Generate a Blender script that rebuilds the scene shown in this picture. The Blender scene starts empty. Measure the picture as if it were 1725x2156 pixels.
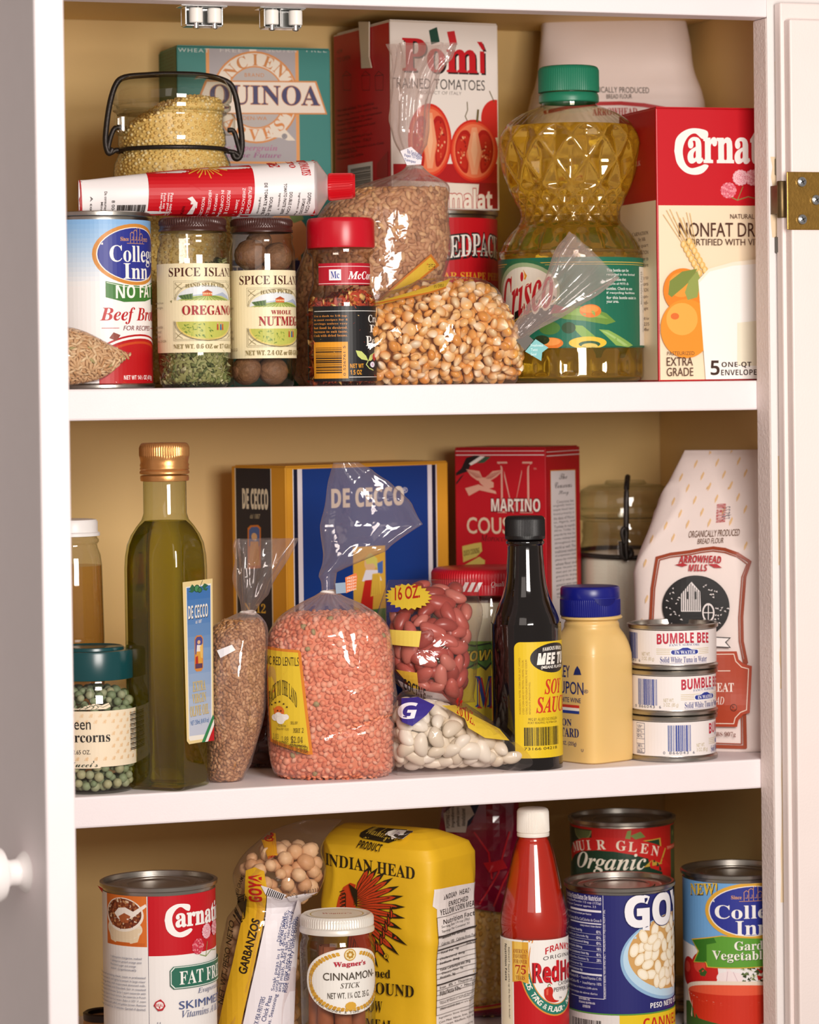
import bpy, bmesh, math, random
import numpy as np
from mathutils import Vector, noise, geometry
from mathutils.bvhtree import BVHTree
random.seed(7); np.random.seed(7)
PI = math.pi
scene = bpy.context.scene
COL = scene.collection

# ---------------------------------------------------------------- camera
SC = 1.094
CAM = Vector((-0.429268, -1.873647, 0.000983)) * SC
YAW, PITCH, ROLL = 0.330965, 0.0203595, -0.0127345
FPX, PCX, PCY = 6600.0, 862.5, 941.5          # focal length and principal point for a 1725 x 2156 picture
FW = Vector((math.sin(YAW)*math.cos(PITCH), math.cos(YAW)*math.cos(PITCH), -math.sin(PITCH)))
_r0 = Vector((math.cos(YAW), -math.sin(YAW), 0)); _u0 = _r0.cross(FW)
RT = math.cos(ROLL)*_r0 + math.sin(ROLL)*_u0
UP = -math.sin(ROLL)*_r0 + math.cos(ROLL)*_u0
VH = Vector((math.sin(YAW), math.cos(YAW), 0))   # level viewing direction
cam_d = bpy.data.cameras.new('camera'); cam = bpy.data.objects.new('camera', cam_d); COL.objects.link(cam)
cam_d.sensor_fit = 'HORIZONTAL'; cam_d.sensor_width = 36; cam_d.lens = FPX/1725*36
cam_d.shift_y = -(1078-PCY)/1725; cam_d.clip_start = 0.05
from mathutils import Matrix
cam.matrix_world = Matrix(((RT.x, UP.x, -FW.x, CAM.x), (RT.y, UP.y, -FW.y, CAM.y), (RT.z, UP.z, -FW.z, CAM.z), (0, 0, 0, 1)))
cam_d.dof.use_dof = True; cam_d.dof.focus_distance = 2.17; cam_d.dof.aperture_fstop = 11.0
scene.camera = cam

# ---------------------------------------------------------------- world, lights, exposure
wd = bpy.data.worlds.new('world'); scene.world = wd; wd.use_nodes = True
wd.node_tree.nodes['Background'].inputs[0].default_value = (1.0, 0.87, 0.77, 1)
wd.node_tree.nodes['Background'].inputs[1].default_value = 0.28
def area(name, loc, target, size, power, color):
    l = bpy.data.lights.new(name, 'AREA'); l.shape = 'RECTANGLE'; l.size, l.size_y = size; l.energy = power; l.color = color
    o = bpy.data.objects.new(name, l); COL.objects.link(o); o.location = loc
    o.rotation_euler = (Vector(target)-Vector(loc)).to_track_quat('-Z', 'Y').to_euler()
    return o
area('softbox_light', (0.20, -1.20, 0.14), (0.24, 0.1, -0.16), (0.42, 0.42), 14.2, (1.0, 0.93, 0.87))
area('bounce_light', (-0.9, -1.9, 0.7), (0.25, 0, -0.2), (1.0, 1.0), 5.0, (1.0, 0.88, 0.80))
scene.view_settings.view_transform = 'Standard'; scene.view_settings.look = 'None'
scene.view_settings.exposure = 0.07; scene.view_settings.gamma = 1.0; scene.view_settings.use_curve_mapping = False
scene.cycles.transparent_max_bounces = 40; scene.cycles.max_bounces = 14; scene.cycles.transmission_bounces = 12
scene.cycles.caustics_reflective = True; scene.cycles.caustics_refractive = True; scene.cycles.sample_clamp_indirect = 4.0

# ---------------------------------------------------------------- picture measurements to points in the cupboard
def ray(px, py): return FW + RT*((px-PCX)/FPX) - UP*((py-PCY)/FPX)
def at(px, py, y):
    d = ray(px, py); return CAM + d*((y-CAM.y)/d.y)
def on(px, py, z):
    d = ray(px, py); return CAM + d*((z-CAM.z)/d.z)
def project(P):
    d = Vector(P)-CAM; z = d.dot(FW); return PCX+FPX*d.dot(RT)/z, PCY-FPX*d.dot(UP)/z
def pxm(P): return FPX/((P-CAM).dot(FW))        # picture units per metre at P

# ---------------------------------------------------------------- materials
def srgb(h):
    if isinstance(h, str):
        h = h.lstrip('#'); c = [int(h[i:i+2], 16)/255 for i in (0, 2, 4)]
    else: c = [v/255 for v in h]
    return tuple(v/12.92 if v <= .04045 else ((v+.055)/1.055)**2.4 for v in c)
_m = {}
def newmat(key):
    m = bpy.data.materials.new(key); m.use_nodes = True
    nt = m.node_tree; return m, nt, nt.nodes, nt.links
def mat(col, rough=.5, metal=0., spec=.5, coat=0., noise_amt=0., noise_scale=200., bump=0., bump_scale=400., key=None, trans=0., ior=1.45, sss=0.):
    k = key or ('p', col, rough, metal, spec, coat, noise_amt, noise_scale, bump, bump_scale, trans, ior, sss)
    if k in _m: return _m[k]
    m, nt, N, L = newmat('paint_%d' % len(_m))
    b = N['Principled BSDF']; c = srgb(col)
    b.inputs['Base Color'].default_value = (*c, 1); b.inputs['Roughness'].default_value = rough
    b.inputs['Metallic'].default_value = metal; b.inputs['Specular IOR Level'].default_value = spec
    b.inputs['Coat Weight'].default_value = coat; b.inputs['Coat Roughness'].default_value = .08
    b.inputs['Transmission Weight'].default_value = trans; b.inputs['IOR'].default_value = ior
    if sss:
        b.inputs['Subsurface Weight'].default_value = sss; b.inputs['Subsurface Scale'].default_value = .004
        b.inputs['Subsurface Radius'].default_value = (1, .6, .4)
    if noise_amt or bump:
        tc = N.new('ShaderNodeTexCoord')
    if noise_amt:
        n = N.new('ShaderNodeTexNoise'); n.inputs['Scale'].default_value = noise_scale; n.inputs['Detail'].default_value = 4
        L.new(tc.outputs['Object'], n.inputs['Vector'])
        r = N.new('ShaderNodeMix'); r.data_type = 'RGBA'
        r.inputs[6].default_value = (*[max(0, v*(1-noise_amt)) for v in c], 1); r.inputs[7].default_value = (*[min(1, v*(1+noise_amt)) for v in c], 1)
        L.new(n.outputs['Fac'], r.inputs[0]); L.new(r.outputs[2], b.inputs['Base Color'])
    if bump:
        n2 = N.new('ShaderNodeTexNoise'); n2.inputs['Scale'].default_value = bump_scale; n2.inputs['Detail'].default_value = 3
        L.new(tc.outputs['Object'], n2.inputs['Vector'])
        bp = N.new('ShaderNodeBump'); bp.inputs['Strength'].default_value = bump; bp.inputs['Distance'].default_value = .001
        L.new(n2.outputs['Fac'], bp.inputs['Height']); L.new(bp.outputs['Normal'], b.inputs['Normal'])
    _m[k] = m; return m
def pr(col): return mat(col, .42, 0, .4)          # printed card, paper or foil
def glass(tint='#f4f7f2', edge='#9aa89a', rough=.0, fres=1.5, veil=0., veilcol='#ffffff', bump=0., bscale=120.):
    """thin clear glass or film: see-through, shiny by Fresnel, darker where the wall is seen edge-on"""
    k = ('g', tint, edge, rough, fres, veil, veilcol, bump, bscale)
    if k in _m: return _m[k]
    m, nt, N, L = newmat('clear_%d' % len(_m)); N.remove(N['Principled BSDF'])
    out = N['Material Output']
    tr = N.new('ShaderNodeBsdfTransparent'); gl = N.new('ShaderNodeBsdfGlossy'); gl.inputs['Roughness'].default_value = rough
    lw = N.new('ShaderNodeLayerWeight'); lw.inputs['Blend'].default_value = .25
    mx = N.new('ShaderNodeMix'); mx.data_type = 'RGBA'
    mx.inputs[6].default_value = (*srgb(tint), 1); mx.inputs[7].default_value = (*srgb(edge), 1)
    L.new(lw.outputs['Facing'], mx.inputs[0]); L.new(mx.outputs[2], tr.inputs['Color'])
    lf = N.new('ShaderNodeLayerWeight'); lf.inputs['Blend'].default_value = .5
    pw = N.new('ShaderNodeMath'); pw.operation = 'POWER'; L.new(lf.outputs['Facing'], pw.inputs[0]); pw.inputs[1].default_value = 5
    fr = N.new('ShaderNodeMath'); fr.operation = 'MULTIPLY_ADD'; f0 = ((fres-1)/(fres+1))**2
    L.new(pw.outputs[0], fr.inputs[0]); fr.inputs[1].default_value = .75; fr.inputs[2].default_value = f0*1.6
    ms = N.new('ShaderNodeMixShader'); L.new(fr.outputs[0], ms.inputs[0]); L.new(tr.outputs[0], ms.inputs[1]); L.new(gl.outputs[0], ms.inputs[2])
    last = ms
    if veil:
        df = N.new('ShaderNodeBsdfDiffuse'); df.inputs['Color'].default_value = (*srgb(veilcol), 1)
        tl = N.new('ShaderNodeBsdfTranslucent'); tl.inputs['Color'].default_value = (*srgb(veilcol), 1)
        m3 = N.new('ShaderNodeMixShader'); m3.inputs[0].default_value = .5; L.new(df.outputs[0], m3.inputs[1]); L.new(tl.outputs[0], m3.inputs[2])
        m2 = N.new('ShaderNodeMixShader'); L.new(ms.outputs[0], m2.inputs[1]); L.new(m3.outputs[0], m2.inputs[2])
        mm = N.new('ShaderNodeMapRange'); mm.inputs['To Min'].default_value = veil; mm.inputs['To Max'].default_value = min(1, veil*3.2)
        L.new(lw.outputs['Facing'], mm.inputs['Value']); L.new(mm.outputs[0], m2.inputs[0]); last = m2
    if bump:
        tc = N.new('ShaderNodeTexCoord'); n2 = N.new('ShaderNodeTexNoise'); n2.inputs['Scale'].default_value = bscale
        n2.inputs['Detail'].default_value = 2; n2.inputs['Distortion'].default_value = 1.2
        L.new(tc.outputs['Object'], n2.inputs['Vector'])
        bp = N.new('ShaderNodeBump'); bp.inputs['Strength'].default_value = bump; bp.inputs['Distance'].default_value = .002
        L.new(n2.outputs['Fac'], bp.inputs['Height'])
        L.new(bp.outputs['Normal'], gl.inputs['Normal']); L.new(bp.outputs['Normal'], lf.inputs['Normal'])
    L.new(last.outputs[0], out.inputs['Surface'])
    _m[k] = m; return m
def liquid(col, ior=1.33, rough=0., glow=0., glowcol='#ffffff'):
    k = ('l', col, ior, glow)
    if k in _m: return _m[k]
    m, nt, N, L = newmat('liquid_%d' % len(_m)); N.remove(N['Principled BSDF'])
    g = N.new('ShaderNodeBsdfGlass'); g.inputs['Color'].default_value = (*srgb(col), 1); g.inputs['IOR'].default_value = ior; g.inputs['Roughness'].default_value = rough
    out = g
    if glow:  # diffuse mix paints in the glow of light passing through the bottle
        d = N.new('ShaderNodeBsdfDiffuse'); d.inputs['Color'].default_value = (*srgb(glowcol), 1); t = N.new('ShaderNodeBsdfTranslucent'); t.inputs['Color'].default_value = (*srgb(glowcol), 1)
        m1 = N.new('ShaderNodeMixShader'); L.new(d.outputs[0], m1.inputs[1]); L.new(t.outputs[0], m1.inputs[2])
        m2 = N.new('ShaderNodeMixShader'); m2.inputs[0].default_value = glow; L.new(g.outputs[0], m2.inputs[1]); L.new(m1.outputs[0], m2.inputs[2]); out = m2
    L.new(out.outputs[0], N['Material Output'].inputs['Surface'])
    _m[k] = m; return m
FILM = lambda: glass('#fcf9f8', '#ece4e4', .05, 1.45, .018, '#fff2f0', bump=.6, bscale=62)
LOOSE = lambda: glass('#fbf7f6', '#e6dcdc', .07, 1.5, .075, '#fff4f2', bump=.5, bscale=55)
GATHER = lambda: glass('#f8f3f2', '#e6dcdc', .10, 1.5, .15, '#fff6f4', bump=.5, bscale=55)
JAR = lambda: glass('#fcfcfa', '#c6cbbe', .0, 1.5)
TIN = lambda: mat('#b4afa8', .28, 1.0, bump=.05, bump_scale=300)

# ---------------------------------------------------------------- objects
def thing(name, label, cat, loc=(0, 0, 0), group=None, kind=None):
    o = bpy.data.objects.new(name, None); COL.objects.link(o); o.location = loc; o.empty_display_size = .01
    o['label'] = label; o['category'] = cat
    if group: o['group'] = group
    if kind: o['kind'] = kind
    return o
def tag(o, label, cat, group=None, kind=None):
    o['label'] = label; o['category'] = cat
    if group: o['group'] = group
    if kind: o['kind'] = kind
    return o
def root_of(o):
    p = Vector((0, 0, 0))
    while o is not None: p = p + o.location; o = o.parent
    return p
def mk(name, verts, faces, mats, root=None, fm=None, smooth=True, autosharp=None, fix=False):
    """one mesh object; vertices are given in room coordinates"""
    me = bpy.data.meshes.new(name); o = root_of(root)
    V = np.asarray([tuple(v) for v in verts], dtype=float) - np.array(o)
    me.from_pydata(V.tolist(), [], faces)
    if not isinstance(mats, (list, tuple)): mats = [mats]
    for m in mats: me.materials.append(m)
    if fm is not None: me.polygons.foreach_set('material_index', fm)
    if fix:
        bm = bmesh.new(); bm.from_mesh(me); bmesh.ops.recalc_face_normals(bm, faces=bm.faces); bm.to_mesh(me); bm.free()
    me.polygons.foreach_set('use_smooth', [smooth]*len(me.polygons))
    if autosharp and smooth: me.set_sharp_from_angle(angle=math.radians(autosharp))
    me.update()
    ob = bpy.data.objects.new(name, me); COL.objects.link(ob)
    if root is not None: ob.parent = root
    return ob
def relocate(o, P):
    """move a one-mesh object's origin to P"""
    d = Vector(P)-o.location; o.data.transform(Matrix.Translation(-d)); o.location = Vector(P)

class MB:
    """collects shapes for one mesh"""
    def __init__(s): s.v = []; s.f = []; s.m = []; s.cur = 0
    def add(s, v, f, m=None):
        b = len(s.v); s.v += [Vector(p) for p in v]; s.f += [[i+b for i in q] for q in f]; s.m += [s.cur if m is None else m]*len(f)
    def box(s, x0, x1, y0, y1, z0, z1, m=None):
        v = [(x, y, z) for x in (x0, x1) for y in (y0, y1) for z in (z0, z1)]
        s.add(v, [(0, 1, 3, 2), (4, 6, 7, 5), (0, 4, 5, 1), (2, 3, 7, 6), (0, 2, 6, 4), (1, 5, 7, 3)], m)
    def grid(s, rows, closed=True, cap0=False, cap1=False, m=None):
        n = len(rows[0]); v = [p for r in rows for p in r]; f = []
        for i in range(len(rows)-1):
            for j in range(n if closed else n-1):
                k = (j+1) % n; f.append((i*n+j, i*n+k, (i+1)*n+k, (i+1)*n+j))
        if cap0: f.append(tuple(reversed(range(n))))
        if cap1: f.append(tuple((len(rows)-1)*n+j for j in range(n)))
        s.add(v, f, m)
    def lathe(s, prof, c, n=64, m=None, cap0=True, cap1=True, rib=None):
        rows = []
        for (r, z) in prof:
            row = []
            for j in range(n):
                a = 2*PI*j/n; rr = r
                if rib and rib[1] <= z <= rib[2]: rr = r + rib[3]*(1 if (j*rib[0]//n*2) % 2 == 0 and (j*rib[0]*2//n) % 2 == 0 else -1)
                row.append(Vector((c[0]+rr*math.cos(a), c[1]+rr*math.sin(a), c[2]+z)))
            rows.append(row)
        s.grid(rows, True, cap0, cap1, m)
    def tube(s, pts, r, n=10, m=None, closed=False):
        pts = [Vector(p) for p in pts]; rows = []; up = Vector((.13, .21, .97)).normalized(); k = len(pts)
        for i, p in enumerate(pts):
            t = (pts[(i+1) % k]-pts[i-1]) if closed else (pts[min(i+1, k-1)]-pts[max(i-1, 0)])
            t.normalize(); a = t.cross(up)
            if a.length < .05: a = t.cross(Vector((1, 0, 0)))
            a.normalize(); b = a.cross(t)
            rr = r[i] if isinstance(r, (list, tuple)) else r
            rows.append([p+a*rr*math.cos(2*PI*j/n)+b*rr*math.sin(2*PI*j/n) for j in range(n)])
        if closed: rows.append(rows[0])
        s.grid(rows, True, not closed, not closed, m)
    def build(s, name, mats, root=None, smooth=True, sharp=35): return mk(name, s.v, s.f, mats, root, s.m, smooth, sharp, True)
def bevel(o, w, seg=2):
    md = o.modifiers.new('bevel', 'BEVEL'); md.width = w; md.segments = seg; md.limit_method = 'ANGLE'; md.angle_limit = math.radians(40)
    return o
def catmull(P, n):
    P = [np.array(p, dtype=float) for p in P]; Q = [2*P[0]-P[1]]+P+[2*P[-1]-P[-2]]; out = []
    m = len(P)-1
    for i in range(n):
        t = i/(n-1)*m; k = min(int(t), m-1); u = t-k; a, b, c, d = Q[k:k+4]
        out.append(.5*((2*b)+(c-a)*u+(2*a-5*b+4*c-d)*u*u+(3*b-a-3*c+d)*u**3))
    return out
def wire(pxpts, y, n=40):
    return [at(q[0], q[1], y if len(q) < 3 else q[2]) for q in [tuple(v) for v in catmull(pxpts, n)]]

# ---------------------------------------------------------------- lettering and label art
def mathchars(s, style):
    up, lo, dg = {'serif': (0x1D400, 0x1D41A, 0x1D7CE), 'it': (0x1D434, 0x1D44E, None), 'bi': (0x1D468, 0x1D482, 0x1D7CE),
                  'script': (0x1D4D0, 0x1D4EA, None), 'sansb': (0x1D5D4, 0x1D5EE, 0x1D7EC), 'sansi': (0x1D608, 0x1D622, None),
                  'sansbi': (0x1D63C, 0x1D656, 0x1D7EC), 'mono': (0x1D670, 0x1D68A, 0x1D7F6)}.get(style, (None, None, None))
    o = ''
    for ch in s:
        if up and 'A' <= ch <= 'Z': o += chr(up+ord(ch)-65)
        elif up and 'a' <= ch <= 'z': o += chr(0x210E) if (style == 'it' and ch == 'h') else chr(lo+ord(ch)-97)
        elif dg and '0' <= ch <= '9': o += chr(dg+ord(ch)-48)
        else: o += ch
    return o
_tc = {}
def glyphs(s, style='sans', off=0., sp=1.0):
    k = (s, style, off, sp)
    if k in _tc: return _tc[k]
    c = bpy.data.curves.new('t', 'FONT'); c.body = mathchars(s, style); c.resolution_u = 3; c.offset = off; c.space_character = sp
    o = bpy.data.objects.new('t', c); COL.objects.link(o)
    dg = bpy.context.evaluated_depsgraph_get(); me = bpy.data.meshes.new_from_object(o.evaluated_get(dg))
    V = [(v.co.x, v.co.y) for v in me.vertices]; F = [tuple(p.vertices) for p in me.polygons]
    bpy.data.objects.remove(o); bpy.data.curves.remove(c); bpy.data.meshes.remove(me)
    _tc[k] = (V, F); return _tc[k]
def bbox(V):
    xs = [v[0] for v in V]; ys = [v[1] for v in V]; return min(xs), min(ys), max(xs), max(ys)

class Flat:
    def __init__(s, O, U, V): s.O = Vector(O); s.U = Vector(U).normalized(); s.V = Vector(V).normalized(); s.N = s.U.cross(s.V).normalized(); s.du = None; s.dv = None
    def uv(s, px, py):
        d = ray(px, py); t = (s.O-CAM).dot(s.N)/d.dot(s.N); P = CAM+d*t-s.O; return P.dot(s.U), P.dot(s.V)
    def P(s, u, v, h): return s.O+s.U*u+s.V*v+s.N*h
class Drape(Flat):
    """a flat sheet laid onto a bulging surface"""
    def __init__(s, O, U, V, bvh, step=.004): Flat.__init__(s, O, U, V); s.b = bvh; s.du = s.dv = step
    def P(s, u, v, h):
        q = s.O+s.U*u+s.V*v
        hit = s.b.ray_cast(q+s.N*.3, -s.N)
        if hit[0] is None:
            n = s.b.find_nearest(q); return n[0]+n[1]*h if n[0] else q+s.N*h
        return hit[0]+s.N*h
class Cyl:
    """the outside of an upright round can, jar or bottle; u runs round it to the right from the side that faces the viewer"""
    def __init__(s, c, r, du=.003): s.c = Vector(c); s.r = r; s.du = du; s.dv = None; d = CAM-s.c; s.a0 = math.atan2(d.y, d.x)
    def P(s, u, v, h):
        a = s.a0+u/s.r; return Vector((s.c.x+(s.r+h)*math.cos(a), s.c.y+(s.r+h)*math.sin(a), s.c.z+v))
    def uv(s, px, py):
        d = ray(px, py); ox, oy = CAM.x-s.c.x, CAM.y-s.c.y; A = d.x**2+d.y**2; B = ox*d.x+oy*d.y; Cc = ox*ox+oy*oy-s.r**2
        D = B*B-A*Cc; t = (-B-math.sqrt(max(D, 0)))/A; P = CAM+d*t
        a = math.atan2(P.y-s.c.y, P.x-s.c.x)-s.a0; a = (a+PI) % (2*PI)-PI
        return a*s.r, P.z-s.c.z
class Art:
    """label artwork in the label's own plane; every shape becomes real geometry a hair above the one below it"""
    def __init__(s, surf, step=.000005, h0=.0002): s.S = surf; s.el = []; s.step = step; s.h0 = h0; s.clip = None
    def q(s, px, py): return s.S.uv(px, py)
    def raw(s, V, F, col): s.el.append((V, F, col))
    def poly(s, pts, col, px=True):
        P = [s.q(*p) for p in pts] if px else pts
        tri = geometry.tessellate_polygon([[Vector((p[0], p[1], 0)) for p in P]]); s.raw(P, [tuple(t) for t in tri], col)
    def box(s, x0, y0, x1, y1, col, px=True):
        if px:
            xm, ym = (x0+x1)/2, (y0+y1)/2; u0, u1 = s.q(x0, ym)[0], s.q(x1, ym)[0]; v1, v0 = s.q(xm, y0)[1], s.q(xm, y1)[1]
        else: u0, v0, u1, v1 = x0, y0, x1, y1
        s.raw([(u0, v0), (u1, v0), (u1, v1), (u0, v1)], [(0, 1, 2, 3)], col)
    def uvb(s, x0, y0, x1, y1):
        xm, ym = (x0+x1)/2, (y0+y1)/2; return s.q(x0, ym)[0], s.q(xm, y1)[1], s.q(x1, ym)[0], s.q(xm, y0)[1]
    def vv(s, py): return s.q(project(s.S.P(0, 0, 0))[0], py)[1]
    def tu(s, body, u0, u1, py0, py1, col, style='sans', **k):
        """text between label positions u0..u1 (mm round the can) and picture heights py0..py1"""
        s.text(body, u0/1000, s.vv(py1), u1/1000, s.vv(py0), col, style, px=False, **k)
    def bu(s, u0, u1, py0, py1, col): s.box(u0/1000, s.vv(py1), u1/1000, s.vv(py0), col, px=False)
    def eu(s, u, py, ru, rpy, col, n=40, a0=0., a1=2*PI):
        v = s.vv(py); rv = abs(s.vv(py-rpy)-v)
        s.poly([(u/1000+ru/1000*math.cos(a0+(a1-a0)*i/n), v+rv*math.sin(a0+(a1-a0)*i/n)) for i in range(n if a1-a0 > 6.28 else n+1)], col, px=False)
    def pu(s, pts, col): s.poly([(u/1000, s.vv(py)) for u, py in pts], col, px=False)
    def lu(s, pts, w, col): s.line([(u/1000, s.vv(py)) for u, py in pts], w/1000, col, px=False)
    def frame(s, x0, y0, x1, y1, t, col):
        u0, v0, u1, v1 = s.uvb(x0, y0, x1, y1)
        for b in ((u0, v0, u1, v0+t), (u0, v1-t, u1, v1), (u0, v0, u0+t, v1), (u1-t, v0, u1, v1)): s.box(*b, col, px=False)
    def ell(s, cx, cy, rx, ry, col, n=40, rot=0., a0=0., a1=2*PI):
        u, v = s.q(cx, cy); k = pxm(s.S.P(u, v, 0)); ru = rx/k if isinstance(s.S, Cyl) else abs(s.q(cx+rx*.5, cy)[0]-s.q(cx-rx*.5, cy)[0]); rv = ry/k
        pts = []
        for i in range(n if a1-a0 > 6.28 else n+1):
            a = a0+(a1-a0)*i/n; x, y = ru*math.cos(a), rv*math.sin(a)
            pts.append((u+x*math.cos(rot)-y*math.sin(rot), v+x*math.sin(rot)+y*math.cos(rot)))
        s.poly(pts, col, px=False)
    def line(s, pts, w, col, px=True):
        P = [Vector(s.q(*p)) for p in pts] if px else [Vector(p) for p in pts]
        for a, b in zip(P, P[1:]):
            t = (b-a)
            if t.length < 1e-7: continue
            t.normalize(); n = Vector((-t.y, t.x))*w/2; e = t*w*.3
            s.raw([tuple(a-e-n), tuple(b+e-n), tuple(b+e+n), tuple(a-e+n)], [(0, 1, 2, 3)], col)
    def text(s, body, x0, y0, x1, y1, col, style='sans', off=0., sp=1., ref=None, out=None, shear=0., rot=0, arch=0., sh=None, tilt=0., px=True):
        """body fitted to the box; ref=(a,b): the box is that of characters a..b of body; rot 90/-90/180; arch bows it up"""
        u0, v0, u1, v1 = s.uvb(x0, y0, x1, y1) if px else (x0, y0, x1, y1)
        V, F = glyphs(body, style, off, sp)
        if not V: return
        V0 = glyphs(body, style, 0, sp)[0]
        if ref:
            a, b = ref; Vb = glyphs(body[:b], style, 0, sp)[0]; B = list(bbox(Vb)); full = bbox(V0)
            if a: B[0] = full[2]-(lambda q: q[2]-q[0])(bbox(glyphs(body[a:], style, 0, sp)[0]))
            sub = bbox(glyphs(body[a:b], style, 0, sp)[0]); B[1], B[3] = sub[1], sub[3]
        else: B = bbox(V0)
        w, h = max(B[2]-B[0], 1e-6), max(B[3]-B[1], 1e-6)
        def fit(V):
            o = []
            for x, y in V:
                p, q = (x-B[0])/w, (y-B[1])/h
                p += shear*(q-.5)*h/w
                q += arch*(1-(2*p-1)**2)+tilt*(p-.5)
                if rot == 90: p, q = 1-q, p
                elif rot == -90: p, q = q, 1-p
                elif rot == 180: p, q = 1-p, 1-q
                o.append((u0+(u1-u0)*p, v0+(v1-v0)*q))
            return o
        if sh: s.raw([(u+sh[1], v+sh[2]) for u, v in fit(V)], F, sh[0])
        if out:
            V2, F2 = glyphs(body, style, out[1], sp); s.raw(fit(V2), F2, out[0])
        s.raw(fit(V), F, col)
    def lines(s, rows, x0, y0, x1, y1, col, style='sans', rot=0, off=0., fill=.62, just=True):
        """a block of small print: one row under another in the box"""
        n = len(rows); W = max(len(r) for r in rows)
        for i, r in enumerate(rows):
            if not r: continue
            t = 1 if just else max(.2, len(r)/W)
            if rot == 0:
                h = (y1-y0)/n; s.text(r, x0, y0+h*i, x0+(x1-x0)*t, y0+h*(i+fill), col, style, off)
            elif rot == 90:
                h = (x1-x0)/n; s.text(r, x0+h*i, y1-(y1-y0)*t, x0+h*(i+fill), y1, col, style, off, rot=90)
            else:
                h = (x1-x0)/n; s.text(r, x1-h*(i+fill), y0, x1-h*i, y0+(y1-y0)*t, col, style, off, rot=-90)
    def bars(s, x0, y0, x1, y1, col, seed=1, horiz=False, n=30):
        rd = random.Random(seed); u0, v0, u1, v1 = s.uvb(x0, y0, x1, y1); t = 0; tot = 0; q = []
        for i in range(n):
            a, b = rd.choice((1, 1, 2, 3)), rd.choice((1, 1, 2)); q.append((tot, tot+a)); tot += a+b
        for a, b in q:
            if horiz: s.box(u0, v0+(v1-v0)*a/tot, u1, v0+(v1-v0)*b/tot, col, px=False)
            else: s.box(u0+(u1-u0)*a/tot, v0, u0+(u1-u0)*b/tot, v1, col, px=False)
    def build(s, name, root, base=None, mats=None, thick=0.):
        S = s.S; V = []; F = []; FM = []; ml = []; mi = {}
        for e, (P, fs, col) in enumerate(s.el):
            bm = bmesh.new(); vs = [bm.verts.new((p[0], p[1], 0)) for p in P]
            for f in fs:
                if len(set(f)) < 3: continue
                try: bm.faces.new([vs[i] for i in f])
                except ValueError: pass
            if s.clip and e:
                for ax, lim, sg in ((0, s.clip[0], -1), (1, s.clip[1], -1), (0, s.clip[2], 1), (1, s.clip[3], 1)):
                    co = [0, 0, 0]; no = [0, 0, 0]; co[ax] = lim; no[ax] = sg
                    bmesh.ops.bisect_plane(bm, geom=bm.verts[:]+bm.edges[:]+bm.faces[:], dist=1e-9, plane_co=co, plane_no=no, clear_outer=True)
                if not bm.faces: bm.free(); continue
            for ax, st in ((0, S.du), (1, S.dv)):
                if not st: continue
                lo = min(v.co[ax] for v in bm.verts); hi = max(v.co[ax] for v in bm.verts)
                for k in range(math.floor(lo/st)+1, math.ceil(hi/st)):
                    co = [0, 0, 0]; no = [0, 0, 0]; co[ax] = k*st; no[ax] = 1
                    bmesh.ops.bisect_plane(bm, geom=bm.verts[:]+bm.edges[:]+bm.faces[:], dist=1e-9, plane_co=co, plane_no=no)
            if col not in mi:
                mi[col] = len(ml); ml.append(mats[col] if mats and col in mats else (col if not isinstance(col, (str, tuple)) else pr(col)))
            h = s.h0+e*s.step; b = len(V); bm.verts.index_update()
            V += [S.P(v.co.x, v.co.y, h) for v in bm.verts]
            for f in bm.faces:
                idx = [b+v.index for v in f.verts]
                if f.normal.z < 0: idx.reverse()
                F.append(idx); FM.append(mi[col])
            bm.free()
        return mk(name, V, F, ml, root, FM, smooth=False)

# ---------------------------------------------------------------- grains
def icos(sub, sc=(1, 1, 1), fn=None):
    bm = bmesh.new(); bmesh.ops.create_icosphere(bm, subdivisions=sub, radius=1)
    V = np.array([tuple(v.co) for v in bm.verts]); F = np.array([[v.index for v in f.verts] for f in bm.faces]); bm.free()
    if fn: V = np.array([fn(*v) for v in V])
    return V*np.array(sc), F
def scatter(V, F, n, mind, rd, face=-.35, zcut=None):
    """points on a mesh, no two nearer than mind; the far side is skipped"""
    V = np.array([tuple(v) for v in V]); T = []
    for f in F:
        for i in range(1, len(f)-1): T.append((f[0], f[i], f[i+1]))
    T = np.array(T); A, B, C = V[T[:, 0]], V[T[:, 1]], V[T[:, 2]]; Nn = np.cross(B-A, C-A); ar = np.linalg.norm(Nn, axis=1)+1e-12; Nn = Nn/ar[:, None]
    vd = np.array(CAM)[None]-(A+B+C)/3; vd = vd/np.linalg.norm(vd, axis=1)[:, None]
    w = ar*((Nn*vd).sum(1) > face); w = w/w.sum(); cells = {}; out = []; g = mind
    idx = rd.choice(len(T), size=n, p=w); R = rd.rand(n, 2)
    for k in range(n):
        a, b = R[k]; 
        if a+b > 1: a, b = 1-a, 1-b
        i = idx[k]; p = A[i]+(B[i]-A[i])*a+(C[i]-A[i])*b
        c = tuple(np.floor(p/g).astype(int)); ok = True
        for dx in (-1, 0, 1):
            for dy in (-1, 0, 1):
                for dz in (-1, 0, 1):
                    for q in cells.get((c[0]+dx, c[1]+dy, c[2]+dz), ()):
                        if ((q-p)**2).sum() < mind*mind: ok = False; break
                    if not ok: break
                if not ok: break
            if not ok: break
        if ok: cells.setdefault(c, []).append(p); out.append((p, Nn[i]))
    return out
def rotmats(N, rd, flat=1., spin=True):
    """random frames; with flat near 1 the grain's z axis follows the surface normal"""
    out = []
    for n in N:
        z = n*flat+rd.randn(3)*(1.0001-flat)*.8; z /= np.linalg.norm(z); a = rd.randn(3); x = a-z*a.dot(z); x /= np.linalg.norm(x); out.append(np.stack([x, np.cross(z, x), z], 1))
    return np.array(out)
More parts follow.
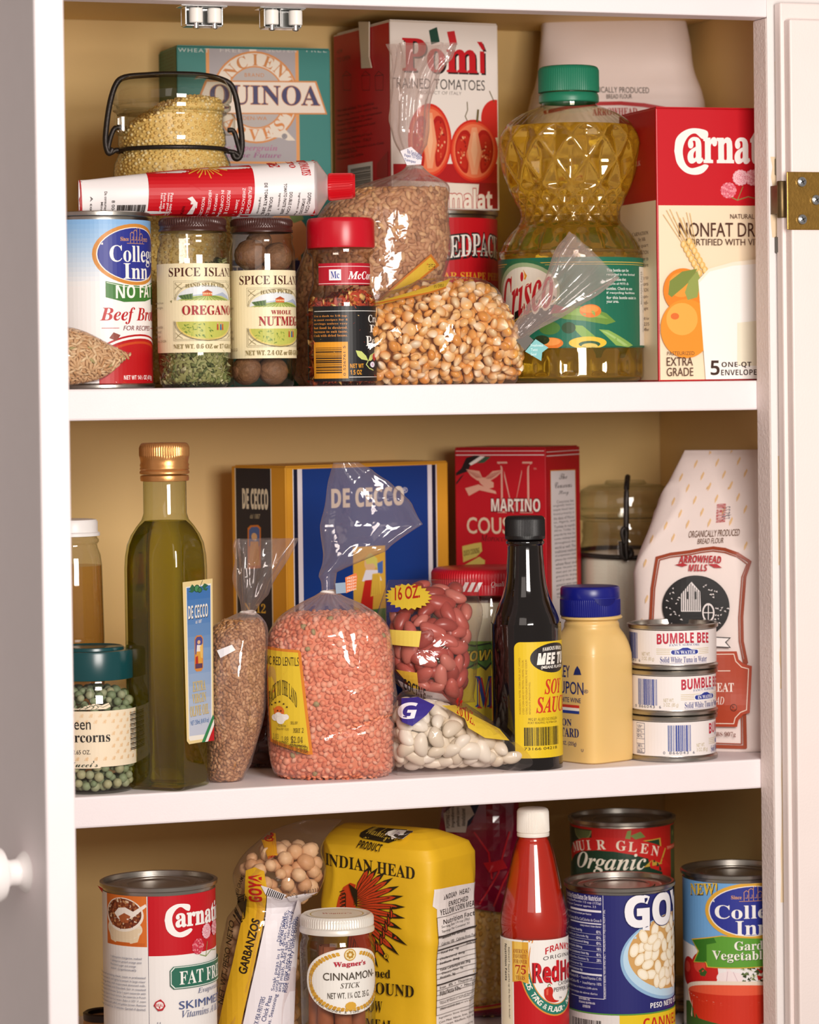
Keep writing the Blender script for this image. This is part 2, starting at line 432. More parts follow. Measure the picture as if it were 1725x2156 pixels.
def grain_mesh(name, pts, tmpl, size, mats, weights, rd, flat=.6, sink=.0, jit=.15, core=None, root=None):
    """all grains of one filling as one mesh; core=(verts, faces) fills the inside"""
    TV, TF = tmpl; n = len(pts); P = np.array([p for p, _ in pts]); Nn = np.array([q for _, q in pts]); R = rotmats(Nn, rd, flat)
    s = size*(1+jit*rd.randn(n).clip(-2, 2)); P = P-Nn*(size*sink)
    V = np.einsum('nij,kj->nki', R, TV)*s[:, None, None]+P[:, None, :]
    F = (TF[None]+(np.arange(n)*len(TV))[:, None, None]).reshape(-1, TF.shape[1]); V = V.reshape(-1, 3)
    fm = np.repeat(rd.choice(len(weights), size=n, p=np.array(weights)/sum(weights)), len(TF)); F = F.tolist(); fm = fm.tolist(); V = V.tolist()
    if core:
        b = len(V); V += [tuple(v) for v in core[0]]; F += [[i+b for i in f] for f in core[1]]; fm += [0]*len(core[1])
    return mk(name, V, F, mats, root, fm)
# ================================================================ the cupboard
W = .456086*SC; ZT = .23569*SC; Z1 = 0.0; Z2 = -.249335*SC; TH = .0212; DEP = .285
Z3 = at(1303, 1863, .047).z-.113
ZB = Z3-.06
PAINT = mat('#efe5e7', .5, bump=.12, bump_scale=900, noise_amt=.02, noise_scale=60)
ROUGHP = mat('#ecdcd6', .6, bump=.55, bump_scale=420)
CREAM = mat('#e2bf7e', .55, noise_amt=.04, noise_scale=14, bump=.06, bump_scale=500)
cab = thing('kitchen_cupboard', 'white painted kitchen cupboard with cream inside and three open shelves of food', 'cupboard', (0, 0, Z2))
def board(name, x0, x1, y0, y1, z0, z1, m, root=cab, w=.0012):
    b = MB(); b.box(x0, x1, y0, y1, z0, z1); return bevel(b.build(name, m, root, smooth=False), w)
XL, XR = -.085, W+.048
board('back_panel', XL-.02, XR+.02, DEP, DEP+.008, ZB, ZT+.06, CREAM, w=.0005)
board('side_panel', XL-.018, XL, .0005, DEP-.0003, ZB, ZT+.06, CREAM)
board('side_panel', XR, XR+.018, .0005, DEP-.0003, ZB, ZT+.06, CREAM)
board('top_panel', XL+.0003, XR-.0003, .0005, DEP-.0003, ZT+.022, ZT+.04, CREAM)
board('top_rail', XL-.02, W+.11, -.022, 0, ZT, ZT+.11, PAINT)
board('stile', W, W+.11, -.0221, 0, ZB, ZT-.0002, None or ROUGHP)
board('stile_face', W+.0004, W+.1101, -.0229, -.0222, ZB, ZT+.02, mat('#ece6e4', .5, bump=.1, bump_scale=700), w=.0002)
board('stile', XL-.06, -.062, -.0221, 0, ZB, ZT-.0002, PAINT)
for z in (Z1, Z2, Z3):
    s_ = board('shelf', XL+.0003, XR-.0003, .0004, DEP-.0003, z-TH, z, PAINT, w=.0015)
# worn, yellowed paint on the right stile
rd = random.Random(3)
for (x, y0, y1, w) in ((1638, 130, 520, 7), (1634, 330, 500, 12), (1641, 960, 1190, 3), (1646, 1300, 1450, 5), (1648, 1480, 1900, 4)):
    A = Art(Flat((W+.0004, -.0229, 0), (1, 0, 0), (0, 0, 1)), step=.00001, h0=.00005+.00001*w)
    pts = [(x+w*rd.uniform(.3, 1), y0+(y1-y0)*i/8) for i in range(9)]+[(x-w*rd.uniform(.3, 1), y1-(y1-y0)*i/8) for i in range(9)]
    A.poly(pts, '#e6cfae'); A.build('paint_stain', cab)
# screw hole low on the back wall
b = MB(); q = at(1457, 1779, DEP-.0004); b.lathe([(.004, -.0002), (.004, .0002)], (0, 0, 0), 16)
b.v = [Vector((q.x+v.x, q.y+v.z, q.z+v.y)) for v in b.v]; b.build('screw_hole', mat('#2a1a10', .8), cab)

# roller catches under the top rail
CHROME = mat('#cfd0cf', .16, 1.0); NYLON = mat('#ece9e2', .35)
for (cx, sp) in ((425, 0), (590, 6)):
    c = at(cx, 12, .004); k = 1/pxm(c)
    p = thing('x', '', ''); bpy.data.objects.remove(p)
    b = MB(); z = ZT+.0005; w = 46*k
    b.box(c.x-w*1.1, c.x+w*1.1, c.y-.007, c.y+.007, z-.0016, z-.0004)
    for s in (-1, 1): b.box(c.x+s*w*.86-.0006, c.x+s*w*.86+.0006, c.y-.006, c.y+.006, z-.014, z-.0016)
    b.box(c.x-w*.92, c.x+w*.92, c.y+.004, c.y+.0052, z-.014, z-.0016)
    b.box(c.x-w*.86, c.x+w*.86, c.y-.006, c.y+.006, z-.0148, z-.0138)
    b.box(c.x-w*.1-.0005, c.x-w*.1+.0005, c.y-.006, c.y+.002, z-.014, z-.0016)
    ca = bevel(b.build('roller_catch', CHROME, cab, smooth=False), .0004)
    for s in (-1, 1):
        rx = c.x+s*(20+sp)*k+.001; ry = c.y-.0045
        b = MB(); b.lathe([(.0042, -.0125), (.0047, -.012), (.0047, -.003), (.0042, -.0025)], (rx, ry, z), 24); b.build('roller', NYLON, cab).parent = ca
        b = MB(); b.lathe([(.0012, -.0165), (.0022, -.016), (.0022, -.0125)], (rx, ry, z), 16); b.build('roller_pin', CHROME, cab).parent = ca
    for o in ca.children: o.location = (0, 0, 0)

# left door, standing open towards the viewer
PH = math.radians(80); WD = .19
e0 = at(150, 1000, -.187); hin = Vector((e0.x-WD*math.cos(PH), e0.y+WD*math.sin(PH), 0))
du = Vector((math.cos(PH), -math.sin(PH), 0)); dn = Vector((-math.sin(PH), -math.cos(PH), 0)); DT = .0196
b = MB(); v = []
for a in (0, WD):
    for t in (0, DT):
        for z in (ZB-.02, ZT+.12): v.append(hin+du*a+dn*t+Vector((0, 0, z)))
b.add(v, [(0, 1, 3, 2), (4, 6, 7, 5), (0, 4, 5, 1), (2, 3, 7, 6), (0, 2, 6, 4), (1, 5, 7, 3)])
door = bevel(b.build('door', PAINT, cab, smooth=False), .002, 3)
kz = at(66, 1832, -.15).z; kb = hin+du*(WD-.036)+dn*DT+Vector((0, 0, kz))
prof = [(.013, 0), (.0115, .002), (.0085, .005), (.008, .010), (.0095, .013), (.016, .016), (.0185, .021), (.0185, .026), (.015, .031), (.008, .033), (0.0005, .0335)]
rows = [[kb+dn*t+(du*math.cos(a)+Vector((0, 0, 1))*math.sin(a))*r for a in [2*PI*j/40 for j in range(40)]] for r, t in prof]
b = MB(); b.grid(rows, True, True, True); kn = b.build('knob', mat('#f1ebea', .3), cab); kn.parent = door; kn.location = (0, 0, 0)

# right door, folded right back so that its inner side shows
x0 = at(1672, 900, -.050).x
b = MB(); b.box(x0-.0005, x0+.16, -.036, -.026, ZB-.02, at(1672, 8, -.03).z); b.box(x0+.002, x0+.16, -.046, -.0362, ZB-.02, at(1672, 40, -.046).z)
door2 = bevel(b.build('door', mat('#f1e3df', .5, bump=.15, bump_scale=700, noise_amt=.03, noise_scale=25), cab, smooth=False), .0012)
BRASS = mat('#a8813f', .35, .85, noise_amt=.25, noise_scale=160, bump=.15, bump_scale=500)
hz1, hz0 = at(1690, 362, -.047).z, at(1690, 484, -.047).z; hx = at(1657, 420, -.047).x
b = MB(); b.box(hx, hx+.05, -.0478, -.0464, hz0, hz1)
plate = bevel(b.build('hinge_plate', BRASS, cab, smooth=False), .0005); plate.parent = door2; plate.location = (0, 0, 0)
STEEL = mat('#c9ccd0', .25, 1.0)
for (px, py) in ((1688, 383), (1718, 421), (1689, 462)):
    c = at(px, py, -.048); b = MB()
    pr_ = [(.0001, .0024), (.0022, .0022), (.0034, .0013), (.0037, 0)]
    b.grid([[c+Vector((r*math.cos(a), -t, r*math.sin(a))) for a in [2*PI*j/24 for j in range(24)]] for r, t in pr_], True, True, True)
    for an in (.5, 2.07):
        d = Vector((math.cos(an), 0, math.sin(an))); n = Vector((-d.z, 0, d.x))
        b.add([c+d*.0021+n*.0004+Vector((0, -.0025, 0)), c+d*.0021-n*.0004+Vector((0, -.0025, 0)), c-d*.0021-n*.0004+Vector((0, -.0025, 0)), c-d*.0021+n*.0004+Vector((0, -.0025, 0))], [(0, 1, 2, 3)], 1)
    s = mk('screw', b.v, b.f, [STEEL, mat('#3c3a38', .6)], cab, b.m, True, 35); s.parent = door2; s.location = (0, 0, 0)
b = MB(); c = at(1647, 420, -.034)
b.lathe([(.0034, -.013), (.0038, -.012), (.0038, .012), (.0034, .013)], c, 20)
b.box(c.x-.004, c.x+.012, c.y-.001, c.y+.010, c.z-.010, c.z+.010)
kn2 = b.build('hinge_knuckle', mat('#6d5a3c', .4, .8, noise_amt=.4, noise_scale=200), cab); kn2.parent = door2; kn2.location = (0, 0, 0)
for py in (350, 515):
    c = at(1651, py, -.03); b = MB(); b.box(c.x-.004, c.x+.008, -.029, -.0225, c.z-.006, c.z+.006)
    k3 = bevel(b.build('hinge_leaf', mat('#55504a', .35, .8), cab, smooth=False), .0008)
# ================================================================ builders shared by many things
def cylpx(xl, xr, py, y):
    c = at((xl+xr)/2, py, y); return c, (xr-xl)/2/pxm(c)
def prof(c, cx, rows):
    """lathe profile from picture half-widths and heights measured on the axis; c is the base on the shelf"""
    k = 1/pxm(Vector((c.x, c.y, c.z+.05)))
    return [(hw*k, (at(cx, py, c.y).z-c.z) if not isinstance(py, str) else float(py)) for hw, py in rows]
def lathe_part(name, p, c, m, root, n=72, cap0=True, cap1=True, rib=None, sharp=35):
    b = MB(); b.lathe(p, c, n, None, cap0, cap1, rib); return b.build(name, m, root, True, sharp)
def ribbed(name, p, c, m, root, n, amp, z0, z1):
    """a cap whose skirt between z0 and z1 carries n fine upright ribs"""
    seg = n*4; rows = []
    for r, z in p:
        row = []
        for j in range(seg):
            rr = r+(amp if (j % 4) in (0, 1) else -amp)*(1 if z0-1e-6 <= z <= z1+1e-6 else 0)
            a = 2*PI*j/seg; row.append(Vector((c.x+rr*math.cos(a), c.y+rr*math.sin(a), c.z+z)))
        rows.append(row)
    b = MB(); b.grid(rows, True, True, True); return b.build(name, m, root, True, 50)
def can(name, label, cat, c, r, h, group=None, rim=.0022, lidtext=None):
    t = thing(name, label, cat, c, group)
    p = [(r-.004, 0), (r-.0005, .0), (r+rim*.3, .0008), (r+rim*.3, .0026), (r-.0008, .0038), (r-.0012, .0055), (r-.0012, h-.0055), (r-.0008, h-.0038), (r+rim*.3, h-.0030), (r+rim*.4, h-.0006), (r-.0002, h), (r-.0018, h-.0004), (r-.0022, h-.0042)]
    lathe_part('body', p, c, TIN(), t, 96, True, False)
    q = [(r-.0021, h-.0041), (r-.0045, h-.0043), (r-.0055, h-.0032), (r-.009, h-.0030), (r-.010, h-.0037), (r*.66, h-.0038), (r*.64, h-.0031), (r*.55, h-.0031), (r*.53, h-.0038), (.001, h-.0038)]
    lathe_part('lid', list(reversed(q)), c, TIN(), t, 96, True, True)
    return t
def label_on(surf, z0, z1, base, ang=PI*.985):
    A = Art(surf); A.box(-ang*surf.r, z0, ang*surf.r, z1, base, px=False); A.clip = (-ang*surf.r, z0, ang*surf.r, z1); return A
def carton(name, label, cat, corner, y, ang, zb, ytop, front, side, which, m, dep=None, bev=.0008):
    """an upright box; corner = picture x of its nearest upright edge; front/side = picture x of the far ends of its two seen faces"""
    K = at(corner, ytop, y); top = K.z; ca, sa = math.cos(ang), math.sin(ang)
    U = Vector((ca, sa, 0)); Sd = Vector((-sa, ca, 0)); sg = 1 if which == 'L' else -1
    def reach(d, px):
        lo, hi = 0., .6
        for _ in range(50):
            mid = (lo+hi)/2
            if (project(K+d*mid)[0]-px)*(project(K+d*.6)[0]-corner) < 0: lo = mid
            else: hi = mid
        return (lo+hi)/2
    w = reach(U*sg, front); d = dep or reach(Sd, side)
    base = Vector((K.x, K.y, zb)); h = top-zb
    O = base if which == 'L' else base-U*w
    ctr = O+U*w/2+Sd*d/2
    t = thing(name, label, cat, ctr)
    v = [O+U*a*w+Sd*b_*d+Vector((0, 0, c*h)) for a in (0, 1) for b_ in (0, 1) for c in (0, 1)]
    b = MB(); b.add(v, [(0, 1, 3, 2), (4, 6, 7, 5), (0, 4, 5, 1), (2, 3, 7, 6), (0, 2, 6, 4), (1, 5, 7, 3)])
    ob = b.build('carton', m, t, False); bevel(ob, bev, 3)
    b = MB(); v = [O+U*a*w+Sd*b_*d+Vector((0, 0, h+c)) for a in (.006, .994) for b_ in (.012, .94) for c in (.0001, .0009)]
    b.add(v, [(0, 1, 3, 2), (4, 6, 7, 5), (0, 4, 5, 1), (2, 3, 7, 6), (0, 2, 6, 4), (1, 5, 7, 3)])
    b.build('top_flap', m, t, False)
    F = Flat(O, U, (0, 0, 1))
    S = Flat(O+Sd*d, -Sd, (0, 0, 1)) if which == 'L' else Flat(O+U*w, Sd, (0, 0, 1))
    return t, F, S, (w, d, h)
def face_sheet(F, w, h, col, inset=.0012):
    A = Art(F); A.box(inset, inset, w-inset, h-inset, col, px=False); A.clip = (inset, inset, w-inset, h-inset); return A

def loft(secs, nr=70, na=72, grow=0., disp=None, t0=0., t1=1., D=None, lin=False, local=False):
    """rounded body through cross-sections (px, py, half-width px, half-depth m, y[, squareness])"""
    D = D or VH; S = []
    for s in secs: S.append(list(s[:5])+[s[5] if len(s) > 5 else 2.0])
    C = [np.array([np.interp(i/399*(len(S)-1), range(len(S)), [q[k] for q in S]) for k in range(6)]) for i in range(400)] if lin else catmull(S, 400)
    i0, i1 = t0*399, t1*399
    rows = []; fr = []; prev = None
    cen = [at(q[0], q[1], q[4]) for q in C]
    for i in range(nr):
        x = i0+(i1-i0)*i/(nr-1); k = min(int(x), 398); u = x-k
        q = C[k]*(1-u)+C[k+1]*u; c = cen[k]*(1-u)+cen[k+1]*u
        a, b = (cen[max(k-6, 0)], cen[min(k+7, 399)]) if local else (cen[0], cen[-1]); T = (b-a).normalized()
        if not local: T = Vector((0, 0, 1)) if abs(T.z) > .6 else Vector((D.y, -D.x, 0))
        Wd = T.cross(D); Wd.normalize()
        if prev is None:
            if Wd.x < -.25 or (abs(Wd.x) <= .25 and Wd.z > 0): Wd = -Wd
        elif Wd.dot(prev) < 0: Wd = -Wd
        prev = Wd
        hw = max(q[2]/pxm(c)+grow, .0006); th = max(q[3]+grow, .0006); e = 2/max(q[5], 1.2)
        row = []
        for j in range(na):
            al = 2*PI*j/na; cs, sn = math.cos(al), math.sin(al)
            X = abs(cs)**e*(1 if cs >= 0 else -1); Y = abs(sn)**e*(1 if sn >= 0 else -1)
            p = c+Wd*hw*X+D*th*Y
            if disp:
                n = (Wd*X/hw+D*Y/th); n.normalize(); p = p+n*disp(i/(nr-1)*(t1-t0)+t0, al, p, hw)
            row.append(p)
        rows.append(row); fr.append((c, Wd, hw, th))
    return rows, fr
def crinkle(seed, a=.0016, sc=55., ridge=.0014, rsc=30.):
    o = Vector((seed*3.1, seed*1.7, seed*.9))
    def f(t, al, p, hw):
        n1 = noise.noise(p*sc+o); n2 = 1-abs(noise.noise(Vector((p.x*rsc, p.y*rsc, p.z*rsc*.5))+o*2))*2.4
        return a*n1+ridge*max(0, n2)**3
    return f
def solid(rows):
    b = MB(); b.grid(rows, True, True, True)
    me = bpy.data.meshes.new('s'); me.from_pydata([tuple(v) for v in b.v], [], b.f); bm = bmesh.new(); bm.from_mesh(me)
    bmesh.ops.recalc_face_normals(bm, faces=bm.faces); V = [v.co.copy() for v in bm.verts]; bm.verts.index_update(); F = [[v.index for v in f.verts] for f in bm.faces]
    bm.free(); bpy.data.meshes.remove(me)
    vol = sum(V[f[0]].dot(V[f[i]].cross(V[f[i+1]])) for f in F for i in range(1, len(f)-1))
    if vol < 0: F = [list(reversed(f)) for f in F]
    return V, F
def bvh_of(rows): V, F = solid(rows); return BVHTree.FromPolygons(V, F)
def film(name, rows, m, root, cap0=False, cap1=False, top=0):
    b = MB(); b.grid(rows, True, cap0, cap1); n = len(rows[0])
    if top: b.m = [1 if f[0]//n < top*len(rows)*(1+.25*math.sin((f[0] % n)*.7)) else 0 for f in b.f]; m = [m, GATHER()]
    return b.build(name, m, root, True, None)
def plume(secs, pleats, amp, seed, nr=64, na=120, twist=1.5, lin=False, rough=.0022, local=True):
    """gathered film above a tie: pleated tube that flares and flattens"""
    o = Vector((seed*2.3, seed, seed*.7))
    def f(t, al, p, hw):
        w = hw*amp*math.sin(pleats*al+twist*t*3+2*noise.noise(Vector((al, t*2, seed))))*(0.35+.9*t)+hw*.35*amp*math.sin((2*pleats+1)*al-t*4+seed)
        n2 = 1-abs(noise.noise(p*26+o))*2.2
        return w+min(1, t*2.5)*(rough*noise.noise(p*36+o)+rough*.8*max(0, n2)**3)
    return loft(secs, nr, na, 0, f, lin=lin, local=local)[0]
def on_shelf(secs, z): return secs

# ================================================================ top shelf
# --- bail-top jar of millet
def bail_wire(name, pts, r, root, m): b = MB(); b.tube(pts, r, 10); return b.build(name, m, root, True, None)
IRON = mat('#3a3532', .45, .7, bump=.2, bump_scale=900)
c = at(370, 815, .135); c.z = Z1
j = thing('glass_storage_jar', 'wire-bail glass jar of yellow millet behind the tomato paste tube', 'jar', c)
P = prof(c, 370, [(110, '0'), (121, '.002'), (124, '.008'), (124, 440), (124, 360), (122, 345), (113, 325), (110, 314), (114, 306), (113, 285), (108, 270), (108, 246), (115, 243), (116, 238)])
lathe_part('glass_body', P, c, JAR(), j, 96, True, False)
P2 = prof(c, 366, [(114, 240), (124, 234), (125, 226), (120, 222), (126, 216), (127, 200), (124, 188), (115, 173), (104, 166), (60, 163), (1, 163)])
lathe_part('glass_lid', P2, c, JAR(), j, 96, True, True)
bail_wire('bail_wire', wire([(237, 312), (232, 322), (226, 318), (222, 290), (230, 225), (243, 180), (262, 163), (310, 158), (362, 156), (430, 159), (478, 172), (494, 195), (503, 240), (510, 300), (505, 330), (495, 333), (490, 322)], c.y-.002, 70), .0021, j, IRON)
ring = [Vector((c.x+(P[7][0]+.0016)*math.cos(a), c.y+(P[7][0]+.0016)*math.sin(a), at(370, 318, c.y).z)) for a in [2*PI*i/64 for i in range(64)]]
b = MB(); b.tube(ring, .0016, 8, closed=True); b.build('neck_wire', IRON, j, True, None)
for pts in ([(262, 318), (245, 316), (232, 322), (228, 310), (240, 272), (258, 268)], [(478, 318), (496, 322), (507, 330), (500, 300), (492, 276), (480, 274)]):
    bail_wire('wire_loop', wire(pts, c.y-.002, 24), .0018, j, IRON)
for x in (255, 482):
    q = at(x, 262, c.y-.004); b = MB(); b.box(q.x-.004, q.x+.004, q.y-.006, q.y+.006, q.z-.008, q.z+.008); bevel(b.build('glass_lug', JAR(), j, False), .003, 3)
rdn = np.random.RandomState(5)
pm = prof(c, 370, [(105, '.004'), (118, '.008'), (119, 440), (119, 362), (116, 347), (106, 327), (104, 314), (108, 304), (107, 285), (102, 262), (104, 245), (108, 225), (100, 200)])
n = 64; rows = [[Vector((c.x+r*math.cos(2*PI*i/n), c.y+r*math.sin(2*PI*i/n), c.z+z)) for i in range(n)] for r, z in pm]
def tilt_top(rows, f):
    return [[Vector((p.x, p.y, min(p.z, f(p)))) for p in r] for r in rows]
zt = at(370, 196, c.y).z
cone = lambda p: zt-.50*max(0, -(p.x-c.x)-.0)-.20*math.hypot(p.x-c.x-.008, p.y-c.y)
rows.append([Vector((c.x+.02*math.cos(2*PI*i/n), c.y+.02*math.sin(2*PI*i/n), zt)) for i in range(n)])
rows = tilt_top(rows, cone); V, F = solid(rows)
pts = scatter(V, F, 26000, .0024, rdn, -.2)
mil = grain_mesh('millet', pts, icos(1), .0014, [mat('#ecca7c', .5), mat('#f5dfa8', .5), mat('#e2ba68', .5)], [5, 3, 2], rdn, .3, .0, .1, (V, F))
tag(mil, 'yellow millet grains heaped inside the wire-bail jar', 'millet', kind='stuff')

# --- quinoa carton
TEAL = '#2d7f78'
t, F, S, (w, d, h) = carton('grain_carton', 'teal and grey carton lettered QUINOA behind the millet jar', 'food box', 372, .232, .0, Z1, 97, 695, 328, 'L', mat('#2d7f78', .4))
A = face_sheet(F, w, h, TEAL)
A.box(437, 97, 632, 660, '#a9a3a6'); A.box(437, 97, 444, 660, '#e09a55'); A.box(625, 97, 632, 660, '#e09a55')
A.text('WHEAT', 375, 102, 440, 110, '#c9d3cd', sp=1.2); A.text('FREE', 463, 102, 510, 110, '#cfcac6', sp=1.2); A.text('GLUTEN', 560, 102, 624, 110, '#cfcac6', sp=1.2); A.text('FREE', 645, 102, 688, 110, '#c9d3cd', sp=1.2)
A.box(525, 97, 540, 112, '#e7dccf')
A.ell(538, 205, 92, 97, '#d48a45'); A.ell(538, 205, 88, 93, '#e8dccb'); A.ell(538, 205, 62, 66, '#d48a45'); A.ell(538, 205, 59, 63, '#b8b0ac')
for i, ch in enumerate('ANCIENT'):
    a = math.radians(158-i*22.5); x, y = 538+74*math.cos(a), 205-79*math.sin(a)
    V, Fc = glyphs(ch, 'serif'); B = bbox(V); u0, v0 = A.q(x, y); k = .0088/.69; ca, sa = math.cos(a-PI/2), math.sin(a-PI/2); mx, my = (B[0]+B[2])/2, .34
    A.raw([(u0+k*((p-mx)*ca-(q-my)*sa), v0+k*((p-mx)*sa+(q-my)*ca)) for p, q in V], Fc, '#c8803c')
for i, ch in enumerate('HARVEST'):
    a = math.radians(200+i*22.5); x, y = 538+74*math.cos(a), 205-79*math.sin(a)
    V, Fc = glyphs(ch, 'serif'); B = bbox(V); u0, v0 = A.q(x, y); k = .0088/.69; ca, sa = math.cos(a+PI/2), math.sin(a+PI/2); mx, my = (B[0]+B[2])/2, .34
    A.raw([(u0+k*((p-mx)*ca-(q-my)*sa), v0+k*((p-mx)*sa+(q-my)*ca)) for p, q in V], Fc, '#d6853c')
A.text('BRAND', 515, 154, 556, 162, '#c8803c', sp=1.2); A.text('EDEN-WA', 505, 245, 562, 253, '#c8803c')
A.poly([(432, 169), (666, 171), (689, 241), (404, 240)], '#d48a45'); A.poly([(436, 172), (663, 174), (685, 238), (409, 237)], '#ecdfd0')
A.text('QUINOA', 442, 180, 673, 230, '#3d3a66', 'serif', ref=(0, 6), out=('#cf8a4c', .02))
A.poly([(560, 288), (600, 272), (622, 296), (606, 296), (590, 290)], '#e8dccb'); A.ell(599, 287, 6, 6, '#a9a3a6'); A.text('®', 594, 282, 604, 292, '#555555')
A.text('The Supergrain', 455, 305, 584, 320, '#b06a90', 'bi'); A.text('of the Future', 478, 321, 592, 335, '#a05f88', 'bi')
A.box(437, 340, 632, 345, '#e09a55')
A.ell(600, 500, 50, 50, '#e9a36c'); A.poly([(605, 448), (632, 444), (640, 462), (618, 470)], '#7f9a55'); A.box(437, 548, 632, 600, '#34305c'); A.text('NET WT 12 OZ', 470, 560, 600, 580, '#ecdfd0')
A.build('front_print', t)
A = face_sheet(S, d, h, '#2c6a57')
A.lines(['Quinoa is the', 'ancient grain', 'of the Andes', 'high in protein', 'cook it in water', 'for 15 minutes', 'serve it warm'], 332, 108, 366, 160, '#173a30', just=True); A.build('side_print', t)

# --- tall red can and the tomato carton standing on it
c, r = cylpx(757, 1049, 640, .205); c.z = Z1; hcan = at(903, 449, c.y-.0).z-Z1
t = can('food_can', 'large red can lettered PEAR SHAPE PEELED under the tomato carton', 'can', c, r, hcan)
A = label_on(Cyl(c, r, .004), .006, hcan-.006, '#c01420')
A.box(-r*3, hcan-.0315, r*3, hcan-.0305, '#f0e0d0', px=False)
A.text('REDPACK', 946, 497, 1046, 545, '#f3ece4', 'serif', ref=(1, 7), out=('#1d1a18', .05), sh=('#1d1a18', .0012, -.0016), arch=.12)
A.text('PEAR SHAPE PEELED', 906, 573, 1048, 589, '#e9a32f', 'serif', ref=(0, 16))
A.text('TOMATOES', 905, 598, 1035, 640, '#e9a32f', 'serif')
A.build('paper_label', t)
zc = Z1+hcan+.0008
t, F, S, (w, d, h) = carton('tomato_carton', 'red and white tomato carton standing on the large red can', 'food box', 821, .168, math.radians(6), zc, 43, 1048, 702, 'L', mat('#e9e0d8', .35))
A = face_sheet(F, w, h, '#ece4de')
A.poly([(903, 64), (920, 57), (926, 88), (908, 94)], '#1f4a3c'); A.poly([(941, 67), (957, 65), (963, 94), (948, 98)], '#c8242c')
A.text('Pomì', 848, 84, 1020, 152, '#c5121f', 'serif', off=.012, sh=('#20100f', .0012, -.0013))
A.text('STRAINED TOMATOES', 812, 166, 1021, 188, '#47403e', 'sans'); A.text('PRODUCT OF ITALY', 880, 192, 972, 199, '#8a7f7a')
def tomato(cx, cy, rx, ry):
    A.ell(cx, cy, rx, ry, '#d2281a'); A.ell(cx, cy, rx*.93, ry*.93, '#e2502f'); A.ell(cx, cy, rx*.86, ry*.86, '#ec7a52')
    rd = random.Random(int(cx))
    for sd in (-1, 1):
        P = [(.13, -.5), (.3, -.66), (.55, -.62), (.74, -.36), (.8, -.02), (.72, .36), (.5, .64), (.3, .7), (.24, .4), (.34, .1), (.2, -.2), (.13, -.5)]
        A.poly([(cx+sd*p[0]*rx, cy+p[1]*ry) for p in catmull(P, 50)][:-1], '#b4160f')
        A.poly([(cx+sd*(p[0]*.8+.1)*rx, cy+p[1]*.8*ry) for p in catmull(P, 50)][:-1], '#c62a1a')
        for i in range(26):
            a = rd.uniform(0, 6.28); r_ = rd.uniform(.2, 1); x, y = .5+.2*r_*math.cos(a), .5*r_*math.sin(a)-.02
            A.ell(cx+sd*x*rx, cy+y*ry, rx*.035, ry*.035, rd.choice(['#e58a5c', '#8e0f0c', '#d9603c', '#f0b083', '#a11410']), 8)
    A.poly([(cx-rx*.1, cy-ry*.75), (cx+rx*.1, cy-ry*.75), (cx+rx*.3, cy), (cx+rx*.12, cy+ry*.75), (cx-rx*.12, cy+ry*.75), (cx-rx*.3, cy)], '#f0a27a'); A.poly([(cx-rx*.05, cy-ry*.6), (cx+rx*.05, cy-ry*.6), (cx+rx*.14, cy), (cx, cy+ry*.55), (cx-rx*.14, cy)], '#f4b890')
A.poly([(823, 345), (1047, 345), (1047, 389), (823, 381)], '#b01218')
A.ell(1043, 250, 30, 40, '#cf2a20')
tomato(905, 296, 46, 78); tomato(998, 318, 50, 66)
A.line([(983, 254), (979, 245), (984, 232), (983, 215)], .0006, '#6a5a2c'); A.line([(1004, 256), (1006, 232)], .0016, '#6a5a2c'); A.line([(1040, 215), (1030, 192)], .0006, '#6a5a2c')
A.poly([(823, 379), (1046, 388), (1046, 397), (823, 389)], '#e6ddd2')
A.box(823, 384, 1047, 441, '#8e1416'); A.poly([(823, 380), (1008, 388), (1003, 441), (823, 441)], '#e7dcd0')
A.text('Parmalat', 893, 398, 1035, 440, '#efe4d6', 'sansb', off=.02, ref=(0, 8), out=('#b51c1c', .055))
A.build('front_print', t)
A = face_sheet(S, d, h, '#c0101c')
A.lines(['HOW', 'TO OPEN'], 710, 104, 738, 134, '#3a0d10', just=False)
for x in (722, 762, 790):
    A.line([(x, 160), (x+2, 190), (x+17, 190), (x+18, 158), (x, 160), (x+8, 150), (x+18, 158)], .0004, '#3a0d10')
A.lines(['No salt added. No artificial', 'flavouring. No water added. Not', 'from concentrate. No refrigeration', 'needed. Once opened product', 'must be refrigerated and used', 'within ten days.', 'Produced by PARMALAT S.p.A.', 'Collecchio - Parma - ITALY', 'Distributed by Parmalat U.S.A. Corp.', '60 Oxford Drive', 'Moonachie N.J. 07074'], 711, 222, 810, 338, '#4a0f14', just=False)
A.box(734, 344, 786, 412, '#e8e2dc'); A.bars(740, 352, 782, 408, '#2a2422', 4, True, 22)
A.poly([(795, 345), (818, 318), (818, 378), (795, 372)], '#a5160f')
A.build('side_print', t)
b = MB(); p0 = [S.P(*S.uv(x, y), .0008) for x, y in ((759, 46), (781, 46), (781, 120), (786, 143), (765, 144), (764, 120))]
p1 = [q+S.N*.0009 for q in p0]; k = len(p0)
b.add(p0+p1, [tuple(range(k)), tuple(range(k, 2*k))]+[(i, (i+1) % k, k+(i+1) % k, k+i) for i in range(k)])
b.build('sealed_flap', mat('#d9cdb8', .45), t, False)

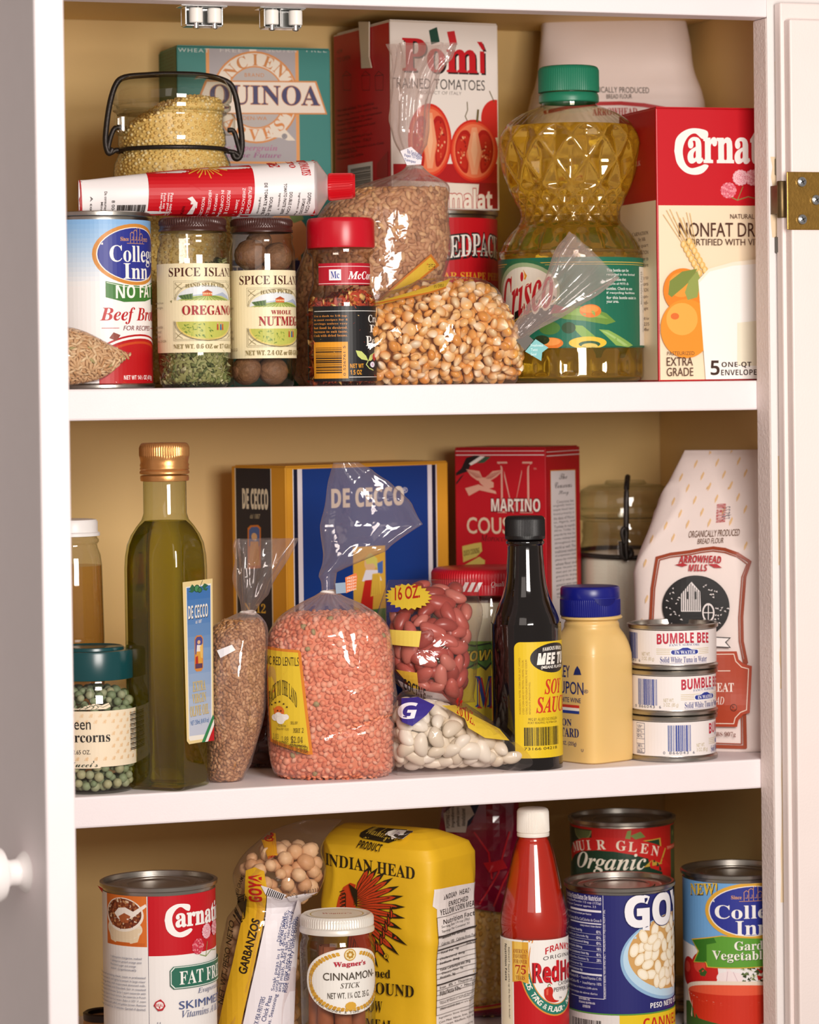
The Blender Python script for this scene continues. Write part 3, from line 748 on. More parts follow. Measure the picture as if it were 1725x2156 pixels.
# --- white flour sack behind, and the milk powder carton
def sack(name, label, secs, m, root=None, seed=1, na=72, nr=60, a=.0014, ridge=.0018, fold=None):
    dsp = crinkle(seed, a, 38, ridge, 24); rows, fr = loft(secs, nr, na, 0, dsp)
    return rows
rows = sack('', '', [(1296, 812, 190, .045, .215, 6), (1296, 640, 192, .048, .215, 6), (1296, 420, 186, .048, .215, 5), (1296, 250, 184, .046, .215, 4), (1297, 205, 176, .042, .215, 4), (1296, 150, 160, .034, .218, 4), (1292, 40, 150, .022, .224, 4), (1290, 5, 150, .008, .226, 4)], None, seed=4)
q = at(1296, 815, .215)
t = thing('flour_sack', 'white paper flour sack standing behind the oil bottle on the top shelf', 'flour bag', (q.x, q.y, Z1))
PAPER = mat('#ecdcd6', .6, bump=.15, bump_scale=160)
b = MB(); b.grid(rows, True, True, True); b.build('paper_sack', PAPER, t, True, None)
bv = bvh_of(rows); D_ = Drape(at(1296, 250, .16), (math.cos(YAW), -math.sin(YAW), 0), (0, 0, 1), bv, .006)
A = Art(D_, .00005, .0006)
A.text('ORGANICALLY PRODUCED', 1222, 178, 1371, 191, '#5a5048', 'sans', ref=(0, 20), tilt=-.3); A.text('BREAD FLOUR', 1280, 194, 1334, 204, '#5a5048', 'sans')
A.line([(1150, 232), (1200, 222), (1260, 215), (1310, 214), (1360, 218), (1400, 225), (1440, 236)], .003, '#b52a2c')
A.text('ARROWHEAD', 1250, 224, 1345, 240, '#b52a2c', 'serif')
A.build('sack_print', t)

t, F, S, (w, d, h) = carton('milk_powder_carton', 'red and cream nonfat dry milk carton at the right end of the top shelf', 'food box', 1381, .036, math.radians(-2), Z1, 227, 1660, 1288, 'L', mat('#c00a1a', .35), dep=.075)
A = face_sheet(F, w, h, '#f3dfc0'); A.box(1380, 225, 1670, 433, '#c4061b')
A.text('arnation', 1449, 291, 1578, 343, '#f6f2ee', 'serif', off=.02, ref=(0, 4))
A.poly(catmull([(1420, 318), (1424, 292), (1440, 276), (1462, 270), (1489, 276), (1489, 292), (1478, 292), (1464, 281), (1450, 287), (1440, 305), (1438, 325), (1444, 345), (1456, 354), (1474, 350), (1484, 346), (1492, 350), (1480, 364), (1462, 368), (1442, 362), (1426, 344), (1420, 318)], 120)[:-1], '#f6f2ee')
def carnation(A, x, y, s, c1, c2, c3):
    for k in range(14):
        a = k*PI/7; A.ell(x+s*.76*math.cos(a), y+s*.76*math.sin(a), s*.24, s*.24, c1, 10)
    A.ell(x, y, s*.8, s*.8, c1, 20); rd = random.Random(int(x))
    for rr, n in ((.86, 22), (.62, 16), (.4, 11), (.2, 6)):
        for k in range(n):
            a = 2*PI*k/n+rd.uniform(-.1, .1); b_ = a+2*PI/n*.8; m = (a+b_)/2
            A.line([(x+s*rr*math.cos(a), y+s*rr*math.sin(a)), (x+s*(rr+.1)*math.cos(m), y+s*(rr+.1)*math.sin(m)), (x+s*rr*math.cos(b_), y+s*rr*math.sin(b_))], .0003, c3 if k % 3 else c2)
def roses(A, x, y, s):
    A.line([(x+s*.2, y+s*1.9), (x+s, y+s*2.3), (x+s*2.2, y+s*1.9), (x+s*3.3, y+s*2.2)], .0007, '#8a8a50'); A.line([(x+s, y+s*2.3), (x+s*1.6, y+s*.8)], .0006, '#8a8a50')
    carnation(A, x, y+s*1.2, s*.9, '#e57f8e', '#f6c5cb', '#c9405a'); carnation(A, x+s*1.3, y-s*.2, s*.9, '#f4c9cf', '#e79aa8', '#d76a80'); carnation(A, x+s*2.6, y-s*.2, s*.9, '#f0b3ba', '#fbe3e4', '#d76a80')
roses(A, 1534, 378, 19)
A.text('NATURAL GOODNESS', 1536, 451, 1586, 461, '#4b2a1c', ref=(0, 7)); A.text('NONFAT DRY MILK', 1428, 469, 1588, 499, '#4b2a1c', ref=(0, 9)); A.text('FORTIFIED WITH VITAMINS A & D', 1443, 503, 1586, 517, '#4b2a1c', 'sans', ref=(0, 17))
for i in range(9): A.line([(1395+i*7, 440+rd.uniform(0, 20)), (1440+i*3, 520)], .0004, '#dfb56a')
for i in range(7):
    for s in (-1, 1): A.ell(1444+i*5.5+s*6, 512+i*10-s*3, 6, 8, '#e3b869', 12); A.ell(1443+i*5.5+s*6, 511+i*10-s*3, 3, 5, '#f1d397', 8)
A.ell(1437, 612, 42, 47, '#e58420', 36); A.ell(1432, 600, 26, 26, '#ee9a38', 24)
A.ell(1443, 692, 54, 62, '#eb9228', 40); A.ell(1434, 672, 33, 34, '#f3ac4a', 28); A.ell(1419, 666, 9, 7, '#e06f2e', 14)
A.poly([(1466, 566), (1434, 572), (1408, 592), (1405, 620), (1412, 626), (1436, 606), (1455, 588)], '#7c8a3d'); A.poly([(1466, 570), (1474, 592), (1466, 626), (1446, 632), (1440, 616), (1448, 592)], '#94a052')
A.poly([(1468, 590), (1490, 566), (1540, 552), (1600, 545), (1700, 545), (1700, 800), (1484, 800)], '#f6ead6'); A.poly([(1470, 596), (1492, 572), (1540, 560), (1600, 555), (1700, 555), (1700, 800), (1484, 800)], '#f7f4f0')
A.poly([(1550, 680), (1700, 664), (1700, 770), (1550, 770)], '#efe8d2')
A.text('PASTEURIZED', 1403, 740, 1460, 748, '#5a3a26'); A.text('EXTRA', 1402, 752, 1457, 770, '#4b2a1c'); A.text('GRADE', 1402, 774, 1458, 792, '#4b2a1c')
A.text('5', 1494, 759, 1513, 790, '#3a2216', 'sansb'); A.text('ONE-QT', 1517, 762, 1580, 775, '#3a2216', 'sansb'); A.text('ENVELOPES', 1516, 778, 1591, 790, '#3a2216', 'sansb', ref=(0, 8))
A.build('front_print', t)
A = face_sheet(S, d, h, '#ecd6b4'); A.box(0.001, h-.0665, d-.001, h-.001, '#b00818', px=False)
A.text('CARNATION', 1332, 488, 1366, 496, '#4b2a1c', 'serif'); A.text('Dry Milk', 1345, 500, 1360, 510, '#4b2a1c', 'serif')
A.lines(['one quart', 'CARNATION', 'Add water to', 'chill before', '', 'N. Due to', 'vibrations', 'CARNATION', 'does con-', 'tents indi-', 'cate weight'], 1338, 515, 1366, 660, '#4b2a1c'); A.lines(['send $1.00 for', 'Box 1235', 'limit. Offer'], 1338, 668, 1368, 702, '#4b2a1c')
A.text('MILK', 1332, 340, 1350, 350, '#d9b0a8', 'serif'); A.build('side_print', t)
# --- beef broth can
def gradient(A, r, z1, z0, cols):
    n = len(cols)
    for i, cc in enumerate(cols): A.box(-r*3.08, z1-(z1-z0)*(i+1)/n, r*3.08, z1-(z1-z0)*i/n, cc, px=False)
def mixc(a, b, n):
    A_ = [int(a[i:i+2], 16) for i in (1, 3, 5)]; B_ = [int(b[i:i+2], 16) for i in (1, 3, 5)]
    return ['#%02x%02x%02x' % tuple(round(p+(q-p)*i/(n-1)) for p, q in zip(A_, B_)) for i in range(n)]
def inn_oval(A, u, py, ru, rpy, gold, k=1.):
    A.eu(u, py, ru*1.06, rpy*1.07, gold); A.eu(u, py, ru*.97, rpy*.95, '#f1ece6'); A.eu(u, py, ru*.945, rpy*.92, '#2d3590')
    A.tu('Since', u-13*k, u-6.5*k, py-.60*rpy, py-.46*rpy, '#e2a458', 'serif'); A.tu('1923', u+8*k, u+14*k, py-.58*rpy, py-.46*rpy, '#e2a458', 'serif')
    for (a, b, h) in ((-5, -2, .72), (-2, 1, .8), (1, 4, .9), (4, 7, .68)):
        A.lu([(u+a*k, py-.40*rpy), (u+a*k, py-h*rpy), (u+(a+b)/2*k, py-(h+.06)*rpy), (u+b*k, py-h*rpy), (u+b*k, py-.40*rpy)], .35, '#e2a458')
        A.lu([(u+(a+.8)*k, py-.5*rpy), (u+(b-.8)*k, py-.5*rpy), (u+(b-.8)*k, py-.62*rpy)], .3, '#e2a458')
    A.lu([(u-8*k, py-.38*rpy), (u+9*k, py-.38*rpy)], .3, '#e2a458')
c, r = cylpx(80, 322, 640, .056); c.z = Z1; h = at(201, 450, c.y).z-Z1
t = can('broth_can', 'blue and white broth can lettered NO FAT beside the oregano jar', 'can', c, r, h)
S = Cyl(c, r-.001, .003); zt, zb = at(201, 461, c.y-r).z-Z1, at(201, 809, c.y-r).z-Z1
A = label_on(S, zb, zt, '#f2efee')
gradient(A, r, zt, zt-.045, mixc('#86b4e2', '#efefef', 14))
inn_oval(A, 31, 535, 31, 61, '#cf8a3a')
A.tu('College', 10, 55, 516, 561, '#f6f3ef', 'serif'); A.tu('Inn', 20, 44, 554, 587, '#f6f3ef', 'serif'); A.tu('.', 45, 46.6, 582, 587, '#f6f3ef')
A.pu([(7, 592), (20, 600), (40, 602), (56, 592), (57, 624), (40, 634), (20, 636), (7, 626)], '#3f7a34'); A.pu([(7.6, 594), (20, 602.5), (40, 604.5), (55.4, 595), (55.4, 597), (40, 606), (20, 604), (7.6, 595.5)], '#dfe8d4')
A.pu([(56, 606), (60, 604), (60, 640), (52, 640), (52, 628)], '#254f22')
A.tu('NO FAT', 14, 52, 599, 627, '#f4f2ea', 'sansb', tilt=.12)
A.tu('Beef Broth', 3, 62, 647, 683, '#b81d22', 'bi'); A.tu('FOR RECIPES', 19.5, 47, 686, 696, '#7a2a28', 'sans', shear=.2)
A.lu([(4, 691), (16, 691)], .4, '#b81d22'); A.lu([(49, 691), (61, 691)], .4, '#b81d22')
A.eu(34, 760, 36, 56, '#b5161c'); A.eu(34, 762, 35, 54, '#f4efec'); A.eu(34, 763, 33.5, 50, '#b5161c'); A.eu(34, 765, 32, 46, '#c8471f'); A.eu(34, 770, 31, 46, '#b8161c')
A.pu([(1, 765), (67, 765), (66, 809), (2, 809)], '#b8161c'); A.pu([(9, 712), (12, 700), (17, 706), (14, 718)], '#8a4030')
A.tu('NET WT 14½ OZ (411g)', 19, 50, 791, 803, '#f4efec', 'sansb')
A.build('paper_label', t)

# --- bag of brown rice
RICE = icos(1, (1, .3, .28))
def grain_bag(root, secs, t0, t1, tmpl, size, mind, n, cols, wts, seed, name, label, cat, grow=-.0022, flat=.82, rough=.5, disp=None, nr=60, na=64, jit=.12, face=-.3):
    rdn = np.random.RandomState(seed); rows, fr = loft(secs, nr, na, grow, disp, t0, t1); V, F = solid(rows)
    pts = scatter(V, F, n, mind, rdn, face)
    o = grain_mesh(name, pts, tmpl, size, [mat(cc, rough) for cc in cols], wts, rdn, flat, -.22, jit, (V, F))
    return tag(o, label, cat, kind='stuff'), rows
secs = [(40, 752, 62, .016, .012), (110, 750, 62, .016, .012), (165, 751, 59, .015, .010), (220, 756, 38, .010, .008), (258, 750, 13, .004, .008), (277, 746, 2, .001, .008)]
q = at(150, 812, .010); t = thing('rice_bag', 'small clear bag of brown rice leaning on the broth can', 'bag of rice', (q.x, q.y, Z1))
film('plastic_film', loft(secs, 70, 60, 0, crinkle(3, .0008, 60, .0008, 40))[0], FILM(), t, True, True)
grain_bag(t, secs, .05, .93, RICE, .0036, .0020, 14000, ['#d6b184', '#c89c6c', '#e2c69c', '#a9a06a'], [6, 3, 3, .5], 8, 'brown_rice', 'long brown rice grains in the small clear bag', 'rice', -.0022, .88)

# --- spice jars
GOLDL = '#ecdfb9'
def spice_art(A, u0, us, net, un, yy):
    """cream label shared by the two jars; yy = picture heights"""
    A.tu('SPICE ISLANDS', us[0], us[1], yy[0], yy[1], '#4c1f16', 'serif', ref=(0, 11))
    L = u0-14; R = u0+33
    for o in (0, 1.0): A.lu([(L+o, yy[7]), (L+o, yy[2]+o*3), (R-o, yy[2]+o*3), (R-o, yy[7])], .18, '#6b6248')
    n = 20; m = (L+R)/2; rr = (R-L)/2-.5
    for k, cc in ((1., '#6b6248'), (.96, '#6b6248')):
        A.lu([(m+rr*k*math.cos(PI*i/n), yy[4]-(yy[4]-yy[3])*k*math.sin(PI*i/n)) for i in range(n+1)], .2, cc)
    A.eu(m, yy[4], rr*.93, (yy[4]-yy[3])*.80, '#d9dde0', 30, 0, PI)
    A.pu([(m-rr*.9, yy[4]), (m-rr*.6, yy[4]-9), (m-rr*.1, yy[4]-14), (m+rr*.2, yy[4]-10), (m+rr*.55, yy[4]-17), (m+rr*.8, yy[4]-9), (m+rr*.93, yy[4])], '#a9b4c8')
    A.pu([(m-rr*.93, yy[4]), (m-rr*.5, yy[4]-8), (m, yy[4]-11), (m+rr*.5, yy[4]-9), (m+rr*.93, yy[4])], '#b9c070')
    for i in range(-6, 7): A.lu([(m+rr*.07*i*.5, yy[4]-9), (m+rr*.13*i, yy[4])], .45, '#7f9440')
    A.pu([(m-3.4, yy[4]-9), (m-3.4, yy[4]-17), (m, yy[4]-21), (m+3.4, yy[4]-17), (m+3.4, yy[4]-9)], '#cf6a3c'); A.pu([(m-4, yy[4]-16.5), (m, yy[4]-22), (m+4, yy[4]-16.5)], '#a94b2c')
    for i in range(5): A.bu(m-2.8+i*1.3, m-2.1+i*1.3, yy[4]-15, yy[4]-12, '#f0d9a8')
    for i in range(9):
        a = .5+i*.13; x0 = m-rr*.75+i*.8; A.pu([(x0, yy[4]-2), (x0-2.6+i*.3, yy[4]-9-i*.5), (x0-1.6+i*.3, yy[4]-11-i*.5), (x0+.8, yy[4]-3)], '#46603a' if i % 2 else '#5f7a44')
    A.eu(m, yy[5], rr*.95, yy[6]-yy[5], '#dcc56c', 30, PI, 2*PI); A.eu(m, yy[5], rr*.9, (yy[6]-yy[5])*.92, '#b9bb58', 30, PI, 2*PI)
    rd = random.Random(int(u0*10)+5)
    for i in range(38):
        a = rd.uniform(-.72, .1)*rr; b_ = rd.uniform(1, (yy[6]-yy[5])*.8*math.sqrt(max(.05, 1-(a/rr)**2))); tt = rd.uniform(0, PI)
        A.pu([(m+a, yy[5]+b_), (m+a+.9*math.cos(tt), yy[5]+b_+3*math.sin(tt)+1), (m+a+2.4*math.cos(tt), yy[5]+b_+7*math.sin(tt)), (m+a+.9*math.cos(tt)+.6, yy[5]+b_+3*math.sin(tt)-1.4)], rd.choice(['#6f8a35', '#58772f', '#8aa044']))
    for x, cc in ((.3, '#b8442c'), (.42, '#3f62a0'), (.5, '#c9532f')):
        A.pu([(m+rr*x, yy[5]+5), (m+rr*x+1, yy[5]+5), (m+rr*x+1.2, yy[5]+18), (m+rr*x-.2, yy[5]+18)], cc); A.eu(m+rr*x+.5, yy[5]+4, .6, 2, '#d9a878', 10)
    for o in (0, 1.0): A.lu([(L+o, yy[5]-2), (L+o, yy[8]-o*3), (R-o, yy[8]-o*3), (R-o, yy[5]-2)], .18, '#6b6248')
    for k in (1., .97): A.lu([(m+rr*k*math.cos(PI+PI*i/n), yy[5]+(yy[6]-yy[5])*1.04*k*abs(math.sin(PI*i/n))) for i in range(n+1)], .2, '#6b6248')
    for (ya, yb) in ((yy[2]+5, yy[2]+17), (yy[8]-17, yy[8]-5)):
        for s in (0, 1): A.lu([(L+1.8, ya if s else yb), (L+3.5, (ya+yb)/2), (L+6.5, yb if s else ya)], .3, '#8a7f58'); A.lu([(R-1.8, ya if s else yb), (R-3.5, (ya+yb)/2), (R-6.5, yb if s else ya)], .3, '#8a7f58')
    A.tu(net, un[0], un[1], yy[9], yy[10], '#8a7a48', 'serif')
LIDB = mat('#43211b', .3, .1, .6)
def spice_jar(name, label, cx, hw, lidtop, lidbot, sh, bot, y, lab):
    c, r = cylpx(cx-hw, cx+hw, 650, y); c.z = Z1; k = 1/pxm(c)
    t = thing(name, label, 'spice jar', c)
    P = prof(c, cx, [(hw*.86, '0'), (hw*.91, '.0015'), (hw*.93, '.006'), (hw*.97, bot-34), (hw, bot-60), (hw, sh+14), (hw*.985, sh), (hw*.94, sh-12), (hw*.91, sh-20), (hw*.93, sh-25), (hw*.95, lidbot+10), (hw*.93, lidbot+5), (hw*.87, lidbot)])
    lathe_part('glass_body', P, c, JAR(), t, 80, True, False)
    q = lambda py: at(cx, py, c.y).z-Z1
    ribbed('lid', [(hw*.90*k, q(lidbot)), (hw*.945*k, q(lidbot-.5)), (hw*.945*k, q(lidbot-5)), (hw*.915*k, q(lidbot-7)), (hw*.915*k, q(lidbot-13)), (hw*.925*k, q(lidbot-14)), (hw*.925*k, q(lidtop+6)), (hw*.90*k, q(lidtop+2)), (hw*.84*k, q(lidtop)), (.0005, q(lidtop))], c, LIDB, t, 76, .00035, q(lidbot-14)-1e-5, q(lidtop+6)+1e-5)
    S = Cyl(c, r, .0025); A = label_on(S, q(lab[1]), q(lab[0]), GOLDL)
    return t, c, r, A, q
t, c, r, A, q = spice_jar('spice_jar', 'glass oregano jar with brown ribbed lid between the broth can and nutmeg jar', 408, 76, 459, 489, 530, 818, .028, (557, 743))
spice_art(A, 0, (-18, 31), 'NET WT. 0.6 OZ or 17 GRAMS', (-14, 36), (563, 582, 591, 592, 632, 677, 716, 630, 717, 724, 734))
A.tu('HAND SELECTED', -5, 23, 598, 606, '#8a7a48', 'serif', arch=.35); A.tu('OREGANO', -7.5, 31, 643, 663, '#a3212a', 'serif')
A.lines(['Store away from', 'heat and light', '', '', '', 'To use crumble', 'in the hand', 'Packed for', 'San Francisco, CA USA'], 331, 636, 353, 726, '#7d6c50', 'sans', just=False)
A.build('paper_label', t)
FLK = (np.array([(-1, -.4, 0), (.2, -.62, .18), (1, 0, 0), (.1, .6, .2), (-.8, .3, .05), (0, 0, -.12)]), np.array([(0, 1, 3), (1, 2, 3), (0, 3, 4), (0, 5, 1), (1, 5, 2), (2, 5, 3), (3, 5, 4), (4, 5, 0)]))
def fill_in(name, label, cat, c, r, z0, top, tmpl, size, mind, n, cols, wts, seed, flat=.3, rough=.6, face=-.3):
    rdn = np.random.RandomState(seed); m = 56; zs = np.linspace(z0, 1, 14)
    zmax = max(top(r*math.cos(a), r*math.sin(a)) for a in np.linspace(0, 2*PI, 24))
    rows = [[Vector((c.x+r*math.cos(2*PI*i/m), c.y+r*math.sin(2*PI*i/m), c.z+min(z0+(zmax-z0)*j/14, top(r*math.cos(2*PI*i/m), r*math.sin(2*PI*i/m))))) for i in range(m)] for j in range(15)]
    for k in (.85, .6, .3, .02): rows.append([Vector((c.x+k*r*math.cos(2*PI*i/m), c.y+k*r*math.sin(2*PI*i/m), c.z+top(k*r*math.cos(2*PI*i/m), k*r*math.sin(2*PI*i/m)))) for i in range(m)])
    V, F = solid(rows); pts = scatter(V, F, n, mind, rdn, face)
    return tag(grain_mesh(name, pts, tmpl, size, [mat(cc, rough) for cc in cols], wts, rdn, flat, .05, .25, (V, F)), label, cat, kind='stuff')
fill_in('oregano_leaves', 'crumbled dried oregano inside the glass spice jar', 'oregano', c, r*.885, .004, lambda x, y: q(572)-.004+x*.55-.002*math.cos(y*300), FLK, .0030, .0021, 9000, ['#92915a', '#747a45', '#b0ab7c', '#5b6536', '#c4be94'], [5, 4, 3, 3, 1], 11)

t, c, r, A, q = spice_jar('spice_jar', 'glass jar of whole nutmeg with brown ribbed lid left of the red-capped jar', 553, 70, 461, 491, 528, 818, .036, (571, 755))
spice_art(A, 3, (-17, 31), 'NET WT. 2.4 OZ or 68 GRAMS', (-12, 36), (580, 599, 606, 607, 646, 692, 729, 644, 730, 737, 748))
A.tu('HAND PICKED', -1, 24, 612, 620, '#8a7a48', 'serif', arch=.35); A.tu('WHOLE', 5.8, 21.8, 653, 662, '#a3212a', 'serif', sp=1.15); A.tu('NUTMEG', -2.5, 29.5, 666, 686, '#a3212a', 'serif')
A.lines(['Store away', '', '', '', 'Packed by', 'Burns Foods', '', 'San Francisco, CA USA'], 487, 646, 503, 746, '#7d6c50', 'sans', just=False)
A.build('paper_label', t)
NUTM = mat('#7d5639', .6, noise_amt=.5, noise_scale=320, bump=.8, bump_scale=420)
def nutfn(x, y, z):
    k = 1+.05*noise.noise(Vector((x, y, z))*2.2)+.035*noise.noise(Vector((x*5, y*5, z*1.3))); return (x*k, y*k, z*k*1.16)
V, F = icos(4, (1, 1, 1), nutfn); nut = None
kk = 1/pxm(c)
for i, (px, py, dy, rr, rot) in enumerate([(519, 779, -.002, 31, .9), (575, 781, -.003, 30, 1.7), (527, 536, -.001, 32, 1.2), (583, 543, -.001, 31, .3), (553, 585, .004, 28, .8), (548, 745, .010, 30, 2.), (545, 512, .012, 27, 1.1)]):
    p = at(px, py, c.y+dy)
    if nut is None: nut = mk('nutmeg', V*(31/pxm(p)), [tuple(f) for f in F], NUTM); o = nut
    else: o = nut.copy(); COL.objects.link(o)
    o.location = p; o.scale = (rr/31, rr/31, rr*.95/31); o.rotation_euler = (rot, rot*2.1, rot*3)
    tag(o, 'whole brown nutmeg inside the jar lettered NUTMEG', 'nutmeg', 'nutmegs in the spice jar')

# --- crushed red pepper jar
c, r = cylpx(648, 792, 700, .028); c.z = Z1; q = lambda py: at(720, py, c.y).z-Z1; k = 1/pxm(c)
t = thing('spice_jar', 'red-capped jar of crushed red pepper with black label', 'spice jar', c)
PLAS = glass('#fbf6f0', '#c4aa96', .02, 1.5)
lathe_part('plastic_body', [(64*k, 0), (69*k, .001), (71*k, .005), (72*k, q(800)), (72*k, q(640)), (70*k, q(628)), (64*k, q(610)), (61*k, q(600)), (60*k, q(590)), (60*k, q(545)), (64*k, q(538)), (71*k, q(533)), (71*k, q(527)), (66*k, q(523))], c, PLAS, t, 80, True, False)
lathe_part('cap', [(66*k, q(523.5)), (71*k, q(523)), (72*k, q(519)), (71.5*k, q(470)), (70*k, q(464)), (67*k, q(460.5)), (60*k, q(460)), (.0005, q(460))], c, mat('#bf0d22', .28), t, 96)
A = Art(Cyl(c, 60.6*k, .0025)); A.box(-.0176, q(602), .05, q(556), '#b5142a', px=False)
A.bu(-17.6, 50, 560, 561.2, '#f0dede'); A.bu(-17.6, 50, 596, 597.2, '#f0dede')
A.bu(-8.5, 0, 567, 590, '#eeeaf0'); A.tu('Mc', -7.2, -1.2, 571, 586, '#2c3f9a', 'serif', shear=-.1); A.tu('McCormick', 4.7, 43, 571, 588, '#f4eeee', 'bi', off=.01)
A.build('neck_label', t)
A = Art(Cyl(c, r, .0025)); A.box(-.023, q(803), .052, q(646), '#1a191b', px=False)
A.bu(-21.5, 50, 654, 655.2, '#e9e6e2'); A.bu(4.6, 50, 793.5, 794.7, '#e9e6e2')
A.lines(['Use a dash to 1/8 tsp.', 'in most recipes for 4', 'servings unless very', 'hot food is desired.', 'Increase to suit taste.', 'Cook with dried beans.'], 662, 663, 732, 712, '#d58a3c', 'serif')
A.box(662, 720, 733, 797, '#e39a2a'); A.bars(666, 730, 720, 786, '#2e1d10', 9, True, 18); A.text('0 526761 5', 723, 728, 728, 791, '#2e1d10', rot=90)
A.tu('Crushed', 20.5, 48, 663, 679, '#f2efea', 'serif'); A.tu('Red', 22, 44, 684, 700, '#f2efea', 'serif'); A.tu('Pepper', 18, 49, 708, 735, '#f2efea', 'serif')
A.tu('NET WT', 5.4, 15.6, 766, 775, '#e39a2a', 'sansb'); A.tu('1.5 OZ', 5.4, 14, 779, 789, '#e39a2a', 'sansb')
for p in ([(9.5, 738), (14, 740), (18, 750), (20, 760), (14, 757), (11, 750)], [(20, 760), (22, 748), (28, 742), (27, 752), (23, 760)]): A.pu(p, '#c5cf78')
A.lu([(20, 760), (18, 768), (21, 776), (26, 780)], .7, '#c5cf78'); A.eu(28, 752, 3, 8, '#b8261c'); A.eu(25, 768, 3, 6, '#e8e2ee'); A.eu(25, 768, 1.2, 2.4, '#d9b2c8')
A.build('body_label', t)
fill_in('pepper_flakes', 'crushed red pepper flakes and seeds inside the red-capped jar', 'red pepper flakes', c, r*.88, .0035, lambda x, y: q(618)+.004*math.sin(x*160)-abs(x)*.25, FLK, .0031, .0021, 9000, ['#b8432a', '#d46a34', '#ecc47a', '#96301f', '#e08f48'], [5, 3, 3, 3, 2], 12)

# --- tomato paste tube lying on the can and jars
secs = [(166, 415, 34, .0020, .036, 2.2), (200, 414, 36, .004, .036, 2.2), (305, 409, 43, .010, .036), (420, 405, 49, .0145, .036), (523, 402, 53, .0165, .036), (620, 398, 56.5, .0178, .036), (664, 396, 57.5, .018, .036)]
dsp = lambda t, al, p, hw: .0009*noise.noise(Vector((p.x*30, p.z*60, 3+p.y*40)))*(1-t)
rows, fr = loft(secs, 90, 72, 0, dsp)
q = at(415, 452, .036); t = thing('tomato_paste_tube', 'red and white metal tube of tomato paste lying across the can and jars', 'tube', q)
b = MB(); b.grid(rows, True, True, False); b.build('tube_body', mat('#ece6e6', .32, 0, .5), t, True, None)
bv = bvh_of(rows)
sh = loft([(663, 396, 57.5, .018, .036), (668, 396, 57, .0178, .036), (678, 395, 42, .013, .036), (688, 394, 27, .0085, .036), (694, 394, 24, .0075, .036)], 16, 72, lin=True)[0]
b = MB(); b.grid(sh, True, False, True); b.build('shoulder', mat('#dccfcf', .3, .5), t, True, None)
secs2 = [(690, 394, 24, .0078, .036), (692, 394, 28, .0088, .036), (744, 391, 25.5, .008, .036), (748, 391, 24, .0075, .036)]
rib = lambda t, al, p, hw: .0004*(1 if math.sin(al*36) > 0 else -1) if .34 < t < .66 else 0
cr = loft(secs2, 40, 216, 0, rib, lin=True)[0]; b = MB(); b.grid(cr, True, True, True); b.build('cap', mat('#c8101c', .35), t, True, 40)
kx = [at(157, y, .034) for y in (383, 398, 440, 450)]
b = MB(); v = [at(156, 384, .030), at(170, 381, .034), at(172, 449, .034), at(158, 446, .028), at(178, 452, .044), at(160, 400, .042)]
b.tube([at(171, 382, .036), at(168, 415, .0365), at(170, 449, .036)], .0016, 8); b.build('crimped_end', mat('#cfc6c4', .3, .8), t, True, None)
dr = Drape(at(415, 405, .036), (1, 0, .012), (0, 0, 1), bv, .0025); A = Art(dr, .000008, .0005)
A.poly([(305, 340), (523, 330), (523, 470), (307, 470)], '#c4101c'); A.poly([(654, 320), (661, 320), (661, 470), (654, 470)], '#b9121d')
A.poly([(157, 380), (168, 376), (174, 460), (160, 460)], '#b01a22')
for i in range(11):
    a = math.radians(196+i*16.4); A.line([(428+12*math.cos(a), 352-12*math.sin(a)*.5), (428+(44 if i % 2 else 30)*math.cos(a), 354-(24 if i % 2 else 16)*math.sin(a))], .0007, '#e0a73a')
for (x0, x1, y0, y1, s, cc) in ((350, 356, 408, 452, 'Peso netto', '#f3e6e6'), (343, 349, 408, 452, 'Netto gewicht', '#f3e6e6'), (336, 341, 408, 440, 'Poids net', '#f3e6e6'), (329, 335, 408, 446, 'Net weight', '#f3e6e6'),
                              (466, 473, 405, 452, 'PRODOTTO E', '#f3e6e6'), (454, 460, 404, 456, 'IN CONFORM', '#f3e6e6'), (441, 447, 412, 452, 'FABRIQUE E', '#f3e6e6'), (428, 434, 404, 456, 'HERGESTELLT', '#f3e6e6'), (415, 421, 418, 456, 'PRODUCED', '#f3e6e6'),
                              (510, 517, 398, 452, 'ITALIENISCHES', '#f3e6e6'), (498, 504, 400, 456, 'ZWEIFACH KON', '#f3e6e6'), (486, 492, 424, 450, 'Zutaten: T', '#f3e6e6'),
                              (634, 641, 412, 452, 'DOPPIO CON', '#4a4040'), (624, 630, 424, 454, 'DI POMODORO', '#4a4040'), (614, 619, 412, 456, 'Ingredienti: Po', '#4a4040'), (596, 602, 410, 454, 'DOUBLE CON', '#4a4040'), (584, 590, 392, 454, 'TOMATO PASTE 28%', '#4a4040'), (573, 578, 412, 446, 'Ingredients: T', '#4a4040'), (556, 562, 420, 456, 'DOUBLE C', '#4a4040'), (544, 550, 390, 454, 'DE TOMATE 28%', '#4a4040'), (533, 538, 420, 452, 'Ingrédients', '#4a4040'),
                              (217, 222, 402, 446, 'Da consumarsi', '#4a4040'), (210, 214, 424, 444, 'Mind', '#4a4040'), (188, 193, 412, 448, 'A con', '#4a4040')):
    A.text(s, x0, y0, x1, y1, cc, 'sans', off=.01, rot=-90)
A.text('TOMATES', 622, 341, 640, 375, '#c4232a', 'serif', off=.01, rot=-90); A.text('TO', 600, 343, 612, 358, '#c4232a', 'serif', off=.01, rot=-90); A.text('E', 560, 346, 580, 356, '#c4232a', 'serif', off=.02, rot=-90)
A.bars(243, 431, 303, 448, '#3a3432', 6); A.text('8 004', 232, 421, 238, 446, '#3a3432', rot=-90)
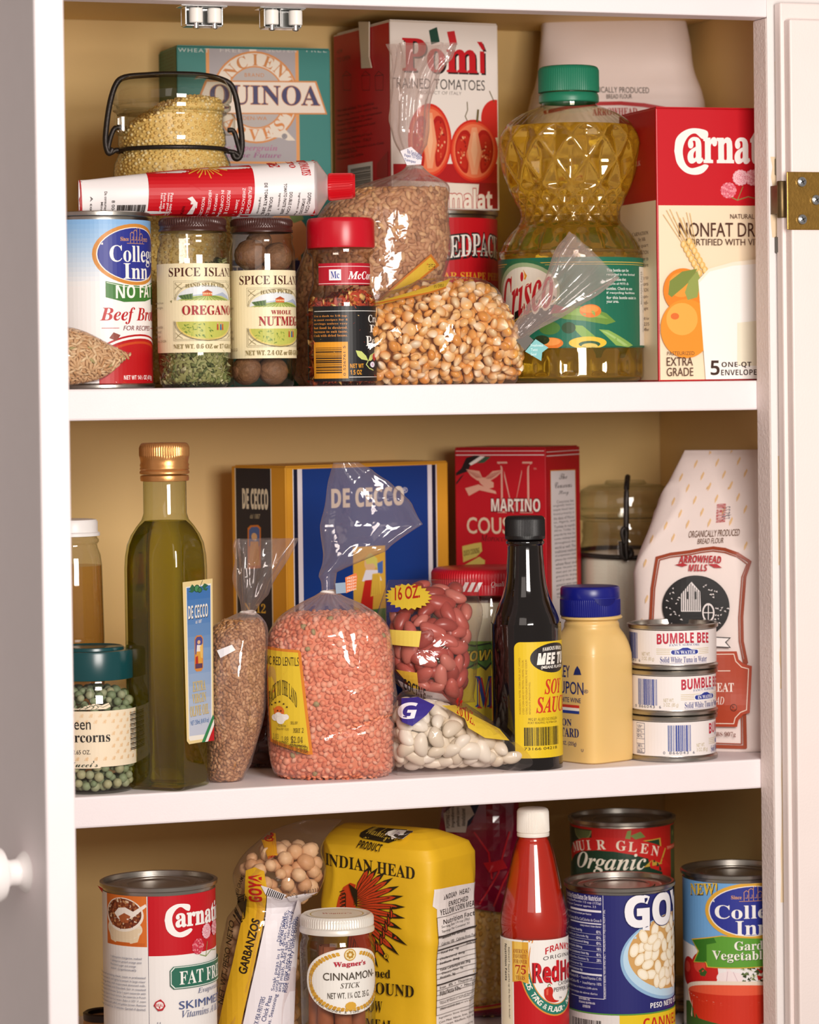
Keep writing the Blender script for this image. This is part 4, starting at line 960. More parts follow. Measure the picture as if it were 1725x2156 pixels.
A.poly([(384, 420), (394, 416), (404, 428), (402, 452), (390, 452), (398, 432), (390, 424)], '#f1e4e2'); A.text('F', 392, 428, 406, 440, '#f1e4e2', 'sansb', rot=-90); A.text('PARMA', 376, 436, 382, 452, '#2a1010', rot=-90)
A.build('tube_print', t)

# --- wheat bag
WHEAT = icos(2, (1, .52, .46), lambda x, y, z: (x, y*(1-.12*x), z))
wy = .119
secs = [(873, 350, 15, .006, wy), (870, 366, 34, .016, wy), (852, 392, 92, .032, wy), (815, 436, 130, .039, wy), (796, 520, 152, .040, wy), (772, 610, 152, .040, wy), (752, 700, 140, .040, wy), (744, 780, 130, .039, wy), (744, 812, 112, .034, wy, 3)]
q = at(744, 815, wy); t = thing('wheat_bag', 'tied clear bag of brown wheat berries standing behind the red-capped jar', 'bag of grain', (q.x, q.y, Z1))
def gathers(seed, yc, n=24, amp=.0036, base=crinkle):
    cr = crinkle(seed, .0012, 50, .0016, 26)
    def f(t, al, p, hw): return cr(t, al, p, hw)*min(1, t*6)+amp*math.sin(n*al+seed)*math.exp(-t*6)*min(1, hw*25)
    return f
film('plastic_film', loft(secs, 110, 120, .0, gathers(11, 0))[0], LOOSE(), t, False, True, top=.2)
grain_bag(t, secs, .29, .985, WHEAT, .0034, .0029, 14000, ['#c8976a', '#b78257', '#d8ae7c', '#9c6c44'], [5, 4, 3, 1], 21, 'wheat_berries', 'brown wheat berries inside the tall tied bag', 'wheat', -.003)
ps = [(873, 353, 14, .006, wy), (868, 332, 19, .009, wy), (864, 290, 36, .014, wy), (864, 225, 41, .016, wy), (872, 160, 46, .014, wy), (886, 120, 58, .012, wy), (892, 92, 66, .008, wy)]
film('plastic_plume', plume(ps, 7, .10, 2., local=False), GATHER(), t)
def twist_tie(root, px, py, y, rx, col='#efe9e4', flag=None):
    b = MB(); c0 = at(px, py, y); k = 1/pxm(c0)
    b.tube([c0+Vector((rx*k*math.cos(a), .8*rx*k*math.sin(a), .0006*math.sin(2*a))) for a in [2*PI*i/28 for i in range(28)]], .0012, 8, closed=True); b.build('twist_tie', mat(col, .5), root, True, None)
twist_tie(t, 873, 352, wy, 16)
A = Art(Flat(at(866, 330, wy-.014), (math.cos(YAW), -math.sin(YAW), 0), (0, 0, 1)), .00005)
A.poly([(843, 318), (866, 309), (889, 330), (887, 346), (857, 348)], '#ebe6ec')
A.text('Re-Sealable', 858, 318, 888, 328, '#4a4f8a', 'sansb', tilt=-1.0); A.text('Paper To Open', 852, 327, 888, 335, '#4a4f8a', 'sansb', tilt=-1.0); A.text('Tamper', 852, 336, 876, 343, '#4a4f8a', 'sansb', tilt=-.9)
A.build('sticker', t)
rowsw = loft(secs, 80, 80, .0012)[0]; bvw = bvh_of(rowsw)
A = Art(Drape(at(860, 590, wy), (math.cos(YAW), -math.sin(YAW), 0), (0, 0, 1), bvw, .004), .0001, .002)
A.poly([(790, 642), (907, 539), (925, 562), (826, 640)], '#c9752e'); A.poly([(798, 640), (906, 545), (918, 561), (830, 637)], '#d8b23c'); A.text('1.29', 902, 560, 916, 572, '#4a3a20', 'mono', rot=90); A.text('$2.4 OZ', 826, 622, 848, 629, '#4a3a20', tilt=.6)
A.build('yellow_label', t)

# --- popcorn bag
py_ = .042
secs = [(752, 728, 60, .026, py_), (768, 722, 86, .033, py_), (805, 720, 94, .035, py_), (880, 706, 107, .036, py_), (960, 700, 113, .036, py_), (1020, 703, 108, .035, py_), (1062, 722, 87, .032, py_), (1086, 750, 52, .024, py_), (1095, 764, 16, .008, py_)]
q = at(930, 814, py_); t = thing('popcorn_bag', 'clear tied bag of popping corn lying in front of the oil bottle', 'bag of popcorn', (q.x, q.y, Z1))
film('plastic_film', loft(secs, 120, 110, .001, crinkle(17, .0012, 45, .0022, 28))[0], FILM(), t, True, True)
ps = [(1068, 718, 26, .010, .03), (1082, 712, 12, .006, .024), (1100, 695, 14, .006, .018), (1135, 660, 27, .010, .014), (1180, 613, 44, .012, .012), (1222, 568, 62, .012, .010), (1252, 536, 70, .009, .008)]
film('plastic_plume', plume(ps, 6, .10, 5., rough=.003), GATHER(), t)
A = Art(Flat(at(1130, 738, .012), (math.cos(YAW), -math.sin(YAW), 0), (0, 0, 1)), .00005)
A.poly([(1106, 740), (1128, 714), (1155, 732), (1142, 742), (1140, 760)], '#6fb7b8'); A.lines(['Freshness', 'Twist', 'Seal'], 1118, 724, 1144, 752, '#d9eeee', just=False)
A.poly([(1086, 716), (1110, 704), (1124, 716), (1106, 738)], '#4a4238'); A.build('sticker', t)
rowsp = loft(secs, 80, 80, .002)[0]; bvp = bvh_of(rowsp)
A = Art(Drape(at(880, 620, py_), (math.cos(YAW), -math.sin(YAW), 0), (0, 0, 1), bvp, .004), .0001, .0008)
A.poly([(788, 640), (900, 606), (950, 586), (938, 606), (905, 618), (792, 646)], '#d8b23c'); A.line([(788, 643), (905, 618), (938, 607)], .0012, '#c9752e'); A.text('FS DELI', 914, 600, 934, 607, '#8a7428', tilt=.5)
A.build('yellow_label', t)
def kernfn(x, y, z):
    k = 1-.30*max(0, z)-.12*z; return (x*k*.92, y*k*.62, z*(1.0 if z < 0 else 1.12))
KV, KF = icos(3, (1, 1, 1), kernfn)
def kern_mat(key, c1, c2):
    m, nt, N, L = newmat(key); b = N['Principled BSDF']; b.inputs['Roughness'].default_value = .3
    tc = N.new('ShaderNodeTexCoord'); sx = N.new('ShaderNodeSeparateXYZ'); L.new(tc.outputs['Generated'], sx.inputs[0])
    rp = N.new('ShaderNodeValToRGB'); L.new(sx.outputs['Z'], rp.inputs[0]); e = rp.color_ramp.elements
    e[0].position, e[0].color = .35, (*srgb(c1), 1); e[1].position, e[1].color = .9, (*srgb(c2), 1); L.new(rp.outputs[0], b.inputs['Base Color'])
    return m
kms = [kern_mat('kernel_a', '#e3a552', '#f5e2ba'), kern_mat('kernel_b', '#ecbc78', '#f8ebcf'), kern_mat('kernel_c', '#dd9644', '#f3d8a8')]
protos = [mk('popcorn_kernel', KV, [tuple(f) for f in KF], m) for m in kms]
def strew(protos, secs, t0, t1, mind, n, size, seed, label, cat, group, grow=-.004, face=-.1, flat=.3, most=300, jit=.1, core=None, corename=None, corelabel=None, rows=None, tumble=True):
    """separate pieces against the inside of a bag or jar"""
    rdn = np.random.RandomState(seed)
    if rows is None: rows = loft(secs, 60, 64, grow, None, t0, t1)[0]
    V, F = solid(rows); pts = scatter(V, F, n, mind, rdn, face)
    pts = sorted(pts, key=lambda q: -q[1].dot(np.array(-VH)))
    R = rotmats(np.array([q[1] for q in pts]), rdn, flat); k = 0
    for i, (p, nn) in enumerate(pts[:most]):
        o = protos[k] if k < len(protos) else protos[rdn.randint(len(protos))].copy()
        if k >= len(protos): COL.objects.link(o)
        k += 1
        s = size*(1+jit*rdn.randn()); M = R[i]
        if tumble and rdn.rand() < .5: M = M[:, [1, 2, 0]]
        o.matrix_world = Matrix.Translation(Vector(p))@Matrix(M.tolist()).to_4x4()@Matrix.Diagonal((s, s, s, 1))
        tag(o, label, cat, group)
    return pts, rdn, V, F
pts, rdn, V, F = strew(protos, secs, .03, .97, .0062, 9000, .0042, 31, 'golden popcorn kernel inside the clear tied bag', 'popcorn kernel', 'popcorn kernels in the clear bag')
rest = pts[300:]
V2, F2 = solid(loft(secs, 40, 40, -.0075, None, .03, .97)[0])
rp = scatter(V2, F2, 4000, .0055, rdn, -.2)
kern2 = icos(2, (1, 1, 1), kernfn)
tag(grain_mesh('popcorn_filling', rest+rp, kern2, .0042, [mat('#e2a355', .4), mat('#efc68a', .4)], [3, 2], rdn, .2, 0, .1, solid(loft(secs, 30, 30, -.013, None, .08, .74)[0])), 'more popcorn deep inside the clear tied bag', 'popcorn', kind='stuff')

# --- oil bottle with green cap
c, r = cylpx(1052, 1354, 640, .088); c.z = Z1; q = lambda py: at(1203, py, c.y).z-Z1; k = 1/pxm(c)
t = thing('oil_bottle', 'large clear bottle of yellow vegetable oil with green cap', 'oil bottle', c)
prof_px = [(118, 806), (138, 804), (149, 797), (151, 785), (151, 735), (151, 545), (149, 536), (142, 515), (128, 494), (114, 478), (106, 466), (104, 455), (107, 442), (117, 420), (131, 392), (144, 350), (149, 315), (149, 300), (144, 283), (131, 264), (108, 246), (84, 233), (66, 226), (58, 222)]
C_ = catmull(prof_px, 170)
def facet(a, py):
    def tri(x): x = x % 1.; return 1-abs(2*x-1)
    w = lambda lo, hi, m: max(0, min(1, (py-lo)/m, (hi-py)/m))
    d = 0
    u = a*13/(2*PI); v = py/98.
    d -= .0054*min(tri(u+v), tri(u-v))*w(268, 408, 14)
    u = a*20/(2*PI); v = py/38.
    d -= .0034*min(tri(u+v), tri(u-v))*w(404, 478, 8)
    d -= .0016*max(0, math.sin(a*17))**.5*w(484, 536, 10)
    d -= .0018*max(0, math.sin(a*15))**.4*w(750, 792, 8)
    d -= .0008*math.sin(a*40)*w(232, 268, 8)
    return d
def bottle_rows(shrink, lo=None, n=220):
    rows = []
    for hw, py in C_:
        if lo and py < lo: continue
        rows.append([Vector((c.x+(hw*k-shrink+facet(2*PI*j/n, py))*math.cos(2*PI*j/n), c.y+(hw*k-shrink+facet(2*PI*j/n, py))*math.sin(2*PI*j/n), c.z+max(.0002+shrink, q(py)))) for j in range(n)])
    return rows
b = MB(); b.grid(bottle_rows(0), True, True, False); b.build('plastic_body', glass('#fdfcf6', '#d8d2b8', .0, 1.5), t, True, None)
b = MB(); b.grid(bottle_rows(.0009, 268), True, True, True); b.build('oil', liquid('#fff2ae', 1.42, .0, .14, '#ffd655'), t, True, None)
GRN = mat('#1f7a5c', .35, bump=.03)
ribbed('cap', [(60*k, q(196)), (63.5*k, q(195)), (63.5*k, q(150)), (61*k, q(143.5)), (57*k, q(141.5)), (.0005, q(141.5))], c, GRN, t, 90, .0002, q(195)-1e-5, q(150)+1e-5)
lathe_part('cap_ring', [(60*k, q(218)), (63*k, q(216)), (63.5*k, q(208)), (62.5*k, q(201)), (60*k, q(198))], c, GRN, t, 80, False, False)
lathe_part('neck', [(58*k, q(226)), (59*k, q(215)), (56*k, q(196))], c, glass('#fdfcf6', '#d8d2b8', .0, 1.5), t, 60, False, False)
A = label_on(Cyl(c, r+.0004, .0035), q(734), q(547), '#1f6d54', PI*.97)
A.bu(-160, 160, 551, 552.6, '#d9b64a'); A.bu(-160, 160, 556, 557, '#d9b64a'); A.bu(-160, 160, 730, 731.4, '#164c3a')
A.eu(-39, 610, 33, 68, '#2f6f4a'); A.eu(-38, 612, 30, 62, '#9fb489'); A.eu(-37, 614, 27, 55, '#e9e2d2')
A.pu([(-62, 672), (-14, 618), (-10, 628), (-60, 690)], '#1d1a14'); A.pu([(-66, 676), (-12, 640), (-6, 660), (-58, 735), (-66, 735)], '#20211a'); A.lu([(-62, 690), (-8, 628)], .9, '#d9b64a')
A.pu([(-37, 565), (-33.6, 578), (-35, 586), (-38.6, 586), (-40, 578)], '#e0922c'); A.pu([(-37, 572), (-35.4, 580), (-37, 585), (-38.6, 580)], '#f2cf5a')
A.tu('Crisco', -62, -13, 570, 662, '#c0242c', 'bi', off=.012, out=('#efe6d0', .05), tilt=.42)
V_ = [((-3, 640), (-10, 636), '#8fae4a')]
A.pu([(-12, 650), (0, 642), (14, 648), (26, 660), (34, 678), (26, 684), (10, 676), (-4, 672), (-14, 664)], '#6d9340'); A.pu([(-10, 654), (2, 648), (16, 655), (28, 672), (10, 666), (-4, 662)], '#88ab52')
A.eu(14, 655, 8, 14, '#e07a2c'); A.eu(13, 651, 7, 8, '#eb9440'); A.pu([(-12, 640), (-2, 650), (-6, 658), (-16, 660)], '#a32430')
A.pu([(0, 684), (8, 686), (20, 716), (14, 728), (4, 700)], '#7fa548'); A.pu([(20, 694), (28, 696), (52, 728), (46, 732), (34, 728)], '#8db35a'); A.pu([(22, 697), (26, 699), (46, 728), (42, 729)], '#a9c97c')
A.eu(-16, 690, 8, 14, '#4e7a38'); A.eu(-15, 722, 9, 12, '#e07a2c'); A.eu(-15, 719, 7, 8, '#ee9a4c'); A.eu(12, 722, 14, 13, '#e8bf3a'); A.eu(13, 725, 8, 7, '#2c5a3c'); A.eu(13, 729, 6, 6, '#d9c060'); A.eu(-2, 690, 5, 12, '#2c4a28'); A.eu(-22, 715, 6, 10, '#2a3a20')
A.tu('32 FL OZ (1 QT) 946mL', -45, -20, 712, 726, '#241a10', 'sans')
A.lines(['This bottle can be', 'recycled in the limited', 'communities that', 'recycle all PETE ♴', 'bottles. Check to see', 'if recycling facilities', 'for this bottle exist in', 'your area.'], 1277, 566, 1338, 643, '#e9efe8', 'sans', off=.012, just=False)
A.bu(63, 80, 560, 728, '#e9e4de'); A.tu('Nutrition Facts', 66, 69, 570, 640, '#2a2624', 'sansb', rot=90); A.tu('Serving Size 1 Tbsp', 71, 73, 570, 700, '#2a2624', rot=90)
A.build('paper_label', t)
# ================================================================ middle shelf
def shelf_py(px, y, z=None): return project(Vector((at(px, 1600, y).x, y, Z2 if z is None else z)))[1]
# --- white-capped bottle at the left edge
c, r = cylpx(84, 217, 1300, .085); c.z = Z2; q = lambda py: at(150, py, c.y).z-Z2; k = 1/pxm(c)
t = thing('syrup_bottle', 'tall clear bottle of pale amber liquid with white cap behind the peppercorn jar', 'bottle', c)
lathe_part('glass_body', [(58*k, 0), (66*k, .004), (69*k, q(1340)), (66*k, q(1190)), (63*k, q(1168)), (57*k, q(1152)), (56*k, q(1146)), (60*k, q(1141)), (60*k, q(1136)), (56*k, q(1132)), (56*k, q(1128))], c, JAR(), t, 64, True, False)
lathe_part('liquid', [(57*k, .001), (65*k, .005), (67.6*k, q(1340)), (64.6*k, q(1192)), (64.4*k, q(1190.5)), (.0005, q(1190))], c, glass('#f6e6c8', '#dcbf8e', 0, 1.2), t, 64, True, True)
lathe_part('cap', [(57*k, q(1129)), (62.5*k, q(1128)), (62.5*k, q(1122)), (58*k, q(1119)), (58*k, q(1099)), (55*k, q(1094)), (48*k, q(1093)), (.0005, q(1093))], c, mat('#f3efee', .35), t, 64)

# --- green peppercorn jar
r = .031; c = on(193, 1681, Z2); c = Vector((at(193, 1560, .036).x, .036, Z2)); q = lambda py: at(193, py, c.y).z-Z2; k = 1/pxm(c); hw = r/k
t = thing('peppercorn_jar', 'glass jar of green peppercorns with dark teal lid at the left edge', 'spice jar', c)
lathe_part('glass_body', [(r*.86, 0), (r*.95, .002), (r*.985, .007), (r, .02), (r, q(1480)), (r*.985, q(1463)), (r*.93, q(1448)), (r*.90, q(1440)), (r*.91, q(1432)), (r*.9, q(1428))], c, JAR(), t, 80, True, False)
TEALP = mat('#0e4347', .25, spec=.6)
lathe_part('lid', [(r*.9, q(1427)), (r*.945, q(1426)), (r*.95, q(1423)), (r*.95, q(1372)), (r*.93, q(1367)), (r*.86, q(1366)), (r*.74, q(1366)), (r*.73, q(1361)), (r*.70, q(1359.5)), (r*.66, q(1362)), (.0005, q(1362))], c, TEALP, t, 96)
A = label_on(Cyl(c, r, .0025), q(1604), q(1488), '#eddcc0')
A.clip = None; A.pu([(-40, 1492), (-9, 1492), (-3, 1486), (2, 1482), (7, 1486), (12, 1481), (13.5, 1489), (10, 1494), (-40, 1494)], '#eddcc0'); A.pu([(-40, 1600), (8, 1600), (8, 1612), (5, 1618), (-40, 1618)], '#eddcc0')
for x in (-8, -4, 0, 3): A.lu([(x-2, 1490), (x, 1484), (x+2, 1490), (x, 1493)], .35, '#3c4a30')
A.lu([(-10, 1487), (-4, 1491), (3, 1485), (8, 1490), (12.5, 1484)], .3, '#3c4a30')
for i in range(8):
    for jx in range(9):
        y_ = 1503+i*13; x_ = -14+jx*6.2+(i % 2)*3
        if 1518 < y_ < 1588 and x_ < 13: continue
        A.tu('B', x_, x_+2.6, y_, y_+8, '#e9c08c', 'script')
A.tu('Green', -7.6, -.4, 1520, 1536, '#23201e', 'sans', ref=(3, 5)); A.tu('Peppercorns', -7.6, 12.6, 1548, 1563, '#23201e', 'serif', ref=(6, 11))
A.tu('2.65 OZ.', -6, -.8, 1579, 1588, '#3a3532', 'sans', ref=(5, 8)); A.tu("Balducci's", -7, 4, 1602, 1615, '#23352a', 'script', ref=(5, 10))
for i in range(24): A.bu(30.5, 42, 1506+i*3.4, 1506+i*3.4+(1.2, 2.2, 1.6)[i % 3], '#2a2624')
A.build('paper_label', t)
def pepfn(x, y, z):
    kx = 1+.05*noise.noise(Vector((x, y, z))*4)+.03*noise.noise(Vector((x, y, z))*9); return (x*kx, y*kx, z*kx)
V, F = icos(3, (1, 1, 1), pepfn)
rowsP = [[Vector((c.x+rr*math.cos(2*PI*i/48), c.y+rr*math.sin(2*PI*i/48), c.z+z)) for i in range(48)] for rr, z in ((r*.55, .004), (r*.82, .0055), (r*.87, .012), (r*.87, q(1480)), (r*.80, q(1462)), (r*.5, q(1452)), (.002, q(1450)))]
pp = [mk('peppercorn', V, [tuple(f) for f in F], mat(cc, .55, noise_amt=.14, noise_scale=2.2)) for cc in ('#8f9b78', '#a5a886', '#7d8b68', '#b0ac86')]
pts, rdn, V_, F_ = strew(pp, None, 0, 1, .0053, 9000, .0029, 41, 'dried green peppercorn inside the teal-lidded jar', 'peppercorn', 'green peppercorns in the jar', face=-.05, flat=.2, most=300, rows=rowsP)
sm = [[c+Vector((0, 0, 0))+Vector(((p-c).x*.78, (p-c).y*.78, .002+(p-c).z*.93)) for p in rw] for rw in rowsP]
V2, F2 = solid(sm)
tag(grain_mesh('peppercorn_filling', scatter(V2, F2, 3000, .0052, rdn, -.3), icos(2), .0028, [mat('#8f9b78', .6), mat('#a5a886', .6)], [1, 1], rdn, .2, 0, .05, None), 'more green peppercorns deep inside the teal-lidded jar', 'peppercorns', kind='stuff')

# --- square bottle of olive oil
a_ = .0445; cor = on(380, 1668, Z2); c = Vector((cor.x, cor.y+a_*.685, Z2)); q = lambda py: at(348, py, c.y).z-Z2; ROT = math.radians(45.5)
t = thing('olive_oil_bottle', 'square glass bottle of green olive oil with ridged copper cap', 'oil bottle', c)
ks = 1/pxm(c)
def sq_rows(levels, shrink=0., n=96):
    rows = []
    for ha, z, e in levels:
        row = []
        for j in range(n):
            a = 2*PI*j/n; cs, sn = math.cos(a), math.sin(a); rr = (ha-shrink)/((abs(cs)**e+abs(sn)**e)**(1/e))
            row.append(Vector((c.x+rr*math.cos(a+ROT), c.y+rr*math.sin(a+ROT), c.z+z)))
        rows.append(row)
    return rows
hb = a_/2
body = [(hb*.90, .0002, 8), (hb*.97, .0012, 9), (hb, .0035, 9), (hb, q(1400), 9), (hb, q(1195), 9), (hb*.99, q(1170), 8), (hb*.95, q(1145), 7), (hb*.88, q(1125), 5), (hb*.78, q(1108), 3.6), (46.5*ks, q(1094), 2.6), (45.5*ks, q(1080), 2), (45.5*ks, q(1012), 2)]
b = MB(); b.grid(sq_rows(body), True, True, False); b.build('glass_body', glass('#f4f6e6', '#a9b27a', 0, 1.5), t, True, None)
oil = [(x[0], max(x[1], .003), x[2]) for x in body[:9]]+[(45.5*ks, q(1096), 2.4)]
oil[0] = (hb*.90, .0022, 8); oil[1] = (hb*.96, .0030, 9); oil[2] = (hb, .0050, 9)
b = MB(); b.grid(sq_rows(oil, .0014), True, True, True); b.build('olive_oil', liquid('#dcd656', 1.16, 0, .10, '#bdb834'), t, True, 40)
COP = mat('#d69a5e', .32, .75, bump=.1, bump_scale=300); cc_ = Vector((c.x, c.y, c.z)); kk = ks
ribbed('cap', [(49*kk, q(998)), (52*kk, q(997)), (52.5*kk, q(993)), (50*kk, q(990)), (52*kk, q(987)), (50.5*kk, q(983)), (52*kk, q(979)), (50*kk, q(974)), (51*kk, q(966)), (52.3*kk, q(961)), (52*kk, q(958)), (52*kk, q(943)), (51*kk, q(937)), (48*kk, q(933)), (44*kk, q(932)), (.0005, q(932))], c, COP, t, 64, .00035, q(958)-1e-5, q(943)+1e-5)
lathe_part('cap_ring', [(46*kk, q(1013)), (50.5*kk, q(1012)), (51.5*kk, q(1006)), (50.5*kk, q(1001)), (47*kk, q(1000))], c, COP, t, 72, False, False)
N_ = Vector((math.cos(ROT-PI/2), math.sin(ROT-PI/2), 0)); U_ = Vector((math.cos(ROT), math.sin(ROT), 0))
FS = Flat(c+N_*(hb+.0002), U_, (0, 0, 1)); A = Art(FS)
A.poly([(384, 1226), (447, 1218), (450, 1558), (398, 1567), (393, 1560)], '#eed79c'); A.poly([(391, 1236), (444, 1228), (447, 1553), (400, 1560), (397, 1555)], '#f3efe4')
gr = mixc('#3f78bb', '#c3cbdd', 12)
for i in range(12):
    y0, y1 = 1238+i*26, 1238+(i+1)*26; f = lambda y: (y-1238)/312
    A.poly([(392.5+6*f(y0), y0), (442.5+2*f(y0), y0-6), (442.5+2*f(y1), y1-6), (392.5+6*f(y1), y1)], gr[i])
for pts in ([(398, 1240), (404, 1230), (412, 1238), (406, 1246)], [(396, 1246), (408, 1238), (412, 1242), (404, 1248)], [(424, 1236), (430, 1228), (438, 1232), (430, 1240)], [(424, 1240), (438, 1238), (434, 1244)]): A.poly(pts, '#2f6a48')
A.ell(414, 1239, 6, 8, '#1f4a30'); A.ell(414, 1239, 4.6, 6.4, '#4b9160'); A.ell(420, 1242, 5, 6, '#1f4a30'); A.ell(420, 1242, 3.8, 4.6, '#3c7d50'); A.line([(421, 1234), (426, 1222)], .0005, '#1f4a30')
A.text('DE CECCO', 395.5, 1273, 437, 1301, '#f2efe8', 'sansb', sh=('#1c1a1c', .0004, -.0005)); A.text('dal 1887', 411, 1305, 424, 1312, '#f2efe8', 'sans', shear=.2)
A.poly([(409, 1345), (413, 1338), (423, 1337), (427, 1343), (427, 1406), (423, 1413), (413, 1414), (409, 1409)], '#d98a3a'); A.poly([(410.5, 1347), (414, 1341), (422, 1340), (425.5, 1345), (425.5, 1378), (410.5, 1378)], '#4a4a90')
A.ell(418, 1352, 3.2, 4.2, '#e3b98c'); A.poly([(414, 1358), (422, 1358), (423, 1372), (413, 1373)], '#ece6e2'); A.poly([(413, 1372), (423, 1371), (425, 1398), (411, 1400)], '#e0a13c'); A.poly([(411, 1384), (416, 1380), (417, 1402), (411, 1402)], '#b8281f'); A.poly([(420, 1362), (426, 1354), (426, 1386), (422, 1384)], '#e8bd62')
A.poly([(410.5, 1398), (425.5, 1396), (425.5, 1406), (410.5, 1408)], '#5a3a5c')
A.text('EXTRA', 405, 1433, 432, 1454, '#dcbd62', 'serif', sh=('#8b8f9a', .0002, -.0003)); A.text('VIRGIN', 404, 1459, 433, 1479, '#dcbd62', 'serif', sh=('#8b8f9a', .0002, -.0003)); A.text('OLIVE OIL', 399, 1484, 439, 1506, '#dcbd62', 'serif', sh=('#8b8f9a', .0002, -.0003))
A.text('NET: 250mL (8.45 fl oz)', 401, 1514, 439, 1527, '#4a78b0', 'sans')
A.poly([(424, 1563), (448, 1504), (450, 1512), (431, 1562)], '#2f8a56'); A.poly([(431, 1562), (450, 1514), (450, 1526), (437, 1561)], '#f1efe8'); A.poly([(437, 1561), (450, 1528), (450, 1559)], '#c4212a')
A.build('paper_label', t)
N2 = Vector((math.cos(ROT+PI/2), math.sin(ROT+PI/2), 0)); FB = Flat(c+N2*(hb+.0002), (-U_.x, -U_.y, 0), (0, 0, 1))
A = Art(FB); A.box(-.016, .015, .016, .098, '#d8d2a8', px=False); A.text('PRODUCT OF ITALY', -.014, .085, .014, .09, '#6b5a34', px=False); A.bars
for i in range(14): A.text('olive oil cold pressed', -.013, .055-i*.0028, .013, .0565-i*.0028, '#6b6a4a', px=False)
A.build('back_label', t)

# --- bag of bulgur
yb = .052
secs = [(522, 1288, 13, .008, yb), (517, 1298, 30, .014, yb), (506, 1314, 52, .024, yb), (497, 1340, 65, .031, yb), (496, 1400, 67, .034, yb), (494, 1480, 66, .034, yb), (488, 1555, 58, .032, yb), (478, 1608, 47, .028, yb), (474, shelf_py(474, yb)-2, 38, .020, yb, 3)]
q0 = at(474, 1640, yb); t = thing('bulgur_bag', 'narrow tied clear bag of tan cracked wheat beside the olive oil bottle', 'bag of grain', (q0.x, q0.y, Z2))
film('plastic_film', loft(secs, 110, 100, 0, gathers(23, 0))[0], LOOSE(), t, False, True, top=.16)
grain_bag(t, secs, .2, .985, icos(1, (1, .55, .5)), .0024, .0020, 16000, ['#bb8a5e', '#a87549', '#cfa276', '#93623c'], [5, 4, 3, 1], 51, 'cracked_wheat', 'tan cracked wheat inside the narrow tied bag', 'cracked wheat', -.0025)
film('plastic_plume', plume([(522, 1291, 13, .006, yb), (527, 1270, 19, .010, yb), (535, 1235, 33, .014, yb), (543, 1195, 50, .014, yb), (552, 1160, 60, .012, yb), (562, 1134, 66, .008, yb)], 6, .12, 7., rough=.003, local=False), LOOSE(), t)
twist_tie(t, 522, 1290, yb, 15)
rowsb = loft(secs, 60, 60, .001)[0]; A = Art(Drape(at(490, 1400, yb), (math.cos(YAW), -math.sin(YAW), 0), (0, 0, 1), bvh_of(rowsb), .004), .0001, .0008)
A.poly([(462, 1362), (494, 1349), (502, 1360), (470, 1377)], '#f3eeee'); A.build('price_sticker', t)

# --- dark beans in the shadow behind
yd = .125
secs = [(560, 1430, 20, .010, yd), (560, 1460, 60, .026, yd), (560, 1540, 78, .034, yd), (560, shelf_py(560, yd)-2, 66, .028, yd, 3)]
q0 = at(560, 1600, yd); t = thing('bean_bag', 'small clear bag of dark beans in the shadow behind the red lentils', 'bag of beans', (q0.x, q0.y, Z2))
film('plastic_film', loft(secs, 60, 70, 0, crinkle(29))[0], FILM(), t, True, True)
grain_bag(t, secs, .05, .97, icos(2, (1, .6, .55)), .0072, .0085, 2500, ['#6b3026', '#7a3a2c', '#55241e'], [3, 2, 2], 53, 'dark_beans', 'dark red-brown beans in the shadowed bag', 'beans', -.006)

# --- pasta carton
t, F, S, (w, d, h) = carton('pasta_carton', 'large dark blue and yellow pasta carton behind the red lentils', 'food box', 600, .172, math.radians(20), Z2, 984, 943, 487, 'L', mat('#d99a2c', .4))
A = face_sheet(F, w, h, '#e0a030')
A.box(620, 983, 923, 1640, '#e9e4e6'); A.box(622, 983, 921, 1640, '#0f1636'); A.box(630, 983, 913, 1640, '#e9e4ea'); A.box(640, 983, 904, 1640, '#123a86')
A.text('DE CECCO', 698, 1027, 850, 1066, '#e9dccb', 'sansb', off=.02); A.text('®', 846, 1026, 858, 1038, '#e9e4ea')
A.box(746, 1150, 814, 1640, '#d8a93a'); A.box(748, 1152, 812, 1640, '#e0b044')
A.ell(780, 1186, 13, 17, '#e3b98c'); A.poly([(768, 1176), (780, 1164), (794, 1176), (796, 1200), (786, 1186), (772, 1188)], '#d9cf6a'); A.poly([(770, 1200), (796, 1200), (804, 1222), (762, 1224)], '#e8e6f0'); A.poly([(794, 1186), (806, 1180), (806, 1206), (796, 1210)], '#4a70b8')
A.poly([(768, 1222), (788, 1220), (784, 1290), (756, 1290)], '#c8281f'); A.poly([(784, 1208), (800, 1206), (802, 1250), (780, 1256)], '#e8c04a'); A.poly([(756, 1286), (812, 1280), (812, 1340), (756, 1340)], '#4a7a44')
for i in range(5): A.line([(784+i*3, 1210), (782+i*4, 1252)], .0004, '#b98c28')
A.build('front_print', t)
A = face_sheet(S, d, h, '#dc9c30'); A.box(499, 983, 576, 1640, '#e9e0d0'); A.box(501, 983, 574, 1640, '#141a30')
A.text('DE CECCO', 511, 1030, 565, 1071, '#e2dac6', 'sansb', off=.03); A.text('dal 1887', 527, 1082, 548, 1092, '#b9ae94', 'sans', shear=.2)
A.poly([(522, 1112), (528, 1106), (544, 1105), (550, 1111), (550, 1196), (522, 1198)], '#d07a35'); A.poly([(525, 1116), (530, 1110), (542, 1109), (547, 1114), (547, 1150), (525, 1150)], '#4a68a8'); A.ell(536, 1130, 6, 8, '#e3b98c'); A.poly([(528, 1140), (545, 1140), (547, 1190), (525, 1192)], '#e0a13c')
A.text('N. 12', 515, 1270, 560, 1290, '#e2b64a', 'serif'); A.build('side_print', t)

